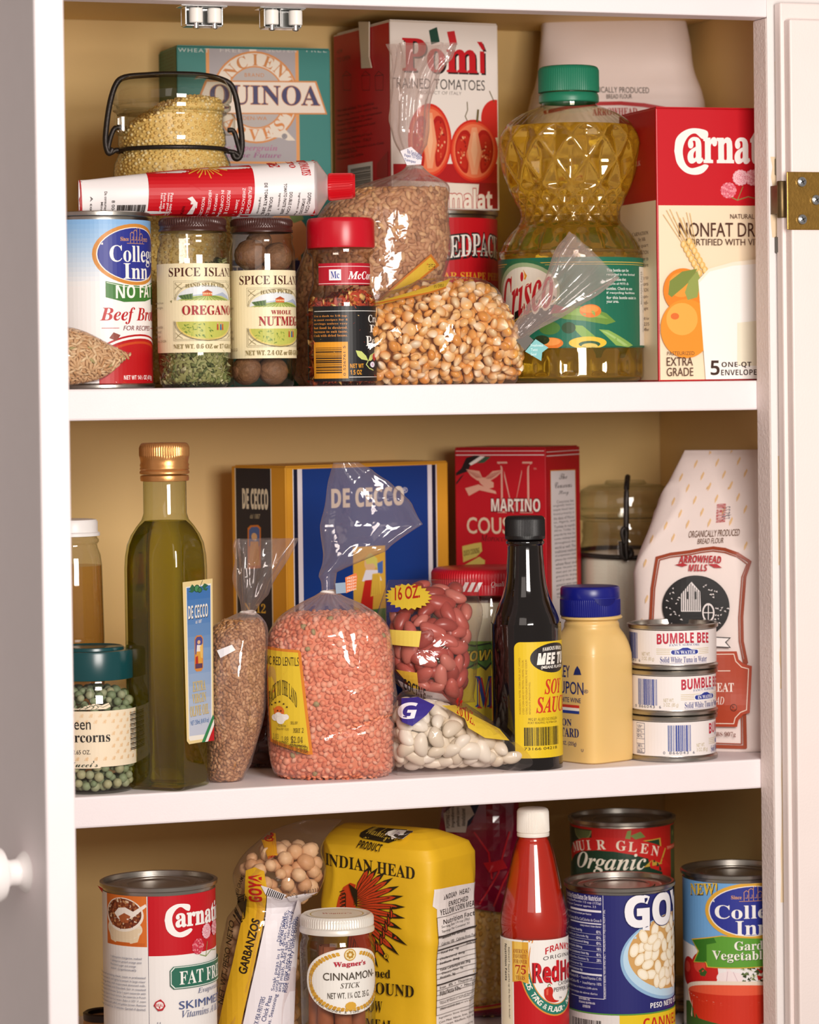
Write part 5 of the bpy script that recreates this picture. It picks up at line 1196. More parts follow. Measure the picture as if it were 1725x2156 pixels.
# --- red lentils
yl = .043
sp_ = shelf_py(704, yl)
secs = [(693, 1246, 15, .008, yl), (692, 1256, 30, .014, yl), (692, 1270, 58, .023, yl), (693, 1294, 98, .033, yl), (694, 1326, 123, .039, yl, 2.2), (694, 1360, 131, .041, yl, 2.4), (695, 1400, 134, .042, yl, 2.6), (697, 1500, 133, .042, yl, 2.8), (699, 1585, 131, .040, yl, 3), (702, 1615, 126, .036, yl, 3), (704, sp_-1, 112, .026, yl, 3)]
q0 = at(704, 1640, yl); t = thing('lentil_bag', 'large tied clear bag of orange-red lentils with yellow label', 'bag of lentils', (q0.x, q0.y, Z2))
fold = lambda t_, al, p, hw: -.0042*math.exp(-((project(p)[1]-(1548-.30*(project(p)[0]-697)))/6.)**2)*(1 if math.sin(al) < .2 else 0)*(1/(1+math.exp(-(project(p)[0]-690)/12)))
gl_ = gathers(31, 0, 26, .0045)
fd = lambda t_, al, p, hw: gl_(t_, al, p, hw)+fold(t_, al, p, hw)
film('plastic_film', loft(secs, 130, 130, .0004, fd)[0], LOOSE(), t, False, True, top=.26)
LENT = icos(1, (1, 1, .52))
grain_bag(t, secs, .31, .99, LENT, .0026, .0031, 26000, ['#e8906c', '#f0a483', '#dc7f5c', '#f2b496', '#a59a6a'], [6, 5, 3, 2, .12], 61, 'red_lentils', 'orange-red split lentils inside the large tied bag', 'lentils', -.0028, .5, .5, fold)
ps = [(692, 1249, 14, .005, yl), (692, 1225, 16, .006, yl), (692, 1205, 20, .007, yl), (738, 1165, 58, .010, yl), (785, 1105, 106, .007, yl), (758, 1015, 64, .006, yl), (731, 974, 27, .003, yl)]
film('plastic_plume', plume(ps, 4, .04, 3., lin=True, rough=.0030, local=False), LOOSE(), t)
twist_tie(t, 693, 1247, yl, 16)
A = Art(Flat(at(735, 1228, yl-.012), (math.cos(YAW), -math.sin(YAW), 0), (0, 0, 1)), .00005)
A.poly([(706, 1228), (728, 1226), (730, 1248), (708, 1250)], '#8fa3b8'); A.poly([(727, 1216), (750, 1206), (753, 1214), (750, 1240), (729, 1249)], '#d9702e')
for i in range(5): A.text('FRESH', 731, 1214+i*6.4, 750, 1218.5+i*6.4, '#f4e6da', tilt=.9)
A.build('sticker', t)
rowsl = loft(secs, 80, 80, .0012)[0]; A = Art(Drape(at(610, 1450, yl), (math.cos(YAW), -math.sin(YAW), 0), (0, 0, 1), bvh_of(rowsl), .004), .00006, .0016)
A.poly([(561, 1358), (634, 1361), (637, 1366), (662, 1577), (650, 1577), (572, 1555), (566, 1470)], '#d9812c'); A.poly([(564, 1364), (631, 1366), (655, 1570), (575, 1549), (569, 1470)], '#dfbd34')
def slant(txt, x0, y0, x1, y1, col, style='mono', **kw): A.text(txt, x0, y0, x1, y1, col, style, **kw)
slant('ORGANIC RED LENTILS', 566, 1376, 633, 1394, '#3a2a18', 'sans', ref=(5, 19))
slant('BACK TO THE LAND', 568, 1452, 629, 1484, '#3a3018', 'serif', arch=.9, ref=(0, 16)); A.ell(591, 1490, 11, 12, '#dd6f2c')
for (x, y, rr) in ((582, 1503, 7), (590, 1500, 9), (599, 1502, 8), (606, 1500, 6), (594, 1507, 9)): A.ell(x, y, rr, rr, '#efe9e2', 16)
A.ell(588, 1488, 1.4, 1.8, '#4a2010', 8); A.ell(595, 1488, 1.4, 1.8, '#4a2010', 8)
for (x, y) in ((575, 1477), (583, 1472), (592, 1469), (601, 1473), (608, 1479)): A.ell(x, y, 2, 2, '#4a3a18', 6)
slant('142 7th Ave', 588, 1515, 606, 1521, '#5a4a28', 'sans'); slant('Bklyn NY 11215', 586, 1523, 612, 1529, '#5a4a28', 'sans'); slant('SELL BY', 616, 1508, 631, 1514, '#4a3a20', 'sans'); slant('MAY 2', 622, 1521, 643, 1531, '#4a3a20')
slant('1.03', 578, 1536, 590, 1547, '#6a5a30'); slant('1.89', 597, 1540, 611, 1552, '#5a4a28'); slant('$2.04', 617, 1538, 641, 1555, '#4a3a20'); slant('TOTAL PRICE $', 613, 1556, 647, 1561, '#5a4a28', 'sans'); slant('BACK TO THE LAND 718-768-5654', 577, 1553, 652, 1568, '#4a3a20', 'serif', tilt=-.9)
A.build('yellow_label', t)

# --- white beans, kidney beans
def beanfn(x, y, z): return (x, y-.3*(1-x*x)+.14, z)
def bean_protos(name, cols, sc, rough=.35): 
    V, F = icos(3, (1, 1, 1), beanfn); return [mk(name, V*np.array(sc), [tuple(f) for f in F], mat(cc, rough, noise_amt=.06, noise_scale=3)) for cc in cols]
yw = .030
bz = lambda px: shelf_py(px, yw)
secs = [(836, (1478+bz(836))/2, (bz(836)-1478)/2, .014, yw), (852, (1466+bz(852))/2, (bz(852)-1466)/2, .024, yw), (890, (1462+bz(890))/2, (bz(890)-1462)/2, .030, yw), (940, (1474+bz(940))/2, (bz(940)-1474)/2, .031, yw), (1000, (1508+bz(1000))/2, (bz(1000)-1508)/2, .028, yw-.002), (1060, (1546+bz(1060))/2, (bz(1060)-1546)/2, .022, yw-.005), (1105, (1574+bz(1105))/2, (bz(1105)-1574)/2, .014, yw-.010), (1134, 1606, 8, .005, yw-.014)]
q0 = at(930, 1640, yw); t = thing('white_bean_bag', 'clear bag of white beans lying below the bag of kidney beans', 'bag of beans', (q0.x, q0.y, Z2))
film('plastic_film', loft(secs, 120, 110, .0034, crinkle(37, .0013, 45, .0022, 28))[0], FILM(), t, True, True)
wb = bean_protos('white_bean', ['#ebe1cf', '#e3d7c2', '#f1e9da'], (.0080, .0050, .0044))
pts, rdn, V, F = strew(wb, secs, .02, .93, .0088, 20000, 1.0, 71, 'white bean inside the clear bag on the middle shelf', 'white bean', 'white beans in the clear bag', grow=-.0062, face=-.1, flat=.8, most=300, tumble=False)
tag(grain_mesh('white_bean_filling', scatter(*solid(loft(secs, 40, 40, -.0105, None, .05, .93)[0]), 1500, .0092, rdn, -.3), icos(2, (1, .6, .55)), .0082, [mat('#e3d7c2', .4)], [1], rdn, .7, 0, .1, solid(loft(secs, 40, 40, -.0125, None, .06, .88)[0])), 'more white beans deep inside the clear bag', 'white beans', kind='stuff')
rowsx = loft(secs, 80, 80, .0042)[0]; A = Art(Drape(at(930, 1520, yw), (math.cos(YAW), -math.sin(YAW), 0), (0, 0, 1), bvh_of(rowsx), .004), .0001, .0018)
A.poly([(832, 1464), (880, 1460), (915, 1476), (898, 1494), (868, 1516), (834, 1504)], '#3a2c86'); A.text('G', 838, 1470, 880, 1502, '#efeaf2', 'sansbi')
A.poly([(930, 1478), (958, 1480), (1052, 1534), (1072, 1556), (1020, 1546), (985, 1524), (978, 1506)], '#dfbd3a'); A.text('16 OZ.', 960, 1484, 998, 1508, '#b5281f', 'serif', tilt=-1.2)
A.build('bag_print', t)

yk = .058
secs = [(912, 1220, 84, .006, yk+.010), (908, 1246, 91, .013, yk+.006), (906, 1290, 94, .022, yk), (906, 1345, 92, .027, yk-.004), (908, 1395, 88, .028, yk-.006), (918, 1438, 74, .024, yk-.006), (936, 1466, 50, .012, yk-.008), (950, 1478, 38, .003, yk-.008)]
q0 = at(940, 1478, yk); t = thing('kidney_bean_bag', 'clear bag of red kidney beans propped on the bag of white beans', 'bag of beans', q0)
film('plastic_film', loft(secs, 120, 110, .0032, crinkle(43, .0015, 45, .0024, 26))[0], FILM(), t, True, True)
kb = bean_protos('kidney_bean', ['#bd5f54', '#ad4c43', '#c9776a', '#a0443b'], (.0092, .0050, .0044), .28)
pts, rdn, V, F = strew(kb, secs, .12, .965, .0098, 20000, 1.0, 73, 'red kidney bean inside the propped clear bag', 'kidney bean', 'kidney beans in the clear bag', grow=-.0062, face=-.1, flat=.8, most=300, tumble=False)
tag(grain_mesh('kidney_bean_filling', scatter(*solid(loft(secs, 40, 40, -.0105, None, .2, .9)[0]), 1500, .010, rdn, -.3), icos(2, (1, .55, .5)), .0092, [mat('#a84a40', .35), mat('#9c4238', .35)], [1, 1], rdn, .7, 0, .1, None), 'more kidney beans deep inside the propped bag', 'kidney beans', kind='stuff')
rowsx = loft(secs, 80, 80, .0038)[0]; A = Art(Drape(at(905, 1350, yk), (math.cos(YAW), -math.sin(YAW), 0), (0, 0, 1), bvh_of(rowsx), .003), .0001, .0024)
A.poly([(815, 1262), (822, 1246), (850, 1272), (838, 1284), (815, 1286)], '#33307a'); st = []
for i in range(44):
    a = 2*PI*i/44; rr = 1. if i % 2 else .84; st.append((860+rr*50*math.cos(a), 1254+rr*26*math.sin(a)))
A.poly(st, '#e2c23c'); A.text('16 OZ.', 832, 1234, 884, 1258, '#b5281f', 'sans', tilt=.25, off=.02)
A.poly([(810, 1320), (887, 1321), (882, 1353), (810, 1350)], '#e6cd5c'); A.poly([(834, 1402), (878, 1406), (882, 1446), (866, 1438)], '#dcb23c')
A.poly([(838, 1424), (868, 1440), (930, 1452), (948, 1474), (900, 1468), (850, 1452)], '#e8e4ea'); A.text('COCINE', 850, 1430, 896, 1456, '#2a2624', 'sansb', tilt=-.9); A.text('6 cups', 894, 1454, 910, 1462, '#3a3632', 'sans', tilt=-.3)
A.build('bag_print', t)

# --- mayonnaise jar
c, r = cylpx(908, 1150, 1400, .120); c.z = Z2; q = lambda py: at(1029, py, c.y).z-Z2; k = 1/pxm(c)
t = thing('mayonnaise_jar', 'wide jar of pale mayonnaise with red lid behind the soy sauce bottle', 'jar', c)
lathe_part('glass_body', [(r*.9, 0), (r*.98, .003), (r, .01), (r, q(1330)), (r*.99, q(1296)), (r*.96, q(1272)), (r*.93, q(1262)), (r*.93, q(1246))], c, JAR(), t, 80, True, False)
lathe_part('mayonnaise', [(r*.88, .002), (r*.965, .005), (r*.975, q(1330)), (r*.965, q(1298)), (r*.93, q(1272)), (r*.9, q(1262)), (.0005, q(1260))], c, mat('#e8dcc0', .5, sss=.2), t, 64)
ribbed('lid', [(r*.95, q(1247)), (r*.972, q(1246)), (r*.975, q(1225)), (r*.972, q(1224)), (r*.972, q(1203)), (r*.95, q(1197)), (r*.90, q(1194)), (.0005, q(1193))], c, mat('#c20f22', .35), t, 120, .00035, q(1224)-1e-5, q(1203)+1e-5)
A = Art(Cyl(c, r*.975, .003), .000006, .0004)
for i in range(3): A.pu([(-20+i*5, 1246), (-16.5+i*5, 1226), (-13.5+i*5, 1226), (-17+i*5, 1246)], '#efe6e4')
A.tu('Quality Sealed', 2.5, 28, 1225, 1238, '#efd9d4', 'it'); A.build('lid_print', t)
S = Cyl(c, r, .003); A = label_on(S, .004, S.uv(1029, 1350)[1], '#7aa040')
A.pu([(-60, 1420), (-20, 1400), (-10, 1410), (0, 1396), (60, 1390), (60, 1640), (-60, 1640)], '#d8c234'); A.pu([(-24, 1352), (-10, 1358), (2, 1352), (8, 1366), (16, 1378), (4, 1392), (-2, 1412), (-8, 1398), (-20, 1416), (-24, 1396)], '#2a3a20'); A.pu([(-23, 1356), (-10, 1362), (1, 1356), (7, 1368), (14, 1378), (3, 1390), (-2, 1406), (-8, 1394), (-19, 1410), (-23, 1394)], '#5a8a3a')
A.tu('WOW!', -22, 3, 1370, 1392, '#e8cf3a', 'sansbi', out=('#1a1a14', .05), tilt=.3); A.tu('EXTRA FREE', 8, 40, 1360, 1370, '#e0cf5a', 'sansb')
A.pu([(5, 1384), (60, 1376), (60, 1390), (5, 1398)], '#c8281f')
A.tu('MIRACLE', -10, 60, 1422, 1490, '#1f3f8c', 'serif', sh=('#c8281f', .0014, -.001)); A.pu([(8, 1488), (40, 1488), (40, 1560), (8, 1560)], '#c8281f'); A.pu([(-60, 1500), (-18, 1490), (-22, 1560), (-60, 1570)], '#c8281f')
A.build('paper_label', t)

# --- couscous carton
t, F, S, (w, d, h) = carton('couscous_carton', 'red couscous carton with white text panel on its side', 'food box', 1149, .170, math.radians(-45), Z2, 944, 957, 1221, 'R', mat('#b31420', .4))
A = face_sheet(F, w, h, '#b81522')
A.box(950, 949, 1150, 950.4, '#e8d0cc'); A.box(950, 957, 1150, 959, '#e8d0cc')
A.poly([(958, 998), (972, 986), (982, 964), (1000, 959), (1012, 960), (994, 972), (986, 992), (960, 1002)], '#241a1c'); A.poly([(1012, 960), (1022, 961), (1004, 974), (992, 980), (988, 976)], '#e8e2da'); A.poly([(1022, 961), (1034, 962), (1020, 974), (1004, 976)], '#3a5a44'); A.poly([(958, 1020), (970, 1004), (978, 998), (962, 1020)], '#241a1c')
for pts in ([(982, 988), (1010, 992), (1018, 1010), (1006, 1012), (992, 1002)], [(1062, 989), (1038, 992), (1020, 1008), (1030, 1014), (1046, 1004)], [(1004, 1004), (1024, 1006), (1040, 1016), (1040, 1026), (1026, 1030), (1012, 1018)], [(980, 1028), (1008, 1020), (1044, 1034), (1046, 1040), (1010, 1032), (988, 1044)]): A.poly(pts, '#d9a08a')
for i in range(6): A.line([(984+i*5, 990+i*1.5), (1004+i*2, 1006)], .0003, '#a04038'); A.line([(1058-i*5, 990+i*1.5), (1034-i*2, 1008)], .0003, '#a04038')
A.text('M', 1048, 972, 1122, 1080, '#d8a090', 'serif'); A.text('M', 1053, 976, 1117, 1076, '#b81522', 'serif')
A.text('MARTINO', 1035, 1050, 1138, 1077, '#e8dcd0', 'sansb', out=('#7a1a20', .06)); A.text('TM', 1124, 985, 1130, 989, '#d8a090')
A.text('COUSCOUS', 984, 1090, 1148, 1124, '#d9bfa4', 'sans', off=.012, ref=(0, 7)); A.text('Moroccan Pasta', 1012, 1127, 1120, 1140, '#3a1a18', 'it', ref=(0, 14))
A.poly([(974, 1150), (1000, 1144), (1014, 1142), (1016, 1160), (1004, 1172), (976, 1184)], '#c8b45a'); A.text('QUICK COOKING', 977, 1156, 1010, 1170, '#4a3418', 'sansb', tilt=.5); A.poly([(978, 1190), (1010, 1172), (1022, 1180), (1020, 1200), (978, 1204)], '#c8b45a')
A.build('front_print', t)
A = face_sheet(S, d, h, '#b51420'); A.box(1150, 949, 1222, 950.4, '#e8d0cc'); A.box(1150, 957, 1222, 959, '#e8d0cc'); A.box(1224, 940, 1226, 1640, '#e0a03a')
A.poly([(1158.5, 990), (1211.5, 988), (1222, 1640), (1166, 1640)], '#d98a3a'); A.poly([(1159.5, 992), (1210.5, 990), (1220.5, 1640), (1167, 1640)], '#ebe2e2')
A.text('The', 1177, 997, 1194, 1009, '#4a4246', 'script'); A.text('Couscous', 1168, 1014, 1204, 1027, '#4a4246', 'script'); A.text('Story', 1176, 1032, 1197, 1044, '#4a4246', 'script')
rows_ = ['   Couscous has', 'originally been a', 'staple food item', 'found primarily in', 'the diets of Moroc', 'co, Algeria, and', 'Tunisia in north', 'Africa. Today, its', 'popularity has be', 'come widespread', 'throughout the', 'world as well. The', 'traditional method', 'of preparation took', 'place by mixing', 'wheat flour and', 'water, the pasta was', 'then put on the', 'ground for drying', 'and it was pre', 'served in terra cotta', 'jars for the long', 'winter months', 'Today couscous']
for i, rw in enumerate(rows_): A.text(rw.strip(), 1164+i*.35+(8 if i == 0 else 0), 1052+i*8.7, 1208+i*.35, 1058+i*8.7, '#4a4446', 'sans')
A.build('side_print', t)

# --- soy sauce bottle
r0 = 74; c = at(1110, 1480, .030); c.z = Z2; q = lambda py: at(1110, py, c.y).z-Z2; k = 1/pxm(c); r = r0*k
t = thing('soy_sauce_bottle', 'dark soy sauce bottle with black cap and yellow label', 'sauce bottle', c)
pr_ = [(r*.90, 0), (r*.97, .001), (r, .004), (r, q(1600)), (r, q(1336)), (72.5*k, q(1316)), (66.5*k, q(1294)), (58*k, q(1274)), (49*k, q(1252)), (42.5*k, q(1222)), (39*k, q(1185)), (37*k, q(1152)), (37.5*k, q(1147)), (40*k, q(1144)), (40*k, q(1139)), (36*k, q(1136))]
lathe_part('glass_body', [tuple(x) for x in catmull(pr_, 120)], c, mat('#0b0505', .03, 0, .6, coat=.6), t, 96, True, True)
ribbed('cap', [(38*k, q(1136)), (42*k, q(1134)), (42.3*k, q(1128)), (42*k, q(1126)), (41.5*k, q(1094)), (39.5*k, q(1088)), (36*k, q(1086)), (.0005, q(1086))], c, mat('#151314', .4), t, 80, .0002, q(1126)-1e-5, q(1094)+1e-5)
A = Art(Cyl(c, r, .0025)); v1, v0 = q(1346), q(1588)
rc = .0045; pts = [(-.0088+rc-rc*math.cos(a), v1-rc+rc*math.sin(a)) for a in [i*PI/16 for i in range(9)]]+[(.047, v1), (.047, v0), (-.0088, v0)]
A.poly(pts, '#e2c022', px=False)
A.eu(22, 1387, 19.5, 31.5, '#2a2526'); A.tu('FAMOUS BRAND', 12, 33, 1365, 1373, '#efe9e0', 'sansb', arch=.3); A.tu('MEE TU', 7.6, 35, 1377, 1400, '#f3eee6', 'sansbi', off=.03); A.tu('(MEANS FLAVOR)', 10.5, 34, 1403, 1411, '#efe9e0', 'sans', off=.02)
A.tu('SOY', 13, 31, 1432, 1463, '#c8321f', 'bi', off=.01); A.tu('SAUCE', 6.5, 40, 1469, 1502, '#c8321f', 'bi', off=.01)
A.lines(['INGREDIENTS: WATER, CORN SYRUP, SALT, HYDRO-', 'LYZED CORN AND SOY PROTEIN, CARAMEL COLOR,', 'CITRIC ACID, POTASSIUM SORBATE, AND SODIUM', 'BENZOATE (PRESERVATIVES).'], 1093, 1384, 1121, 1504, '#8a5a1c', 'sans', rot=90, just=False)
A.text('MFG BY: ALLIED OLD ENGLISH', 1113, 1511, 1172, 1517, '#5a4018'); A.text('PORT READING, NJ 07064 USA', 1112, 1519, 1172, 1525, '#5a4018')
A.bars(1104, 1531, 1175, 1570, '#2a2418', 12); A.text('73166 04218', 1104, 1573, 1172, 1579, '#2a2418')
A.build('paper_label', t)

# --- mustard bottle
hm = .0232; c = at(1248, 1480, .046); c.z = Z2; q = lambda py: at(1246, py, c.y).z-Z2; k = 1/pxm(c); ROT = math.radians(292.7)
t = thing('mustard_bottle', 'tan mustard squeeze bottle with blue flip cap beside the tuna cans', 'mustard bottle', c)
lv = [(hm*.93, .0, 5), (hm*.985, .0012, 5), (hm, .004, 5), (hm*1.01, q(1500), 5), (hm*1.01, q(1390), 5), (hm*1.0, q(1370), 4.6), (hm*.96, q(1352), 4), (hm*.89, q(1335), 3.2), (hm*.81, q(1322), 2.6), (56*k, q(1312), 2.2), (55*k, q(1306), 2), (58*k, q(1303), 2), (64*k, q(1301), 2), (64*k, q(1297), 2), (60*k, q(1294), 2)]
lv = [tuple(x) for x in catmull(lv, 90)]
rowsm = sq_rows(lv); MUS = mat('#e2bd78', .3, 0, .5, sss=.15)
b = MB(); b.grid(rowsm, True, True, True); b.build('plastic_body', MUS, t, True, None)
c2 = Vector((at(1243, 1270, c.y).x, c.y, Z2)); BLU = mat('#141a78', .3)
cap_ = ribbed('cap', [(60*k, q(1297)), (62.5*k, q(1295)), (63*k, q(1292)), (63*k, q(1262)), (63.2*k, q(1260)), (62.5*k, q(1259)), (62.8*k, q(1258)), (62.3*k, q(1238)), (60*k, q(1234.5)), (55*k, q(1233)), (.0005, q(1233))], c2, BLU, t, 90, .00025, q(1292)-1e-5, q(1262)+1e-5)
A = Art(Cyl(c2, 62.8*k, .002), .00002, .0005); A.eu(12, 1262, 8.5, 15, '#10146a', 30, PI, 2*PI); A.lu([(2.5, 1261), (21.5, 1261)], .5, '#2a308c'); A.build('thumb_notch', t).parent = cap_; t.children[-1].location = (0, 0, 0)
bvm = bvh_of(rowsm); Nl = Vector((math.cos(math.radians(202.7)), math.sin(math.radians(202.7)), 0)); Ul = Vector((-Nl.y, Nl.x, 0))
A = Art(Drape(c+Nl*hm, Ul, (0, 0, 1), bvm, .003), .00001, .0003); INK = '#26306a'
A.text('GREY', 1170, 1400, 1201, 1425, INK, 'sans', off=.006); A.poly([(1209, 1421), (1212, 1410), (1217, 1402), (1222, 1410), (1225, 1421)], INK); A.text('POUPON', 1156, 1434, 1229, 1460, INK, 'sans', off=.006); A.text('®', 1230, 1452, 1237, 1460, INK)
A.text('WITH WHITE WINE', 1150, 1467, 1224, 1477, INK, 'sans'); A.box(1150, 1482, 1221, 1488, '#c8382c'); A.box(1150, 1488, 1221, 1494, '#ece6e0'); A.box(1150, 1494, 1221, 1500, '#2c3f8c')
A.text('DIJON', 1162, 1512, 1205, 1528, INK, 'serif'); A.text('MUSTARD', 1150, 1531, 1220, 1550, INK, 'serif'); A.text('NET WT 9 OZ. (255g)', 1150, 1559, 1215, 1569, INK, 'sans'); A.text('U', 1225, 1577, 1229, 1583, INK)
A.build('printed_label', t)

# --- three stacked tuna cans
r = .0332; c0 = Vector((at(1418, 1600, .037).x, .037, Z2)); hh = (at(1418, 1309, .037).z-Z2)/3; names = ['topmost', 'middle', 'bottom']
for i, (o, lab) in enumerate(((42.7, 'small white tuna can at the bottom of the stack of three'), (17.9, 'small white tuna can in the middle of the stack of three'), (0, 'small white tuna can on top of the stack of three'))):
    c = c0+Vector((.0006*(i-1), 0, hh*i+.0001)); t = can('tuna_can', lab, 'can', c, r-.001, hh-.0002, 'stacked tuna cans')
    f = hh/.0322; z = lambda m: m*.001*f; T_ = lambda s, u0, u1, v0, v1, col, st='sans', **kw: A.text(s, (u0+o)/1000, z(v0), (u1+o)/1000, z(v1), col, st, px=False, **kw)
    B_ = lambda u0, u1, v0, v1, col: A.box((u0+o)/1000, z(v0), (u1+o)/1000, z(v1), col, px=False)
    A = label_on(Cyl(c, r-.0018, .0025), z(4.2), z(28.0), '#ece4e2')
    T_('BUMBLE BEE', -11.6, 29.5, 18.6, 25.8, '#c22f45', 'sansb', arch=.12, sh=('#8a2838', .0002, -.0003)); T_('FANCY ALBACORE', -2.5, 20.5, 17.0, 18.6, '#5a6a9a', 'serif', arch=.3)
    for v in (11.4, 12.6, 13.8, 15.0): B_(-12, 29.5, v, v+.35, '#c9b88a')
    A.poly([((u+o)/1000, z(v)) for u, v in [(0, 10.8), (17.4, 10.8), (19.4, 11.6), (19.8, 13.2), (19, 14.8), (14, 15.2), (11, 16.6), (7, 16.6), (4, 15.2), (-1, 14.8), (-2, 13.2), (-1.6, 11.6)]], '#eef0f4', px=False)
    A.poly([((u+o)/1000, z(v)) for u, v in [(.2, 11.3), (17.2, 11.3), (18.8, 12), (19.1, 13.2), (18.4, 14.3), (13.8, 14.7), (10.8, 16.1), (7.2, 16.1), (4.2, 14.7), (-.6, 14.3), (-1.3, 13.2), (-1, 12)]], '#2c3a92', px=False)
    T_('IN WATER', 1.2, 16.8, 11.7, 14.1, '#f2f2f6', 'serif'); T_('Solid White Tuna in Water', -9.2, 27.4, 5.6, 9.8, '#2f3a86', 'serif'); B_(-9.2, 27.4, 4.9, 5.1, '#6a74a8')
    T_('NET WT.', -24.4, -16.8, 10.0, 12.6, '#b9a97c'); T_('3 OZ. (85 g)', -24.4, -13.8, 6.2, 9.4, '#b9a97c')
    rd2 = random.Random(77); u = -45.8
    while u < -29: wd_ = rd2.choice((.4, .5, .8, 1.2)); B_(u, u+wd_, 7.6, 26, rd2.choice(('#2f4494', '#5a6a9e', '#2f4494'))); u += wd_+rd2.choice((.4, .5, .7))
    T_('0', -49.3, -47.8, 5.6, 7.6, '#3a3e58'); T_('866043', -45, -31, 5.6, 7.6, '#3a3e58', sp=1.2); T_('6', -27.6, -26.2, 5.6, 7.6, '#3a3e58')
    B_(-72, -63.8, 6, 27, '#2c3560'); B_(-71.8, -64.1, 6.3, 26.7, '#ece4e2')
    for kx, s_ in enumerate(('%DV*', '0%', '0%', '', '36%', 'iron 2%')):
        if s_: T_(s_, -71.2, -66, 23.4-kx*3.4, 25.6-kx*3.4, '#2c3560', 'sansb')
        B_(-71.8, -64.1, 22.4-kx*3.4, 22.7-kx*3.4, '#2c3560')
    A.build('paper_label', t)

# --- wire-bail jar of flour
c, r = cylpx(1219, 1420, 1250, .222); c.z = Z2; q = lambda py: at(1319, py, c.y).z-Z2; k = 1/pxm(c)
t = thing('glass_storage_jar', 'wire-bail glass jar of white flour between the red carton and flour sack', 'jar', c)
lathe_part('glass_body', [(r*.9, 0), (r*.98, .003), (r, .01), (r, q(1240)), (r, q(1180)), (r*.97, q(1155)), (r*.92, q(1138)), (r*.9, q(1125)), (r*.93, q(1118)), (r*.9, q(1110)), (r*.9, q(1096)), (r*.97, q(1092)), (r*.98, q(1086))], c, JAR(), t, 96, True, False)
lathe_part('glass_lid', [(r*.85, q(1090)), (r*.98, q(1085)), (r*.99, q(1074)), (r*.94, q(1070)), (r*.98, q(1066)), (r*.98, q(1046)), (r*.93, q(1030)), (r*.75, q(1021)), (r*.45, q(1018)), (r*.40, q(1011)), (.0005, q(1010))], c, JAR(), t, 96, True, True)
fl = lathe_part('flour', [(r*.86, .002), (r*.96, .006), (r*.975, q(1240)), (r*.975, q(1182)), (r*.95, q(1166)), (r*.6, q(1160)), (.0005, q(1157))], c, mat('#ebe2d2', .8, bump=.4, bump_scale=700), None, 72)
tag(fl, 'white flour filling the wire-bail jar', 'flour', kind='stuff'); relocate(fl, c)
yq = c.y-r-.0015
bail_wire('bail_wire', wire([(1322, 1004, c.y-.02), (1321, 1012, yq+.012), (1319.5, 1030, yq+.002), (1319, 1090, yq), (1318, 1140, yq), (1317, 1168, yq), (1324, 1174, yq), (1330, 1166, yq), (1326, 1157, yq), (1319, 1160, yq)], c.y, 60), .0022, t, IRON)
bail_wire('wire_loop', wire([(1315, 1146, yq-.002), (1310, 1122, yq-.002), (1314, 1112, yq-.002), (1319, 1120, yq-.002), (1318, 1150, yq-.002), (1320, 1176, yq-.002), (1310, 1170, yq-.002), (1307, 1140, yq-.002)], c.y, 50), .0017, t, IRON)
ring = [Vector((c.x+(r*1.0+.0015)*math.cos(a), c.y+(r*1.0+.0015)*math.sin(a), at(1319, 1163, c.y).z+.002*math.sin(a))) for a in [2*PI*i/64 for i in range(64)]]
b = MB(); b.tube(ring, .0019, 8, closed=True); b.build('neck_wire', IRON, t, True, None)

# --- flour sack at the right end
Dk = Vector((.5, .866, 0)); yf = .088
secs = [(1541, 947, 99, .003, yf+.02, 5), (1536, 975, 108, .010, yf+.014, 4), (1526, 1040, 128, .022, yf+.007, 4), (1513, 1110, 143, .031, yf+.003, 4.5), (1501, 1180, 153, .037, yf, 5), (1496, 1290, 153, .039, yf, 6), (1494, 1450, 152, .039, yf, 6), (1494, shelf_py(1494, yf)-1, 150, .037, yf, 6)]
rows, fr = loft(secs, 90, 90, 0, crinkle(57, .0012, 36, .0022, 22), D=Dk)
q0 = at(1494, 1560, yf); t = thing('flour_sack', 'white paper flour sack with brown-framed emblem at the right end of the middle shelf', 'flour bag', (q0.x, q0.y, Z2))
b = MB(); b.grid(rows, True, True, True); b.build('paper_sack', PAPER, t, True, None)
Us = Vector((Dk.y, -Dk.x, 0)); A = Art(Drape(at(1480, 1280, yf)-Dk*.04, Us, (0, 0, 1), bvh_of(rows), .004), .00003, .0004)
rd3 = random.Random(9)
for i in range(18):
    for jx in range(5):
        x, y = 1350+jx*44+i*11 % 44+(i % 2)*8, 962+i*25-jx*3
        x = 1340+jx*46+((i*17) % 46); 
        if x > 1592 or (y > 1150 and 1368 < x < 1575) or (1110 < y < 1150 and 1440 < x < 1560): continue
        if x < 1442-(y-945)*.42-2 if y < 1180 else x < 1346: continue
        A.poly([(x+2, y-9), (x+4, y-5), (x+1, y+4), (x-3, y+10), (x-3, y+1)], '#e6bf8c')
A.text('ORGANICALLY PRODUCED', 1446, 1118, 1554, 1132, '#6b4a34', 'sans', tilt=.3, shear=.2); A.text('BREAD FLOUR', 1466, 1135, 1521, 1146, '#6b4a34', 'sans', tilt=.2, shear=.2)
A.text('BACK TO THE LAND', 1502, 1064, 1522, 1102, '#c24a50', 'sansb', rot=90, shear=-.5); A.text('1$235', 1514, 1070, 1534, 1096, '#8a8088', 'mono', rot=90, shear=-.5)
BR = '#9a4226'
def frame_path(off): return [(1368+off, 1320), (1372+off, 1240), (1381+off, 1176+off*.7), (1410, 1168+off), (1450, 1163+off), (1475, 1158+off), (1500, 1155+off), (1525, 1158+off), (1552, 1167+off), (1578-off, 1184+off*.7), (1568-off, 1215), (1562-off, 1300), (1563-off, 1350), (1572-off, 1395)]
A.line(frame_path(0), .0022, BR); A.line(frame_path(6), .0008, BR)
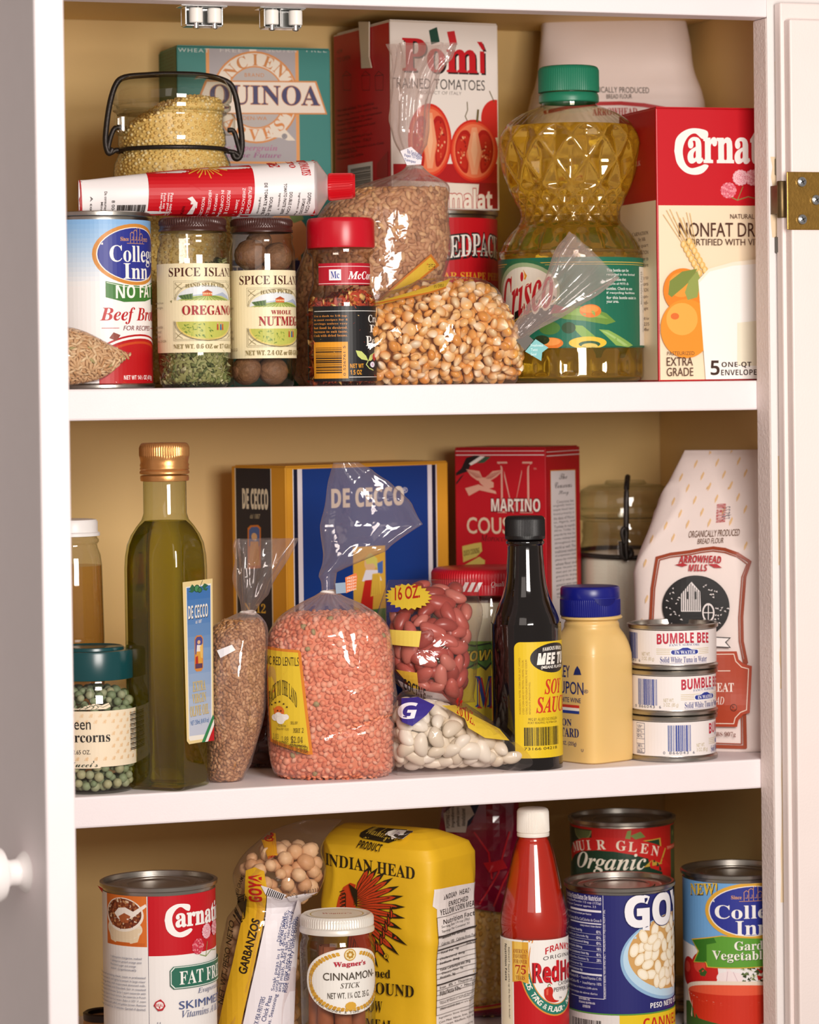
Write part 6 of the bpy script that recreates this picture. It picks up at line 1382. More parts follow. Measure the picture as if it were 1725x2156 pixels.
A.line([(1570, 1390), (1568, 1480), (1569, 1574), (1500, 1572), (1400, 1568)], .0026, BR); A.line([(1562, 1500), (1562, 1567), (1500, 1565), (1400, 1561)], .0008, BR)
A.text('ARROWHEAD', 1428, 1172, 1518, 1187, '#b3222c', 'sansbi', off=.01, arch=.12); A.text('MILLS', 1449, 1189, 1489, 1203, '#b3222c', 'sansbi', off=.01)
A.poly([(1420, 1190), (1436, 1186), (1448, 1190), (1436, 1194)], '#b3222c'); A.poly([(1490, 1188), (1508, 1188), (1520, 1196), (1504, 1196)], '#b3222c')
A.ell(1465, 1278, 71, 66, '#191516', 50)
A.poly([(1434, 1288), (1434, 1248), (1456, 1224), (1474, 1244), (1476, 1288)], '#e6dcda')
for i in range(9): A.line([(1437+i*4.4, 1286), (1437+i*4.4, 1246-min(i, 8-i)*4)], .0006, '#191516')
A.box(1445, 1246, 1449, 1262, '#191516'); A.box(1462, 1246, 1466, 1262, '#191516'); A.line([(1432, 1250), (1456, 1222), (1477, 1246)], .0014, '#191516')
for i in range(60):
    a = rd3.uniform(0, 2*PI); rr = rd3.uniform(.55, .93); x, y = 1465+71*rr*math.cos(a), 1278+66*rr*math.sin(a)
    if 1430 < x < 1478 and y < 1292: continue
    A.poly([(x, y), (x+rd3.uniform(2, 6), y-2), (x+rd3.uniform(2, 7), y+2)], '#ded4d2')
A.ell(1492, 1290, 13, 20, '#e6dcda', 24); A.ell(1492, 1290, 10, 16, '#191516', 24); A.line([(1480, 1290), (1504, 1290)], .0006, '#e6dcda'); A.line([(1492, 1272), (1492, 1308)], .0006, '#e6dcda')
A.poly([(1500, 1340), (1540, 1342), (1530, 1352), (1540, 1364), (1500, 1362)], '#1f1c1e'); A.poly([(1500, 1342), (1536, 1344), (1527, 1352), (1536, 1362), (1500, 1360)], '#f1e9e6')
A.poly([(1390, 1372), (1552, 1371), (1556, 1388), (1568, 1398), (1584, 1402), (1580, 1500), (1566, 1504), (1556, 1516), (1553, 1530), (1390, 1528)], '#ad4226')
A.line([(1390, 1378), (1546, 1377), (1550, 1392), (1562, 1404), (1577, 1408), (1573, 1494), (1560, 1499), (1549, 1511), (1546, 1523), (1390, 1521)], .0006, '#efd9c8')
A.text('WHEAT', 1478, 1437, 1546, 1456, '#f1e4da', 'serif'); A.text('BREAD', 1482, 1466, 1526, 1482, '#f1e4da', 'it'); A.line([(1500, 1412), (1538, 1412)], .0006, '#efd9c8'); A.ell(1546, 1489, 7, 7.5, '#2a1a16'); A.ell(1546, 1489, 5.8, 6.2, '#ad4226'); A.text('K', 1543, 1485, 1549, 1493, '#2a1a16', 'sansb')
A.text('NET WT 2 LBS 907g', 1446, 1540, 1550, 1552, '#7a3a28', 'serif')
A.build('sack_print', t)
# ================================================================ bottom shelf
# --- evaporated milk can
c = at(334, 1850, .043); h = c.z-Z3; c.z = Z3; k = 1/pxm(Vector((c.x, c.y, Z3+h))); r = 121.5*k
t = can('milk_can', 'red and white evaporated milk can lettered FAT FREE at the left of the bottom shelf', 'can', c, r, h)
zt = h-.006; A = label_on(Cyl(c, r-.001, .003), .006, zt, '#eee9e6'); A.step = .000002
RED = '#c1101f'
A.bu(-60, 70, 1878, 1886, RED); A.bu(-7.8, 80, 1878, 2013, RED); A.bu(-7.9, -7.5, 1884, 2200, '#7a7480')
A.bu(-44, -8.4, 1886, 1994, '#d8702c'); A.eu(-27, 1958, 15.5, 24, '#e8d9c2'); A.pu([(-42, 1956), (-12, 1956), (-15, 1984), (-20, 1988), (-34, 1988), (-39, 1984)], '#e5cfae'); A.pu([(-42, 1986), (-10, 1986), (-10, 1993), (-42, 1993)], '#cc6426')
A.eu(-27, 1928, 16.5, 36, '#efe4d6'); A.eu(-27, 1926, 15, 32, '#7a3a22')
rd4 = random.Random(2)
for i in range(150):
    a = rd4.uniform(0, 2*PI); rr = math.sqrt(rd4.random()); A.eu(-27+14.5*rr*math.cos(a), 1926+31*rr*math.sin(a), rd4.uniform(.5, 1.2), rd4.uniform(1.5, 4), rd4.choice(['#5a2818', '#9c5230', '#c08a5c', '#a8633a', '#dcc0a0', '#6e3320']), 8)
A.pu([(-34, 1926), (-30, 1914), (-24, 1912), (-18, 1920), (-9, 1903), (-8.4, 1909), (-17, 1930), (-22, 1938), (-30, 1938)], '#f1e6dc'); A.pu([(-30, 1932), (-25, 1924), (-20, 1930), (-22, 1945), (-28, 1944)], '#a85a34')
A.tu('arnation', 11.3, 43, 1926, 1954, '#f4f0ec', 'serif', ref=(0, 4), off=.02)
Cp = [(3.6, 1938), (5, 1920), (9, 1909), (14, 1905), (21.5, 1909), (21.5, 1921), (19, 1920), (15, 1912), (11.5, 1917), (9, 1930), (9, 1945), (11, 1959), (14, 1965), (18.5, 1962), (22, 1959), (23.5, 1963), (20, 1972), (15, 1976), (9, 1971), (5, 1958), (3.6, 1938)]
A.pu([tuple(x) for x in catmull(Cp, 120)][:-1], '#f4f0ec')
def carn_u(A, u, py, s, c1, c2, c3):
    for i in range(14): a = i*PI/7; A.eu(u+s*.76*math.cos(a), py+s*3.2*.76*math.sin(a), s*.24, s*.77, c1, 10)
    A.eu(u, py, s*.8, s*2.56, c1, 20); rd = random.Random(int(u))
    for rr, n in ((.86, 22), (.62, 16), (.4, 11), (.2, 6)):
        for k in range(n):
            a = 2*PI*k/n+rd.uniform(-.1, .1); b_ = a+2*PI/n*.8; m = (a+b_)/2
            A.lu([(u+s*r_*math.cos(q_), py+s*3.2*r_*math.sin(q_)) for r_, q_ in ((rr, a), (rr+.1, m), (rr, b_))], .3, c3 if k % 3 else c2)
A.lu([(30, 2018), (36, 2024), (43, 2014), (52, 2018)], .6, '#8a9a5a'); A.lu([(36, 2024), (38, 1994)], .5, '#8a9a5a')
carn_u(A, 28.4, 2000, 5.4, '#d94a5c', '#f3c2c8', '#b52a44'); carn_u(A, 37, 1971, 5.2, '#f2ccd2', '#e58a9c', '#d76a80'); carn_u(A, 48, 1969, 5.2, '#e9a4ae', '#fbe3e4', '#d76a80')
sg = lambda o: [(6.6+o, 2044+o*3), (9+o, 2036+o*3), (72-o, 2036+o*3), (72-o, 2084-o*3), (9+o, 2084-o*3), (6.6+o, 2076-o*3)]
A.pu(sg(0), '#2d6a56'); A.pu(sg(.5), '#eef0ea'); A.pu(sg(1.0), '#2d6a56'); A.tu('FAT FREE', 13, 62, 2047, 2075, '#f2f1ec', 'serif')
A.tu('Evaporated', 27, 56, 2087, 2101, '#5a6690', 'it'); A.tu('SKIMMED MILK', 12.5, 82, 2110, 2127, '#46588c', 'sans', ref=(0, 12)); A.tu('Vitamins A & D', 14.5, 56, 2130, 2145, '#5a6690', 'it')
A.pu([(-4.4, 2116), (-3, 2108), (.2, 2103), (2.4, 2110), (3.4, 2118), (1.5, 2127), (-1.5, 2128)], '#b8202a'); A.eu(-.5, 2116, 2.6, 8, '#f0e4e0', 16); A.tu('REAL', -2.7, 1.7, 2113, 2119, '#b8202a', 'sansb')
BL = '#6a7088'
for i, s_ in enumerate(['1 tablespoon margarine, melted', '1 tablespoon grated orange zest', 'Powdered sugar and orange', '   zest (optional)']): A.tu(s_.strip(), -38, -12-(4 if i > 1 else 0), 2016+i*8.2, 2022+i*8.2, BL)
for i, s_ in enumerate(['Arrange bread on baking sheet; toast in preheated', 'oven for 10 minutes or until lightly browned. In large mixer', 'bowl, beat egg whites. Add evaporated skimmed milk,', 'sugar, zest, and beat until blended. Stir in toasted', 'bread. Let stand for 10 minutes. Spray 1-quart casserole with', 'vegetable spray. Spoon in bread mixture. Set casserole in 9-inch', 'square pan; fill with 1 inch hot water. Bake in 375° F. oven', 'for 40 to 45 minutes until puffed and golden brown. Remove', 'from water; let stand 5 to 10 minutes. Garnish if desired.']):
    A.tu(s_, -58, -9.5, 2056+i*8.3, 2062+i*8.3, BL)
A.tu('U', -2, 0, 2151, 2158, BL)
A.build('paper_label', t)
q = at(207, 1869, c.y-.01); b = MB(); b.add([at(205, 1864, .03), at(216, 1870, .02), at(216, 1880, .02), at(205, 1864, .0305), at(216, 1870, .0205), at(216, 1880, .0205)], [(0, 1, 2), (5, 4, 3), (0, 3, 4, 1), (1, 4, 5, 2), (2, 5, 3, 0)]); b.build('torn_label_corner', pr(RED), t, False)

# --- small pot behind the can
c = at(222, 2150, .15); hz = at(222, 2128, .15).z-Z3; c.z = Z3
t = thing('clay_pot', 'small tan pot with dark rim half hidden left of the evaporated milk can', 'pot', c)
lathe_part('pot_body', [(.010, 0), (.015, .002), (.017, hz*.5), (.0155, hz-.006), (.013, hz-.004)], c, mat('#b98a5e', .6), t, 40, True, True)
lathe_part('rim', [(.0125, hz-.004), (.0158, hz-.0055), (.0160, hz-.001), (.0145, hz), (.0125, hz-.001)], c, mat('#2a1712', .4), t, 40, False, False)

# --- chickpea bag
yg = .070
secs = [(540, shelf_py(540, yg, Z3)-2, 84, .022, yg, 3), (541, 2180, 90, .029, yg), (545, 2100, 88, .030, yg), (552, 2010, 82, .030, yg), (560, 1940, 74, .027, yg), (570, 1900, 64, .023, yg), (586, 1872, 84, .028, yg-.004), (592, 1832, 92, .029, yg-.004), (600, 1790, 76, .020, yg), (634, 1752, 60, .009, yg+.004), (680, 1726, 38, .004, yg+.008)]
q0 = at(540, 2200, yg); t = thing('chickpea_bag', 'printed clear bag of chickpeas folded over at the top beside the yellow sack', 'bag of chickpeas', (q0.x, q0.y, Z3))
film('plastic_film', loft(secs, 140, 110, .001, crinkle(61, .0014, 42, .0022, 26))[0], FILM(), t, True, True)
def chickfn(x, y, z):
    kx = 1+.10*noise.noise(Vector((x, y, z))*2.4)+.07*noise.noise(Vector((x, y, z))*5); 
    return (x*kx*(1-.14*(1-abs(z))*(1 if x > 0 else .2)), y*kx, z*kx*1.06)
V, F = icos(3, (1, 1, 1), chickfn); cp = [mk('chickpea', V, [tuple(f) for f in F], mat(cc, .5, noise_amt=.08, noise_scale=2.5)) for cc in ('#dcb183', '#d2a274', '#e4bf94')]
pts, rdn, V, F = strew(cp, secs, .03, .80, .0083, 12000, .0053, 81, 'beige chickpea inside the folded printed bag', 'chickpea', 'chickpeas in the printed bag', grow=-.0062, face=-.1, flat=.2, most=300)
tag(grain_mesh('chickpea_filling', scatter(*solid(loft(secs, 50, 40, -.0135, None, .06, .76)[0]), 1600, .0090, rdn, -.3), icos(2, (1, 1, 1), chickfn), .0052, [mat('#d2a274', .5)], [1], rdn, .2, 0, .08, None), 'more chickpeas deep inside the folded printed bag', 'chickpeas', kind='stuff')
rowsx = loft(secs, 120, 90, .0022)[0]; A = Art(Drape(at(560, 2000, yg-.03), (math.cos(YAW), -math.sin(YAW), 0), (0, 0, 1), bvh_of(rowsx), .004), .00004, .0006)
A.poly([(516, 1838), (535, 1830), (556, 1836), (562, 1866), (560, 1900), (553, 1950), (536, 2030), (518, 2110), (506, 2165), (458, 2165), (472, 2100), (489, 2030), (508, 1940), (514, 1885)], '#dfae25')
A.poly([(563, 1882), (600, 1890), (640, 1905), (640, 1930), (628, 1980), (622, 2060), (618, 2165), (510, 2165), (522, 2108), (540, 2030), (557, 1950)], '#e9e2e6')
A.text('GOYA', 523, 1843, 551, 1902, '#c3221c', 'sansb', rot=90, off=.02)
def along(txt, p0, p1, hgt, col, style='sansb', off=0.):
    """text running from p0 to p1 (picture points)"""
    V, F = glyphs(txt, style, off); B = bbox(V); a = Vector(A.q(*p0)); b_ = Vector(A.q(*p1)); d = (b_-a); L = d.length; d.normalize(); n = Vector((-d.y, d.x)); kx = L/(B[2]-B[0]); ky = hgt/1000/(B[3]-B[1])
    A.raw([tuple(a+d*((x-B[0])*kx)+n*((y-B[1])*ky)) for x, y in V], F, col)
along('GARBANZOS', (519, 2052), (548, 1940), 6.2, '#2c1c10', 'sans', .03)
along('NET WT./PESO NETO 16 OZ.', (468, 2120), (500, 1890), 4.2, '#2c1c10', 'sans', .01); along('(1 LB.) 453 GRAMS', (490, 1920), (516, 1850), 3.4, '#2c1c10', 'sans', .01)
BT = '#3a4678'
along('DIRECTIONS', (592, 1985), (604, 1935), 3.2, BT, 'sans')
for i, s_ in enumerate(['Soak peas in 1 qt. of water', 'until tender and drain. Gently', 'and mash. Add salt, necessary', 'and mix into a thick combine', 'hot oil and fry until brown']):
    along(s_, (580+i*6.6, 2086+i*1.5), (606+i*6.2, 1920+i*3), 3.0, BT, 'sans')
for i, s_ in enumerate(['CHICK PEA FRITTERS', '1 lb. Chick Peas', '2 tbs. Seasoning']): along(s_, (540+i*14, 2172), (560+i*14, 2098-i*2), 3.2, BT, 'sans')
A.poly([(549, 1864), (566, 1868), (604, 1884), (590, 1896), (560, 1884)], '#e9e4e6')
for i in range(9): A.line([(566+i*4, 1870+i*1.6), (561+i*4, 1884+i*1.2)], .0007, '#2a2426')
A.text('02478', 607, 1880, 626, 1890, '#3a3236', tilt=-.6); A.poly([(604, 1888), (640, 1884), (668, 1888), (664, 1898), (640, 1906), (610, 1900)], '#e9e2e6'); A.text('0 41331', 640, 1876, 668, 1886, '#3a3236')
A.poly([(545, 1784), (562, 1758), (580, 1748), (574, 1778)], '#d99a25'); A.text('GOYA', 552, 1756, 572, 1784, '#b8281c', 'sansb', rot=90)
A.build('bag_print', t)

# --- yellow cornmeal sack
yc = .088; Dk = Vector((math.sin(math.radians(50)), math.cos(math.radians(50)), 0)); Uc = Vector((Dk.y, -Dk.x, 0))
secs = [(812, 1739, 96, .004, yc, 5), (815, 1744, 106, .013, yc, 6), (822, 1755, 120, .021, yc, 7), (834, 1772, 133, .031, yc, 8), (841, 1794, 138, .0345, yc, 8), (841, 1850, 138, .035, yc, 8), (841, 2050, 138, .035, yc, 8), (841, shelf_py(841, yc, Z3)-1, 137, .034, yc, 8)]
rows, fr = loft(secs, 130, 150, 0, crinkle(67, .0012, 40, .0022, 24), D=Dk, lin=True)
q0 = at(838, 2200, yc); t = thing('cornmeal_sack', 'yellow paper sack of corn meal with red feather headdress emblem', 'corn meal bag', (q0.x, q0.y, Z3))
YEL = mat('#e4b520', .5, bump=.12, bump_scale=220); b = MB(); b.grid(rows, True, True, True); b.build('paper_sack', YEL, t, True, None)
bvc = bvh_of(rows); PA = lambda P, U: Drape(P, U, (0, 0, 1), bvc, .004)
cm = at(838, 1950, yc)
A = Art(Drape(cm-Dk*.035, Uc, (0, 0, 1), bvc, .0008), .0003, .0012); BK = '#2c2212'
A.poly([(742, 1757), (750, 1749), (810, 1748), (836, 1760), (828, 1770), (810, 1777), (752, 1768), (743, 1764)], BK); A.text('Washington', 752, 1752, 826, 1772, '#d9b848', 'script', tilt=-.45)
A.text('PRODUCT', 748, 1775, 801, 1790, BK, 'sansbi', tilt=-.35)
A.build('top_print', t); A = Art(Drape(cm-Dk*.035, Uc, (0, 0, 1), bvc, .0008), .0004, .0050)
A.poly([(800, 1748), (826, 1743), (846, 1758), (818, 1769)], '#ece6e0'); A.poly([(820, 1744), (828, 1742), (846, 1758), (836, 1761)], '#3a3028'); A.text('1.09', 812, 1756, 828, 1764, '#8a6a98', 'mono', tilt=-.5)
A.build('price_sticker', t); A = Art(PA(cm-Dk*.035, Uc), .000015, .0004)
A.text('INDIAN HEAD', 692, 1812, 873, 1838, BK, 'serif', ref=(1, 11), tilt=-.55)
RF = '#c2401c'
A.poly([(706, 1916), (712, 1890), (722, 1868), (736, 1859), (748, 1863), (742, 1886), (746, 1912)], RF)
for i in range(5): A.line([(715, 1878+i*8), (726, 1874+i*8), (726, 1880+i*8), (718, 1882+i*8)], .0007, BK)
for i in range(16):
    a = math.radians(62-i*10.5); L = 74+44*math.sin(i/15*PI)*.9+ (26 if i > 8 else 0); x0, y0 = 744, 1888+i*3.2; ca, sa = math.cos(a), math.sin(a); nx, ny = -sa, -ca
    A.poly([(x0, y0), (x0+ca*L*.4+nx*7, y0-sa*L*.4+ny*7), (x0+ca*L*.8+nx*5, y0-sa*L*.8+ny*5), (x0+ca*L, y0-sa*L), (x0+ca*L*.8-nx*5, y0-sa*L*.8-ny*5), (x0+ca*L*.4-nx*7, y0-sa*L*.4-ny*7)], BK)
    A.poly([(x0, y0), (x0+ca*L*.4+nx*5.5, y0-sa*L*.4+ny*5.5), (x0+ca*L*.74+nx*4, y0-sa*L*.74+ny*4), (x0+ca*L*.84, y0-sa*L*.84), (x0+ca*L*.74-nx*4, y0-sa*L*.74-ny*4), (x0+ca*L*.4-nx*5.5, y0-sa*L*.4-ny*5.5)], RF)
    A.line([(x0, y0), (x0+ca*L*.7, y0-sa*L*.7)], .0004, BK)
for i in range(7):
    x, y = 829-i*5.5-(i > 4)*4, 1925+i*14; A.poly([(x-6, y-18), (x, y-6), (x, y+6), (x-4, y+10), (x-7, y)], BK); A.poly([(x-5, y-10), (x-1.4, y-4), (x-1.4, y+5), (x-4, y+7)], RF)
for i in range(9): A.line([(736+i*2, 1862+i*1.5), (742+i*1.2, 1884+i*3)], .0008, BK)
A.poly([(724, 1914), (748, 1906), (772, 1960), (794, 2016), (770, 2020), (738, 1960)], RF)
A.ell(815, 2013, 5.4, 5.6, BK, 20); A.ell(815, 2013, 4.6, 4.8, '#e4b520', 20); A.text('R', 813, 2010, 818, 2016, BK, 'sansb')
A.text('Old Fashioned', 791, 2040, 824, 2058, BK, 'serif', ref=(10, 13)); A.text('STONE GROUND', 793, 2071, 873, 2096, BK, 'serif', ref=(8, 12)); A.text('YELLOW', 791, 2107, 808, 2131, BK, 'serif', ref=(5, 6)); A.text('CORN MEAL', 793, 2146, 832, 2170, BK, 'serif', ref=(6, 9))
A.build('front_print', t)
SP = PA(cm+Uc*.045, Dk); SP.o_uv = SP.uv
def side_uv(px, py):
    u = -.0295+(px-919)/82*.0605
    return u, SP.o_uv(project(SP.O+SP.U*u)[0], py)[1]
SP.uv = side_uv; A = Art(SP, .00003, .0004); A.poly([(919, 1872), (1000, 1855), (1002, 2200), (924, 2200), (924, 1914), (919, 1908)], '#ece4e0')
B3 = lambda X, Y: (600+X/3.75, 1680+Y/3.75); DKI = '#3a3230'
for X0, X1, Y0, Y1, s_, st in ((1245, 1447, 725, 775, 'INDIAN HEAD', 'sansb'), (1282, 1437, 785, 835, 'ENRICHED', 'sansb'), (1225, 1490, 832, 890, 'YELLOW CORN MEAL', 'sansb'), (1242, 1492, 912, 960, 'Nutrition Facts', 'sansb'), (1230, 1447, 968, 1000, 'Serving Size 1/4 cup (30g)', 'sans'), (1230, 1445, 1004, 1034, 'Servings Per Container 30', 'sans'), (1230, 1415, 1062, 1088, 'Amount Per Serving', 'sansb'), (1230, 1500, 1092, 1122, 'Calories 100   Calories from Fat 10', 'sans'), (1412, 1495, 1126, 1148, '%Daily Value*', 'sansb'), (1230, 1365, 1188, 1218, 'Total Fat  1g', 'sansb'), (1228, 1410, 1228, 1258, 'Cholesterol  0mg', 'sansb'), (1228, 1372, 1270, 1300, 'Sodium  0mg', 'sansb'), (1228, 1445, 1305, 1338, 'Total Carbohydrate 20g', 'sansb'), (1240, 1398, 1345, 1374, 'Dietary Fiber 2g', 'sans'), (1228, 1342, 1388, 1418, 'Protein  3g', 'sansb'), (1225, 1500, 1436, 1462, 'Iron   8%  •  Thiamine 10%', 'sans'), (1225, 1500, 1474, 1500, 'Riboflavin 6%  •  Niacin 8%', 'sans'), (1225, 1378, 1512, 1540, 'Folic Acid 10%', 'sans'), (1225, 1500, 1552, 1572, 'Not a significant source of Saturated Fat', 'sans'), (1225, 1430, 1578, 1598, 'Vitamin A, Vitamin C, and Calcium', 'sans'), (1225, 1500, 1606, 1628, '*Percent Daily Values are based on a', 'sans'), (1225, 1370, 1634, 1656, '2,000 calorie diet.', 'sans'), (1220, 1490, 1678, 1702, 'Ingredients: Stone Ground Yellow', 'sans'), (1220, 1500, 1710, 1734, 'Corn Meal, Niacin, Iron, Thiamine', 'sans'), (1220, 1490, 1742, 1766, 'Mononitrate, Riboflavin, Folic Acid', 'sans'), (1330, 1470, 1776, 1800, 'Manufactured by', 'sans')):
    ym, yh = (Y0+Y1)/2, (Y1-Y0)*.40; a = B3(X0+6, ym-yh); b_ = B3(X1-4, ym+yh); A.text(s_, a[0], a[1], b_[0], b_[1], DKI, st)
def ln(Y, w): v = A.q(960, B3(1360, Y)[1])[1]; A.box(-.0270, v-w/2, .0282, v+w/2, DKI, px=False)
for Y in (898, 1057, 1124, 1176, 1224, 1264, 1302, 1342, 1382, 1470, 1507, 1546, 1602, 1664): ln(Y, .0003)
for Y in (1046, 1152, 1426): ln(Y, .0010)
A.box(-.0273, A.q(960, B3(1360, 1664)[1])[1], -.0270, A.q(960, B3(1360, 898)[1])[1], DKI, px=False); A.box(.0282, A.q(960, B3(1360, 1664)[1])[1], .0285, A.q(960, B3(1360, 898)[1])[1], DKI, px=False)
A.build('nutrition_label', t)

# --- cinnamon stick jar
c = at(711, 2060, .030); c.z = Z3; q = lambda py: at(711, py, c.y).z-Z3; k = 1/pxm(Vector((c.x, c.y, Z3+.08))); hw = 79; r = hw*k
t = thing('spice_jar', 'glass jar of cinnamon sticks with white metal lid and oval label', 'spice jar', c)
lathe_part('glass_body', [(r*.9, 0), (r*.97, .002), (r, .007), (r, q(1996)), (r*.99, q(1984)), (r*.95, q(1974)), (r*.93, q(1968)), (r*.95, q(1963)), (r*.93, q(1958))], c, JAR(), t, 80, True, False)
lid = ribbed('lid', [(r*.94, q(1959)), (r*1.0, q(1958)), (r*1.005, q(1952)), (r*.975, q(1948)), (r*.975, q(1947)), (r*.99, q(1944)), (r*.975, q(1943)), (r*.975, q(1930)), (r*.955, q(1925)), (r*.90, q(1922)), (r*.86, q(1924)), (.0005, q(1924))], c, mat('#e2dcd2', .3, .15), t, 80, .0003, q(1943)-1e-5, q(1930)+1e-5)
A = Art(Flat(c+Vector((0, 0, q(1924)+.0001)), (math.cos(YAW), -math.sin(YAW), 0), (math.sin(YAW), math.cos(YAW), 0)), .00001, .0001)
A.poly([(r*.8*math.cos(a), r*.8*math.sin(a)) for a in [2*PI*i/60 for i in range(60)]], '#e0d8ca', px=False)
for rr, cc in ((.72, '#b9a05a'), (.69, '#e0d8ca')): A.poly([(r*rr*math.cos(a), r*rr*math.sin(a)) for a in [2*PI*i/60 for i in range(60)]], cc, px=False)
A.text("Wagner's", -r*.4, -.002, r*.4, .004, '#a8403a', 'serif', px=False); A.build('lid_print', t).parent = lid; t.children[-1].location = (0, 0, 0)
S = Cyl(c, r, .0025); A = Art(S)
A.eu(8.9, 2067, 33.5, 70, '#e9e3d8', 64); A.eu(8.9, 2067, 32.6, 68, '#efebe4', 64)
for i in range(64):
    a = 2*PI*i/64
    if abs(math.sin(a)-1) < .03: continue
    for o in (-.6, .6):
        u, y = 8.9+(29.5+o*1.4)*math.cos(a), 2067-(60+o*3)*math.sin(a); A.eu(u, y, .55+.9*abs(math.sin(a)), 1.7+2.6*abs(math.cos(a)), '#d9a63a' if i % 2 else '#c8922c', 8)
A.eu(8.9, 2011, 4.2, 12.5, '#c8922c', 24); A.eu(8.9, 2011, 3.6, 10.8, '#e9d9a8', 24)
for i in range(7): a = 2*PI*i/7; A.eu(8.9+1.9*math.cos(a), 2011+5.8*math.sin(a), .9, 2.8, '#b5852c', 8)
A.eu(8.9, 2119, 4, 9, '#d9a63a', 10)
A.tu("Wagner's", -2.6, 21, 2025, 2038, '#b8283c', 'serif', off=.015); A.tu('CINNAMON-', -9.9, 31, 2048, 2064, '#4a4034', 'sans', off=.0); A.tu('STICK', 1.9, 16, 2070, 2081, '#4a4034', 'it'); A.tu('NET WT. 1¼ OZ. 35 G.', -6.9, 24.5, 2090, 2103, '#4a4034', 'sans')
tx = '© JOHN WAGNER & SONS, IVYLAND, PA'
for i, ch in enumerate(tx):
    if ch == ' ': continue
    a = math.radians(213+i*3.5); V, F = glyphs(ch, 'sans'); B = bbox(V); u, v = (8.9+31.2*math.cos(a))/1000, A.S.uv(711, 2067)[1]+(64.6*k)*math.sin(a); f = .0024; ca, sa = math.cos(a+PI/2), math.sin(a+PI/2)
    A.raw([(u+f*((x-B[0])*ca-(y-.3)*sa), v+f*((x-B[0])*sa+(y-.3)*ca)) for x, y in V], F, '#6a5a44')
A.build('paper_label', t)
CIN = mat('#a35a34', .6, noise_amt=.3, noise_scale=90, bump=.5, bump_scale=150)
def quill(L, R0):
    pts = []
    for i in range(40):
        tt = i/39*2*PI*1.9; rr = R0*(1-.42*i/39); pts.append((rr*math.cos(tt), rr*math.sin(tt)))
    b = MB(); rows = [[Vector((x, y, z)) for x, y in pts]+[Vector((x*.88, y*.88, z)) for x, y in reversed(pts)] for z in (0, L*.3, L*.7, L)]
    b.grid(rows, True, True, True); return b
st0 = quill(.078, .0068).build('cinnamon_stick', CIN, None, True, 50)
for i, (dx, dy, rz, tx_, sc_) in enumerate([(-.0125, -.008, 0, .05, 1), (.001, -.0135, 1.5, -.04, 1.04), (.0125, -.006, 3, .03, .96), (-.008, .008, 4.1, -.03, 1.05), (.006, .009, 2.2, .04, 1), (-.0155, .001, 5, -.02, .9)]):
    o = st0 if i == 0 else st0.copy()
    if i: COL.objects.link(o)
    o.location = (c.x+dx, c.y+dy, Z3+.0045); o.rotation_euler = (tx_, tx_*.5, rz); o.scale = (1, 1, sc_); tag(o, 'rolled cinnamon stick standing inside the white-lidded jar', 'cinnamon stick', 'cinnamon sticks in the jar')

# --- red and purple popcorn bag at the back
yr = .185
secs = [(1015, shelf_py(1015, yr, Z3)-2, 88, .022, yr, 3), (1015, 2100, 96, .034, yr), (1014, 2000, 98, .036, yr), (1014, 1900, 94, .034, yr), (1012, 1830, 86, .026, yr), (1010, 1770, 82, .014, yr), (1010, shelf_py(1010, yr, Z2-TH)+10, 80, .006, yr)]
q0 = at(1015, 2150, yr); t = thing('popcorn_bag', 'red and purple printed bag of yellow popcorn standing behind the hot sauce bottle', 'bag of popcorn', (q0.x, q0.y, Z3))
dsp = crinkle(71, .0018, 40, .0042, 22)
film('plastic_film', loft(secs, 90, 90, .0006, dsp)[0], FILM(), t, True, True)
grain_bag(t, secs, .03, .62, icos(1, (.9, .7, 1)), .0031, .0046, 7000, ['#e6bd62', '#eed08a', '#d9a84a'], [4, 3, 2], 91, 'yellow_popcorn', 'small yellow popcorn kernels in the red and purple bag', 'popcorn', -.003)
rowsx = loft(secs, 100, 90, .0016, dsp)[0]; bvr = bvh_of(rowsx)
PUR = mat('#8a1030', .12, 0, .6, coat=.6, noise_amt=.5, noise_scale=24)
A = Art(Drape(at(1014, 1950, yr-.03), (math.cos(YAW), -math.sin(YAW), 0), (0, 0, 1), bvr, .005), .00012, .0006)
A.poly([(935, 1690), (1115, 1690), (1115, 1900), (1080, 1924), (1030, 1916), (980, 1906), (915, 1900), (922, 1780)], PUR)
A.build('bag_print', t); A = Art(Drape(at(1014, 1950, yr-.03), (math.cos(YAW), -math.sin(YAW), 0), (0, 0, 1), bvr, .005), .00012, .0006)
A.poly([(910, 2134), (1000, 2126), (1060, 2118), (1120, 2126), (1120, 2250), (910, 2250)], PUR); A.line([(910, 2132), (1000, 2124), (1060, 2116), (1120, 2124)], .0016, '#e0a03a'); A.line([(910, 2127), (1000, 2119), (1060, 2111), (1120, 2119)], .0012, '#c8202a')
A.build('bottom_print', t); A = Art(Drape(at(1014, 1950, yr-.03), (math.cos(YAW), -math.sin(YAW), 0), (0, 0, 1), bvr, .005), .00012, .0010)
for pts in ([(1000, 1760), (1030, 1800), (1036, 1850)], [(1010, 1900), (1050, 1840), (1075, 1760)], [(1040, 1906), (1060, 1860), (1085, 1820)]): A.line(pts, .0014, '#c81a28')
A.poly([(1018, 1820), (1060, 1814), (1070, 1832), (1030, 1838)], '#c01a24'); A.poly([(985, 1700), (1012, 1698), (992, 1742), (980, 1752), (968, 1746)], '#1c1a38')
A.poly([(935, 1722), (960, 1700), (988, 1696), (1000, 1722), (986, 1736), (982, 1760), (940, 1760)], '#d8cdbe')
for i, s_ in enumerate(['POPPING CORN', 'Ingredients', 'yellow corn', 'Manufactured']): A.text(s_, 940+i*11, 1704+i*2, 948+i*11, 1752-i*2, '#4a3a30', 'sansb', rot=90)
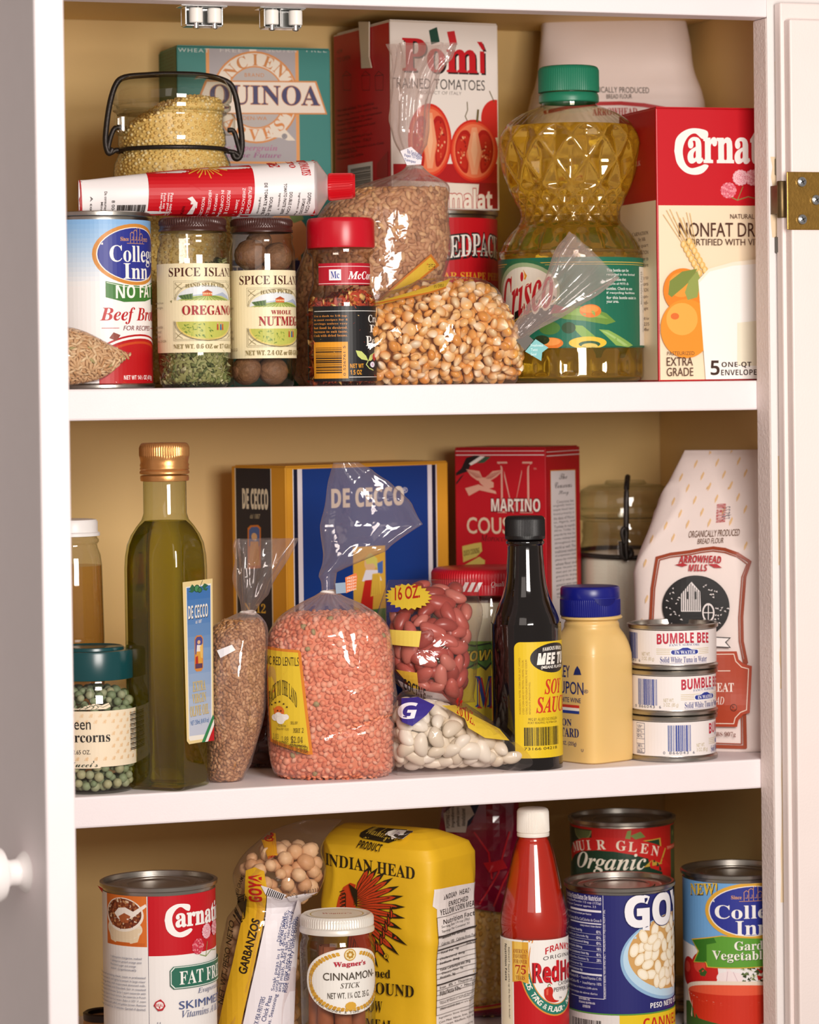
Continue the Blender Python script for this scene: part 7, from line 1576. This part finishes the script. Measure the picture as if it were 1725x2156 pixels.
A.build('bag_print', t)

# --- hot sauce bottle
c = at(1126.5, 2060, .034); c.z = Z3; q = lambda py: at(1126.5, py, c.y).z-Z3; k = 1/pxm(Vector((c.x, c.y, Z3+.09))); r = 71*k
t = thing('hot_sauce_bottle', 'tall bottle of red hot sauce with white ribbed cap', 'sauce bottle', c)
pf = [(r*.9, 0), (r*.98, .001), (r, .004), (r, q(2100)), (r, q(1976)), (70.3*k, q(1966)), (72*k, q(1950)), (72.6*k, q(1938)), (70*k, q(1915)), (63*k, q(1884)), (54.5*k, q(1845)), (46*k, q(1805)), (38*k, q(1776)), (34*k, q(1766)), (33*k, q(1760))]
cf = [tuple(x) for x in catmull(pf, 110)]
lathe_part('glass_body', cf, c, glass('#fdf4ee', '#e8b0a0', 0, 1.5), t, 96, True, False)
lathe_part('sauce', [(max(.0004, a-.0012), max(.0012, z)) for a, z in cf]+[(.0004, q(1761))], c, mat('#b8240f', .25, 0, .4, sss=.3, noise_amt=.12, noise_scale=60), t, 80, True, True)
ribbed('cap', [(31*k, q(1760)), (34*k, q(1759)), (34.3*k, q(1755)), (34*k, q(1752.5)), (32.6*k, q(1751.5)), (34*k, q(1750)), (34*k, q(1749)), (33*k, q(1708)), (31.5*k, q(1703)), (28*k, q(1701)), (.0005, q(1700.5))], c, mat('#ece4da', .4), t, 90, .0002, q(1749)-1e-5, q(1708)+1e-5)
S = Cyl(c, r, .0025); A = label_on(S, .006, S.uv(1126.5, 1980)[1], '#f0ebe6', PI*.9); v_ = lambda py: py
A.bu(-32, -17, 1984, 2300, '#e9dec2'); A.bu(-16, 60, 2066, 2400, '#c0141c')
A.eu(17, 2026, 28.5, 116, '#dd8f34', 60); A.eu(17, 2026, 27.6, 113, '#257a68', 60); A.eu(17, 2026, 21.4, 92, '#dd8f34', 60); A.eu(17, 2026, 20.6, 90, '#f0ebe6', 60)
A.bu(-16, 60, 1981, 2050, '#f0ebe6')
tx = 'ADDS TANG & FLAVOR • NOT JUST HEAT'
for i, ch in enumerate(tx):
    if ch == ' ': continue
    a = math.radians(196+i*4.7); V, F = glyphs(ch, 'sansb'); B = bbox(V); ve = A.vv(2026); u, v = (17+24.4*math.cos(a))/1000, ve+abs(A.vv(2026-102.5)-ve)*math.sin(a); tg = math.atan2(.0325*math.cos(a), -.0244*math.sin(a)); f = .0052; ca, sa = math.cos(tg), math.sin(tg)
    A.raw([(u+f*((x-B[0])*ca-(y-.34)*sa), v+f*((x-B[0])*sa+(y-.34)*ca)) for x, y in V], F, '#f0ede4')
A.pu([(-17, 1984), (-4.3, 1984), (-4.3, 2072), (-10.6, 2066), (-17, 2070)], '#dca63a'); A.pu([(-15, 1984), (-9, 1984), (-9, 2064), (-15, 2066)], '#ecc25a')
for s_, y0, y1, w_ in (("AMERICA'S", 1999, 2008, 0), ('FAVORITE', 2010, 2019, .4), ('FOR OVER', 2021, 2030, .4), ('YEARS', 2055, 2064, 2)): A.tu(s_, -16.2+w_, -5-w_, y0, y1, '#8a2a1c', 'serif')
A.tu('75', -14.4, -6.2, 2033, 2052, '#a8241c', 'serif')
A.tu('Nutrition Facts', -25, -22.6, 1992, 2070, '#2a2018', 'sansb', rot=-90); A.tu('REDHOT Sauce perks up the flavor in foods!', -21.4, -19.4, 1998, 2148, '#3a3024', 'sans', rot=-90)
A.tu("FRANK'S", 7.6, 33, 1997, 2011, '#c3202a', 'sansb', arch=.55); A.tu('ORIGINAL', 6, 36, 2015, 2023, '#3a3034', 'sans', arch=.4, sp=1.2)
A.tu('RedHot', -1.6, 40, 2026, 2068, '#cf1620', 'sansb', off=.025, sh=('#5a1016', .0003, -.0004)); A.pu([(6, 2058), (10, 2058), (13, 2075), (10, 2070)], '#cf1620')
A.tu('CAYENNE', 18, 34, 2071, 2079, '#3a3034', 'sans'); A.tu('PEPPER SAUCE', 14, 40, 2082, 2091, '#3a3034', 'sans')
A.pu([tuple(x) for x in catmull([(6.4, 2084), (9, 2079), (12, 2080), (13.4, 2088), (12.8, 2098), (14.5, 2107), (18.5, 2111), (14, 2113), (9, 2108), (6.6, 2098), (6.4, 2084)], 60)][:-1], '#c8281c'); A.pu([(8, 2084), (9.6, 2083), (9.4, 2096), (8, 2096)], '#e0604a'); A.lu([(9.5, 2081), (9.2, 2076), (10.2, 2073), (11.4, 2076)], .5, '#5a7a2c')
A.tu('TM', 18.6, 21, 2103, 2107, '#3a3034')
A.build('paper_label', t)

# --- dark tomato can at the back, bean can before it
c = at(1309.5, 1716, .137); h = c.z-Z3; c.z = Z3; r = 111.5/pxm(Vector((c.x, c.y, Z3+h)))
t = can('tomato_can', 'tall red and dark green organic can standing behind the blue bean can', 'can', c, r, h)
A = label_on(Cyl(c, r-.001, .003), .006, h-.005, '#24301f'); f_ = 1
A.bu(-120, 120, 1741, 1750, '#b8201c'); A.bu(-24, 46, 1748, 1870, '#b81f1b'); A.eu(-34, 1752, 10, 22, '#7a7a4a', 24, PI, 2*PI); A.eu(-34, 1752, 8.6, 19, '#5a6238', 24, PI, 2*PI)
A.bu(46, 70, 1748, 1870, '#4a5230')
for i in range(9): A.pu([(48+i*1.5, 1752+i*11), (51+i*.8, 1746+i*11), (52+i*.8, 1770+i*11)], '#8a9450' if i % 2 else '#2a3018')
A.pu([(2, 1768), (4, 1750), (7, 1748), (6, 1770)], '#7a8a44'); A.pu([(6, 1760), (14, 1752), (18, 1764), (10, 1768)], '#6f8040')
A.pu([(12, 1772), (32, 1769), (33, 1794), (20, 1790)], '#c09a3a'); A.pu([(14, 1774), (30.5, 1771.5), (31.4, 1790), (20, 1788)], '#26402a')
A.eu(-10, 1850, 44, 62, '#1d3826', 40); A.pu([(20, 1808), (34, 1812), (46, 1836), (36, 1834), (34, 1842), (22, 1830)], '#c3221f'); A.pu([(16, 1828), (24, 1812), (34, 1824)], '#c09a3a')
rb = [(-52, 1800), (-46, 1782), (-34, 1770), (-18, 1764), (-2, 1764), (14, 1770), (26, 1780), (37, 1792)]; rbl = [(31, 1822), (20, 1810), (8, 1800), (-6, 1793), (-20, 1792), (-34, 1797), (-44, 1808), (-50, 1822)]
A.pu([(-53, 1802)]+rb+[(38.5, 1793), (32, 1825)]+rbl+[(-52, 1826)], '#c09a3a'); A.pu(rb+rbl, '#c3221f')
tx = 'MUIR GLEN'
for i, ch in enumerate(tx):
    if ch == ' ': continue
    uu = -46+i*8.9+(-3 if i > 4 else 0); yy_ = 1789+ .0115*(uu+10)**2+.10*(uu+46)*.25; V, F = glyphs(ch, 'serif'); B = bbox(V); sl = -(2*.0115*(uu+6)+.025)*.33; u, v = uu/1000, A.vv(yy_); f = .0105; ca, sa = math.cos(sl), math.sin(sl)
    A.raw([(u+f*((x-B[0])*ca-y*sa), v+f*((x-B[0])*sa+y*ca)) for x, y in V], F, '#e9d8c4')
A.tu('Organic', -40, 18, 1798, 1842, '#eadfcc', 'bi', shear=.1); A.bu(38, 60, 1788, 1798, '#c3221f'); A.tu('TOMATOES', 40, 58, 1790, 1796, '#e0b08a', 'serif')
A.build('paper_label', t)

c = at(1304.5, 1852, .047); h = c.z-Z3; c.z = Z3; r = 115/pxm(Vector((c.x, c.y, Z3+h)))
t = can('bean_can', 'dark blue can with white beans in a bowl on its label', 'can', c, r, h)
A = label_on(Cyl(c, r-.001, .003), .006, h-.0055, '#27296e'); A.step = .0000025; WH = '#e9e7ee'
A.lu([(-44, 1884), (-12, 1884), (-12, 2105), (-44, 2105)], .35, WH)
nut = [('Nutrition Facts/Datos De Nutrición', 1888, 1899, 'sansb', 0), ('Serving Size/Porción 1/2 cup (122g)', 1901, 1907, 'sans', 0), ('Servings per Container approx. 3.5', 1909, 1915, 'sans', 4), ('Amount Per Serving/Cantidad por Ración', 1926, 1931, 'sansb', 8), ('Calories/Calorías 80 Fat Cal/Calorías de Grasa 0', 1937, 1943, 'sans', 0), ('%Daily Value/% Valor Diario*', 1951, 1956, 'sansb', -1)]
for s_, y0, y1, st, pad in nut: A.tu(s_, -52 if pad >= 0 else -32, -13.4-max(0, pad), y0, y1, WH, st)
for i, (s_, pc) in enumerate([('Total Fat/Grasa Total 0g', '0%'), ('Sat. Fat/Grasa Saturada 0g', '0%'), ('Cholesterol/Colesterol 0mg', '0%'), ('Sodium/Sodio 390mg', '16%'), ('Total Carb./Carbohidrato Total 18g', '6%'), ('Dietary Fiber/Fibra Dietética 7g', '28%'), ('Sugars/Azúcares 0g', ''), ('Protein/Proteínas 5g', '')]):
    y = 1959+i*12; A.tu(s_, -52, -24 if len(s_) > 24 else -30, y+2, y+8, WH, 'sansb' if i in (0, 2, 3, 4, 7) else 'sans'); A.lu([(-44, y+10.5), (-13.4, y+10.5)], .18, WH)
    if pc: A.tu(pc, -17.4, -13.8, y+2, y+8, WH, 'sansb')
A.bu(-44, -13.4, 1918.5, 1923, WH); A.bu(-44, -13.4, 1946, 1948.5, WH); A.bu(-44, -13.4, 2053, 2057, WH)
for i, s_ in enumerate(['Vitamin/Vitamina A 0%  •  Vitamin/Vitamina C 0%', 'Calcium/Calcio 4%  •  Iron/Hierro 10%', '*Percent Daily Values are based on a 2,000 calorie', 'diet. Los porcentajes de valores diarios']): A.tu(s_, -52, -13.8 if i < 2 else -17, 2060+i*11, 2066+i*11, WH)
for i, s_ in enumerate(['GOYA FOODS, INC.', 'SECAUCUS, NJ 07096 USA', 'DISTRIBUTOR']): A.tu(s_, -34+(4 if i == 2 else 0), -19-(4 if i != 1 else 0), 2106+i*7.6, 2111.5+i*7.6, WH, 'sansb')
A.text('INGREDIENTS: BEANS, WATER AND SALT.   INGREDIENTES: FRIJOLES, AGUA Y SAL.', 1271, 1915, 1277, 2103, WH, rot=90)
A.eu(45, 2023, 45, 91, '#8fb4d6', 60); A.eu(45, 2021, 43, 86, '#b9d6ea', 60); A.eu(46, 2012, 40.5, 80, '#cfa060', 60)
rd5 = random.Random(6); ps_ = []
for i in range(900):
    a = rd5.uniform(0, 2*PI); rr = math.sqrt(rd5.random()); u, y = 46+37*rr*math.cos(a), 2010+72*rr*math.sin(a)
    if all((u-p[0])**2+((y-p[1])/3.1)**2 > 30 for p in ps_): ps_.append((u, y))
for u, y in ps_:
    a = rd5.uniform(0, PI); L_, W_ = 4.9, 3.2; n = 22
    for sc_, cc in ((1.06, '#cfa877'), (1, '#efe0c2'), (.72, '#f6ecd8')):
        A.pu([(u+sc_*(L_*math.cos(b_)*math.cos(a)-W_*math.sin(b_)*math.sin(a)), y-3.1*sc_*(L_*math.cos(b_)*math.sin(a)+W_*math.sin(b_)*math.cos(a))) for b_ in [2*PI*i/n for i in range(n)]], cc)
A.tu('GOYA', 4.3, 45, 1888, 1952, '#f0eef2', 'sansb', ref=(0, 2), off=.03, out=('#1c1e58', .05)); A.pu([(16.5, 1922), (22, 1922), (22, 1962), (16.5, 1960)], '#f0eef2')
A.tu('PESO NETO 15.5 OZ. (439 g)', 21.9, 82, 2115, 2130, '#f0eef2', 'sansb'); A.bu(-120, 120, 2135, 2137.5, '#5c9a3a'); A.bu(-120, 0, 2138, 2500, '#ded8d4'); A.bu(-1, 120, 2138, 2500, '#e3c420'); A.tu('CANNELLINI', 16, 76, 2146, 2170, '#c3221f', 'sansb')
A.bars(1208, 2146, 1268, 2200, '#2a2422', 15)
A.build('paper_label', t)

# --- garden vegetable soup can
c = at(1548, 1826, .052); h = c.z-Z3; c.z = Z3; r = 113/pxm(Vector((c.x, c.y, Z3+h)))
t = can('soup_can', 'light blue soup can lettered NEW! at the right end of the bottom shelf', 'can', c, r, h)
A = label_on(Cyl(c, r-.001, .003), .006, h-.006, '#eae6e6'); A.bu(-118, 118, 1853, 2004, '#6ea4d8'); gradc = mixc('#6ea4d8', '#5a95d2', 6)
A.pu([(-118, 1990), (-45, 1996), (-22, 2004), (40, 2010), (118, 1990), (118, 2030), (-118, 2030)], '#eceaea')
A.tu('NEW!', -38.5, -13.3, 1864, 1888, '#e0b83a', 'serif', tilt=.35, sh=('#3a3020', .0005, -.0006), off=.01)
def veg(u, py, s, c1, c2): A.eu(u, py, s, s*3.1, c1, 28); A.eu(u-s*.25, py-s*.9, s*.45, s*1.2, c2, 16)
veg(-42, 2056, 10, '#b81c1c', '#d9463a'); veg(-26, 2050, 13, '#c3221f', '#dc4a3c'); A.pu([(-30, 2050), (-26, 2042), (-22, 2050), (-24, 2060), (-28, 2060)], '#3a5a26')
veg(30, 2046, 15, '#b8201c', '#d6402f'); veg(48, 2056, 14, '#a81a18', '#cf3a2c')
A.pu([tuple(x) for x in catmull([(-8, 2036), (-7, 2046), (-13, 2052), (-14, 2064), (-8, 2070), (0, 2070), (5, 2062), (3, 2050), (-3, 2046), (-6, 2036), (-8, 2036)], 50)][:-1], '#efdfe0'); A.lu([(-6, 2046), (-7, 2068)], .4, '#cfb0b8'); A.lu([(-2, 2047), (1, 2066)], .4, '#cfb0b8')
rd6 = random.Random(4)
for i in range(60): u, y = rd6.uniform(3, 22), rd6.uniform(2028, 2072); A.pu([(u, y), (u+rd6.uniform(1, 3), y-5), (u+rd6.uniform(2, 4), y+3)], rd6.choice(['#4a5a30', '#6a7a48', '#2e3a20', '#d9d8c4']))
inn_oval(A, 12, 1919, 33, 56, '#dca63a', 1.15)
A.tu('College', -15, 40, 1906, 1943, '#f1eeec', 'serif', ref=(0, 7)); A.tu('Inn', 0, 25, 1939, 1969, '#f1eeec', 'serif')
rbn = lambda o: [(-37+o, 1985+o*2), (-10, 1970+o*2), (20, 1976+o*2), (70, 1964+o*2), (70, 2024-o*2), (20, 2038-o*2), (-22+o, 2040-o*2), (-23+o, 2030), (-35+o, 2034-o*2), (-30+o, 2008)]
A.pu(rbn(0), '#dca63a'); A.pu(rbn(.9), '#5c9a34'); A.pu([(-35.6, 1987), (-16, 1976), (-14, 1986), (-22, 1992), (-22, 2028), (-33, 2031), (-28.6, 2008)], '#33701f')
A.tu('Garden', -1, 30, 1982, 2001, '#f1eee2', 'serif', sh=('#2a4a1c', .0003, -.0004)); A.tu('Vegetable', -17.5, 24, 2003, 2027, '#f1eee2', 'serif', sh=('#2a4a1c', .0003, -.0004))
A.eu(0, 2090, 44, 24, '#e6d5c2', 48); A.pu([(-44, 2090), (44, 2090), (40, 2150), (-38, 2150)], '#e6d5c2'); A.eu(0, 2096, 42, 22, '#e0583a', 48); A.pu([(-42, 2096), (42, 2096), (34, 2150), (0, 2166), (-34, 2150)], '#c8301c'); A.pu([(-46, 2120), (-40, 2118), (-30, 2150), (0, 2162), (0, 2240), (-46, 2240)], '#3a5a26')
A.build('paper_label', t)

# --- wooden canister glimpsed between the cans
c = at(1440, 2070, .135); hz = at(1440, 2062, .135).z-Z3; c.z = Z3
t = thing('wooden_canister', 'small round wooden canister glimpsed between the blue can and the soup can', 'canister', c)
def wood():
    m, nt, N, L = newmat('oak'); b = N['Principled BSDF']; b.inputs['Roughness'].default_value = .5
    tc = N.new('ShaderNodeTexCoord'); mp = N.new('ShaderNodeMapping'); mp.inputs['Scale'].default_value = (40, 40, 260); n = N.new('ShaderNodeTexNoise'); n.inputs['Scale'].default_value = 1.6; n.inputs['Detail'].default_value = 5
    r_ = N.new('ShaderNodeValToRGB'); r_.color_ramp.elements[0].color = (*srgb('#5c3216'), 1); r_.color_ramp.elements[1].color = (*srgb('#b57a40'), 1); r_.color_ramp.elements[0].position = .35; r_.color_ramp.elements[1].position = .65
    L.new(tc.outputs['Object'], mp.inputs['Vector']); L.new(mp.outputs[0], n.inputs['Vector']); L.new(n.outputs['Fac'], r_.inputs[0]); L.new(r_.outputs[0], b.inputs['Base Color']); return m
WOOD = wood()
lathe_part('canister_body', [(.018, 0), (.021, .002), (.021, hz-.014), (.0195, hz-.0125)], c, WOOD, t, 48, True, True)
lathe_part('lid', [(.0195, hz-.0122), (.0218, hz-.012), (.0218, hz-.004), (.020, hz-.001), (.012, hz), (.0005, hz)], c, WOOD, t, 48, True, True)
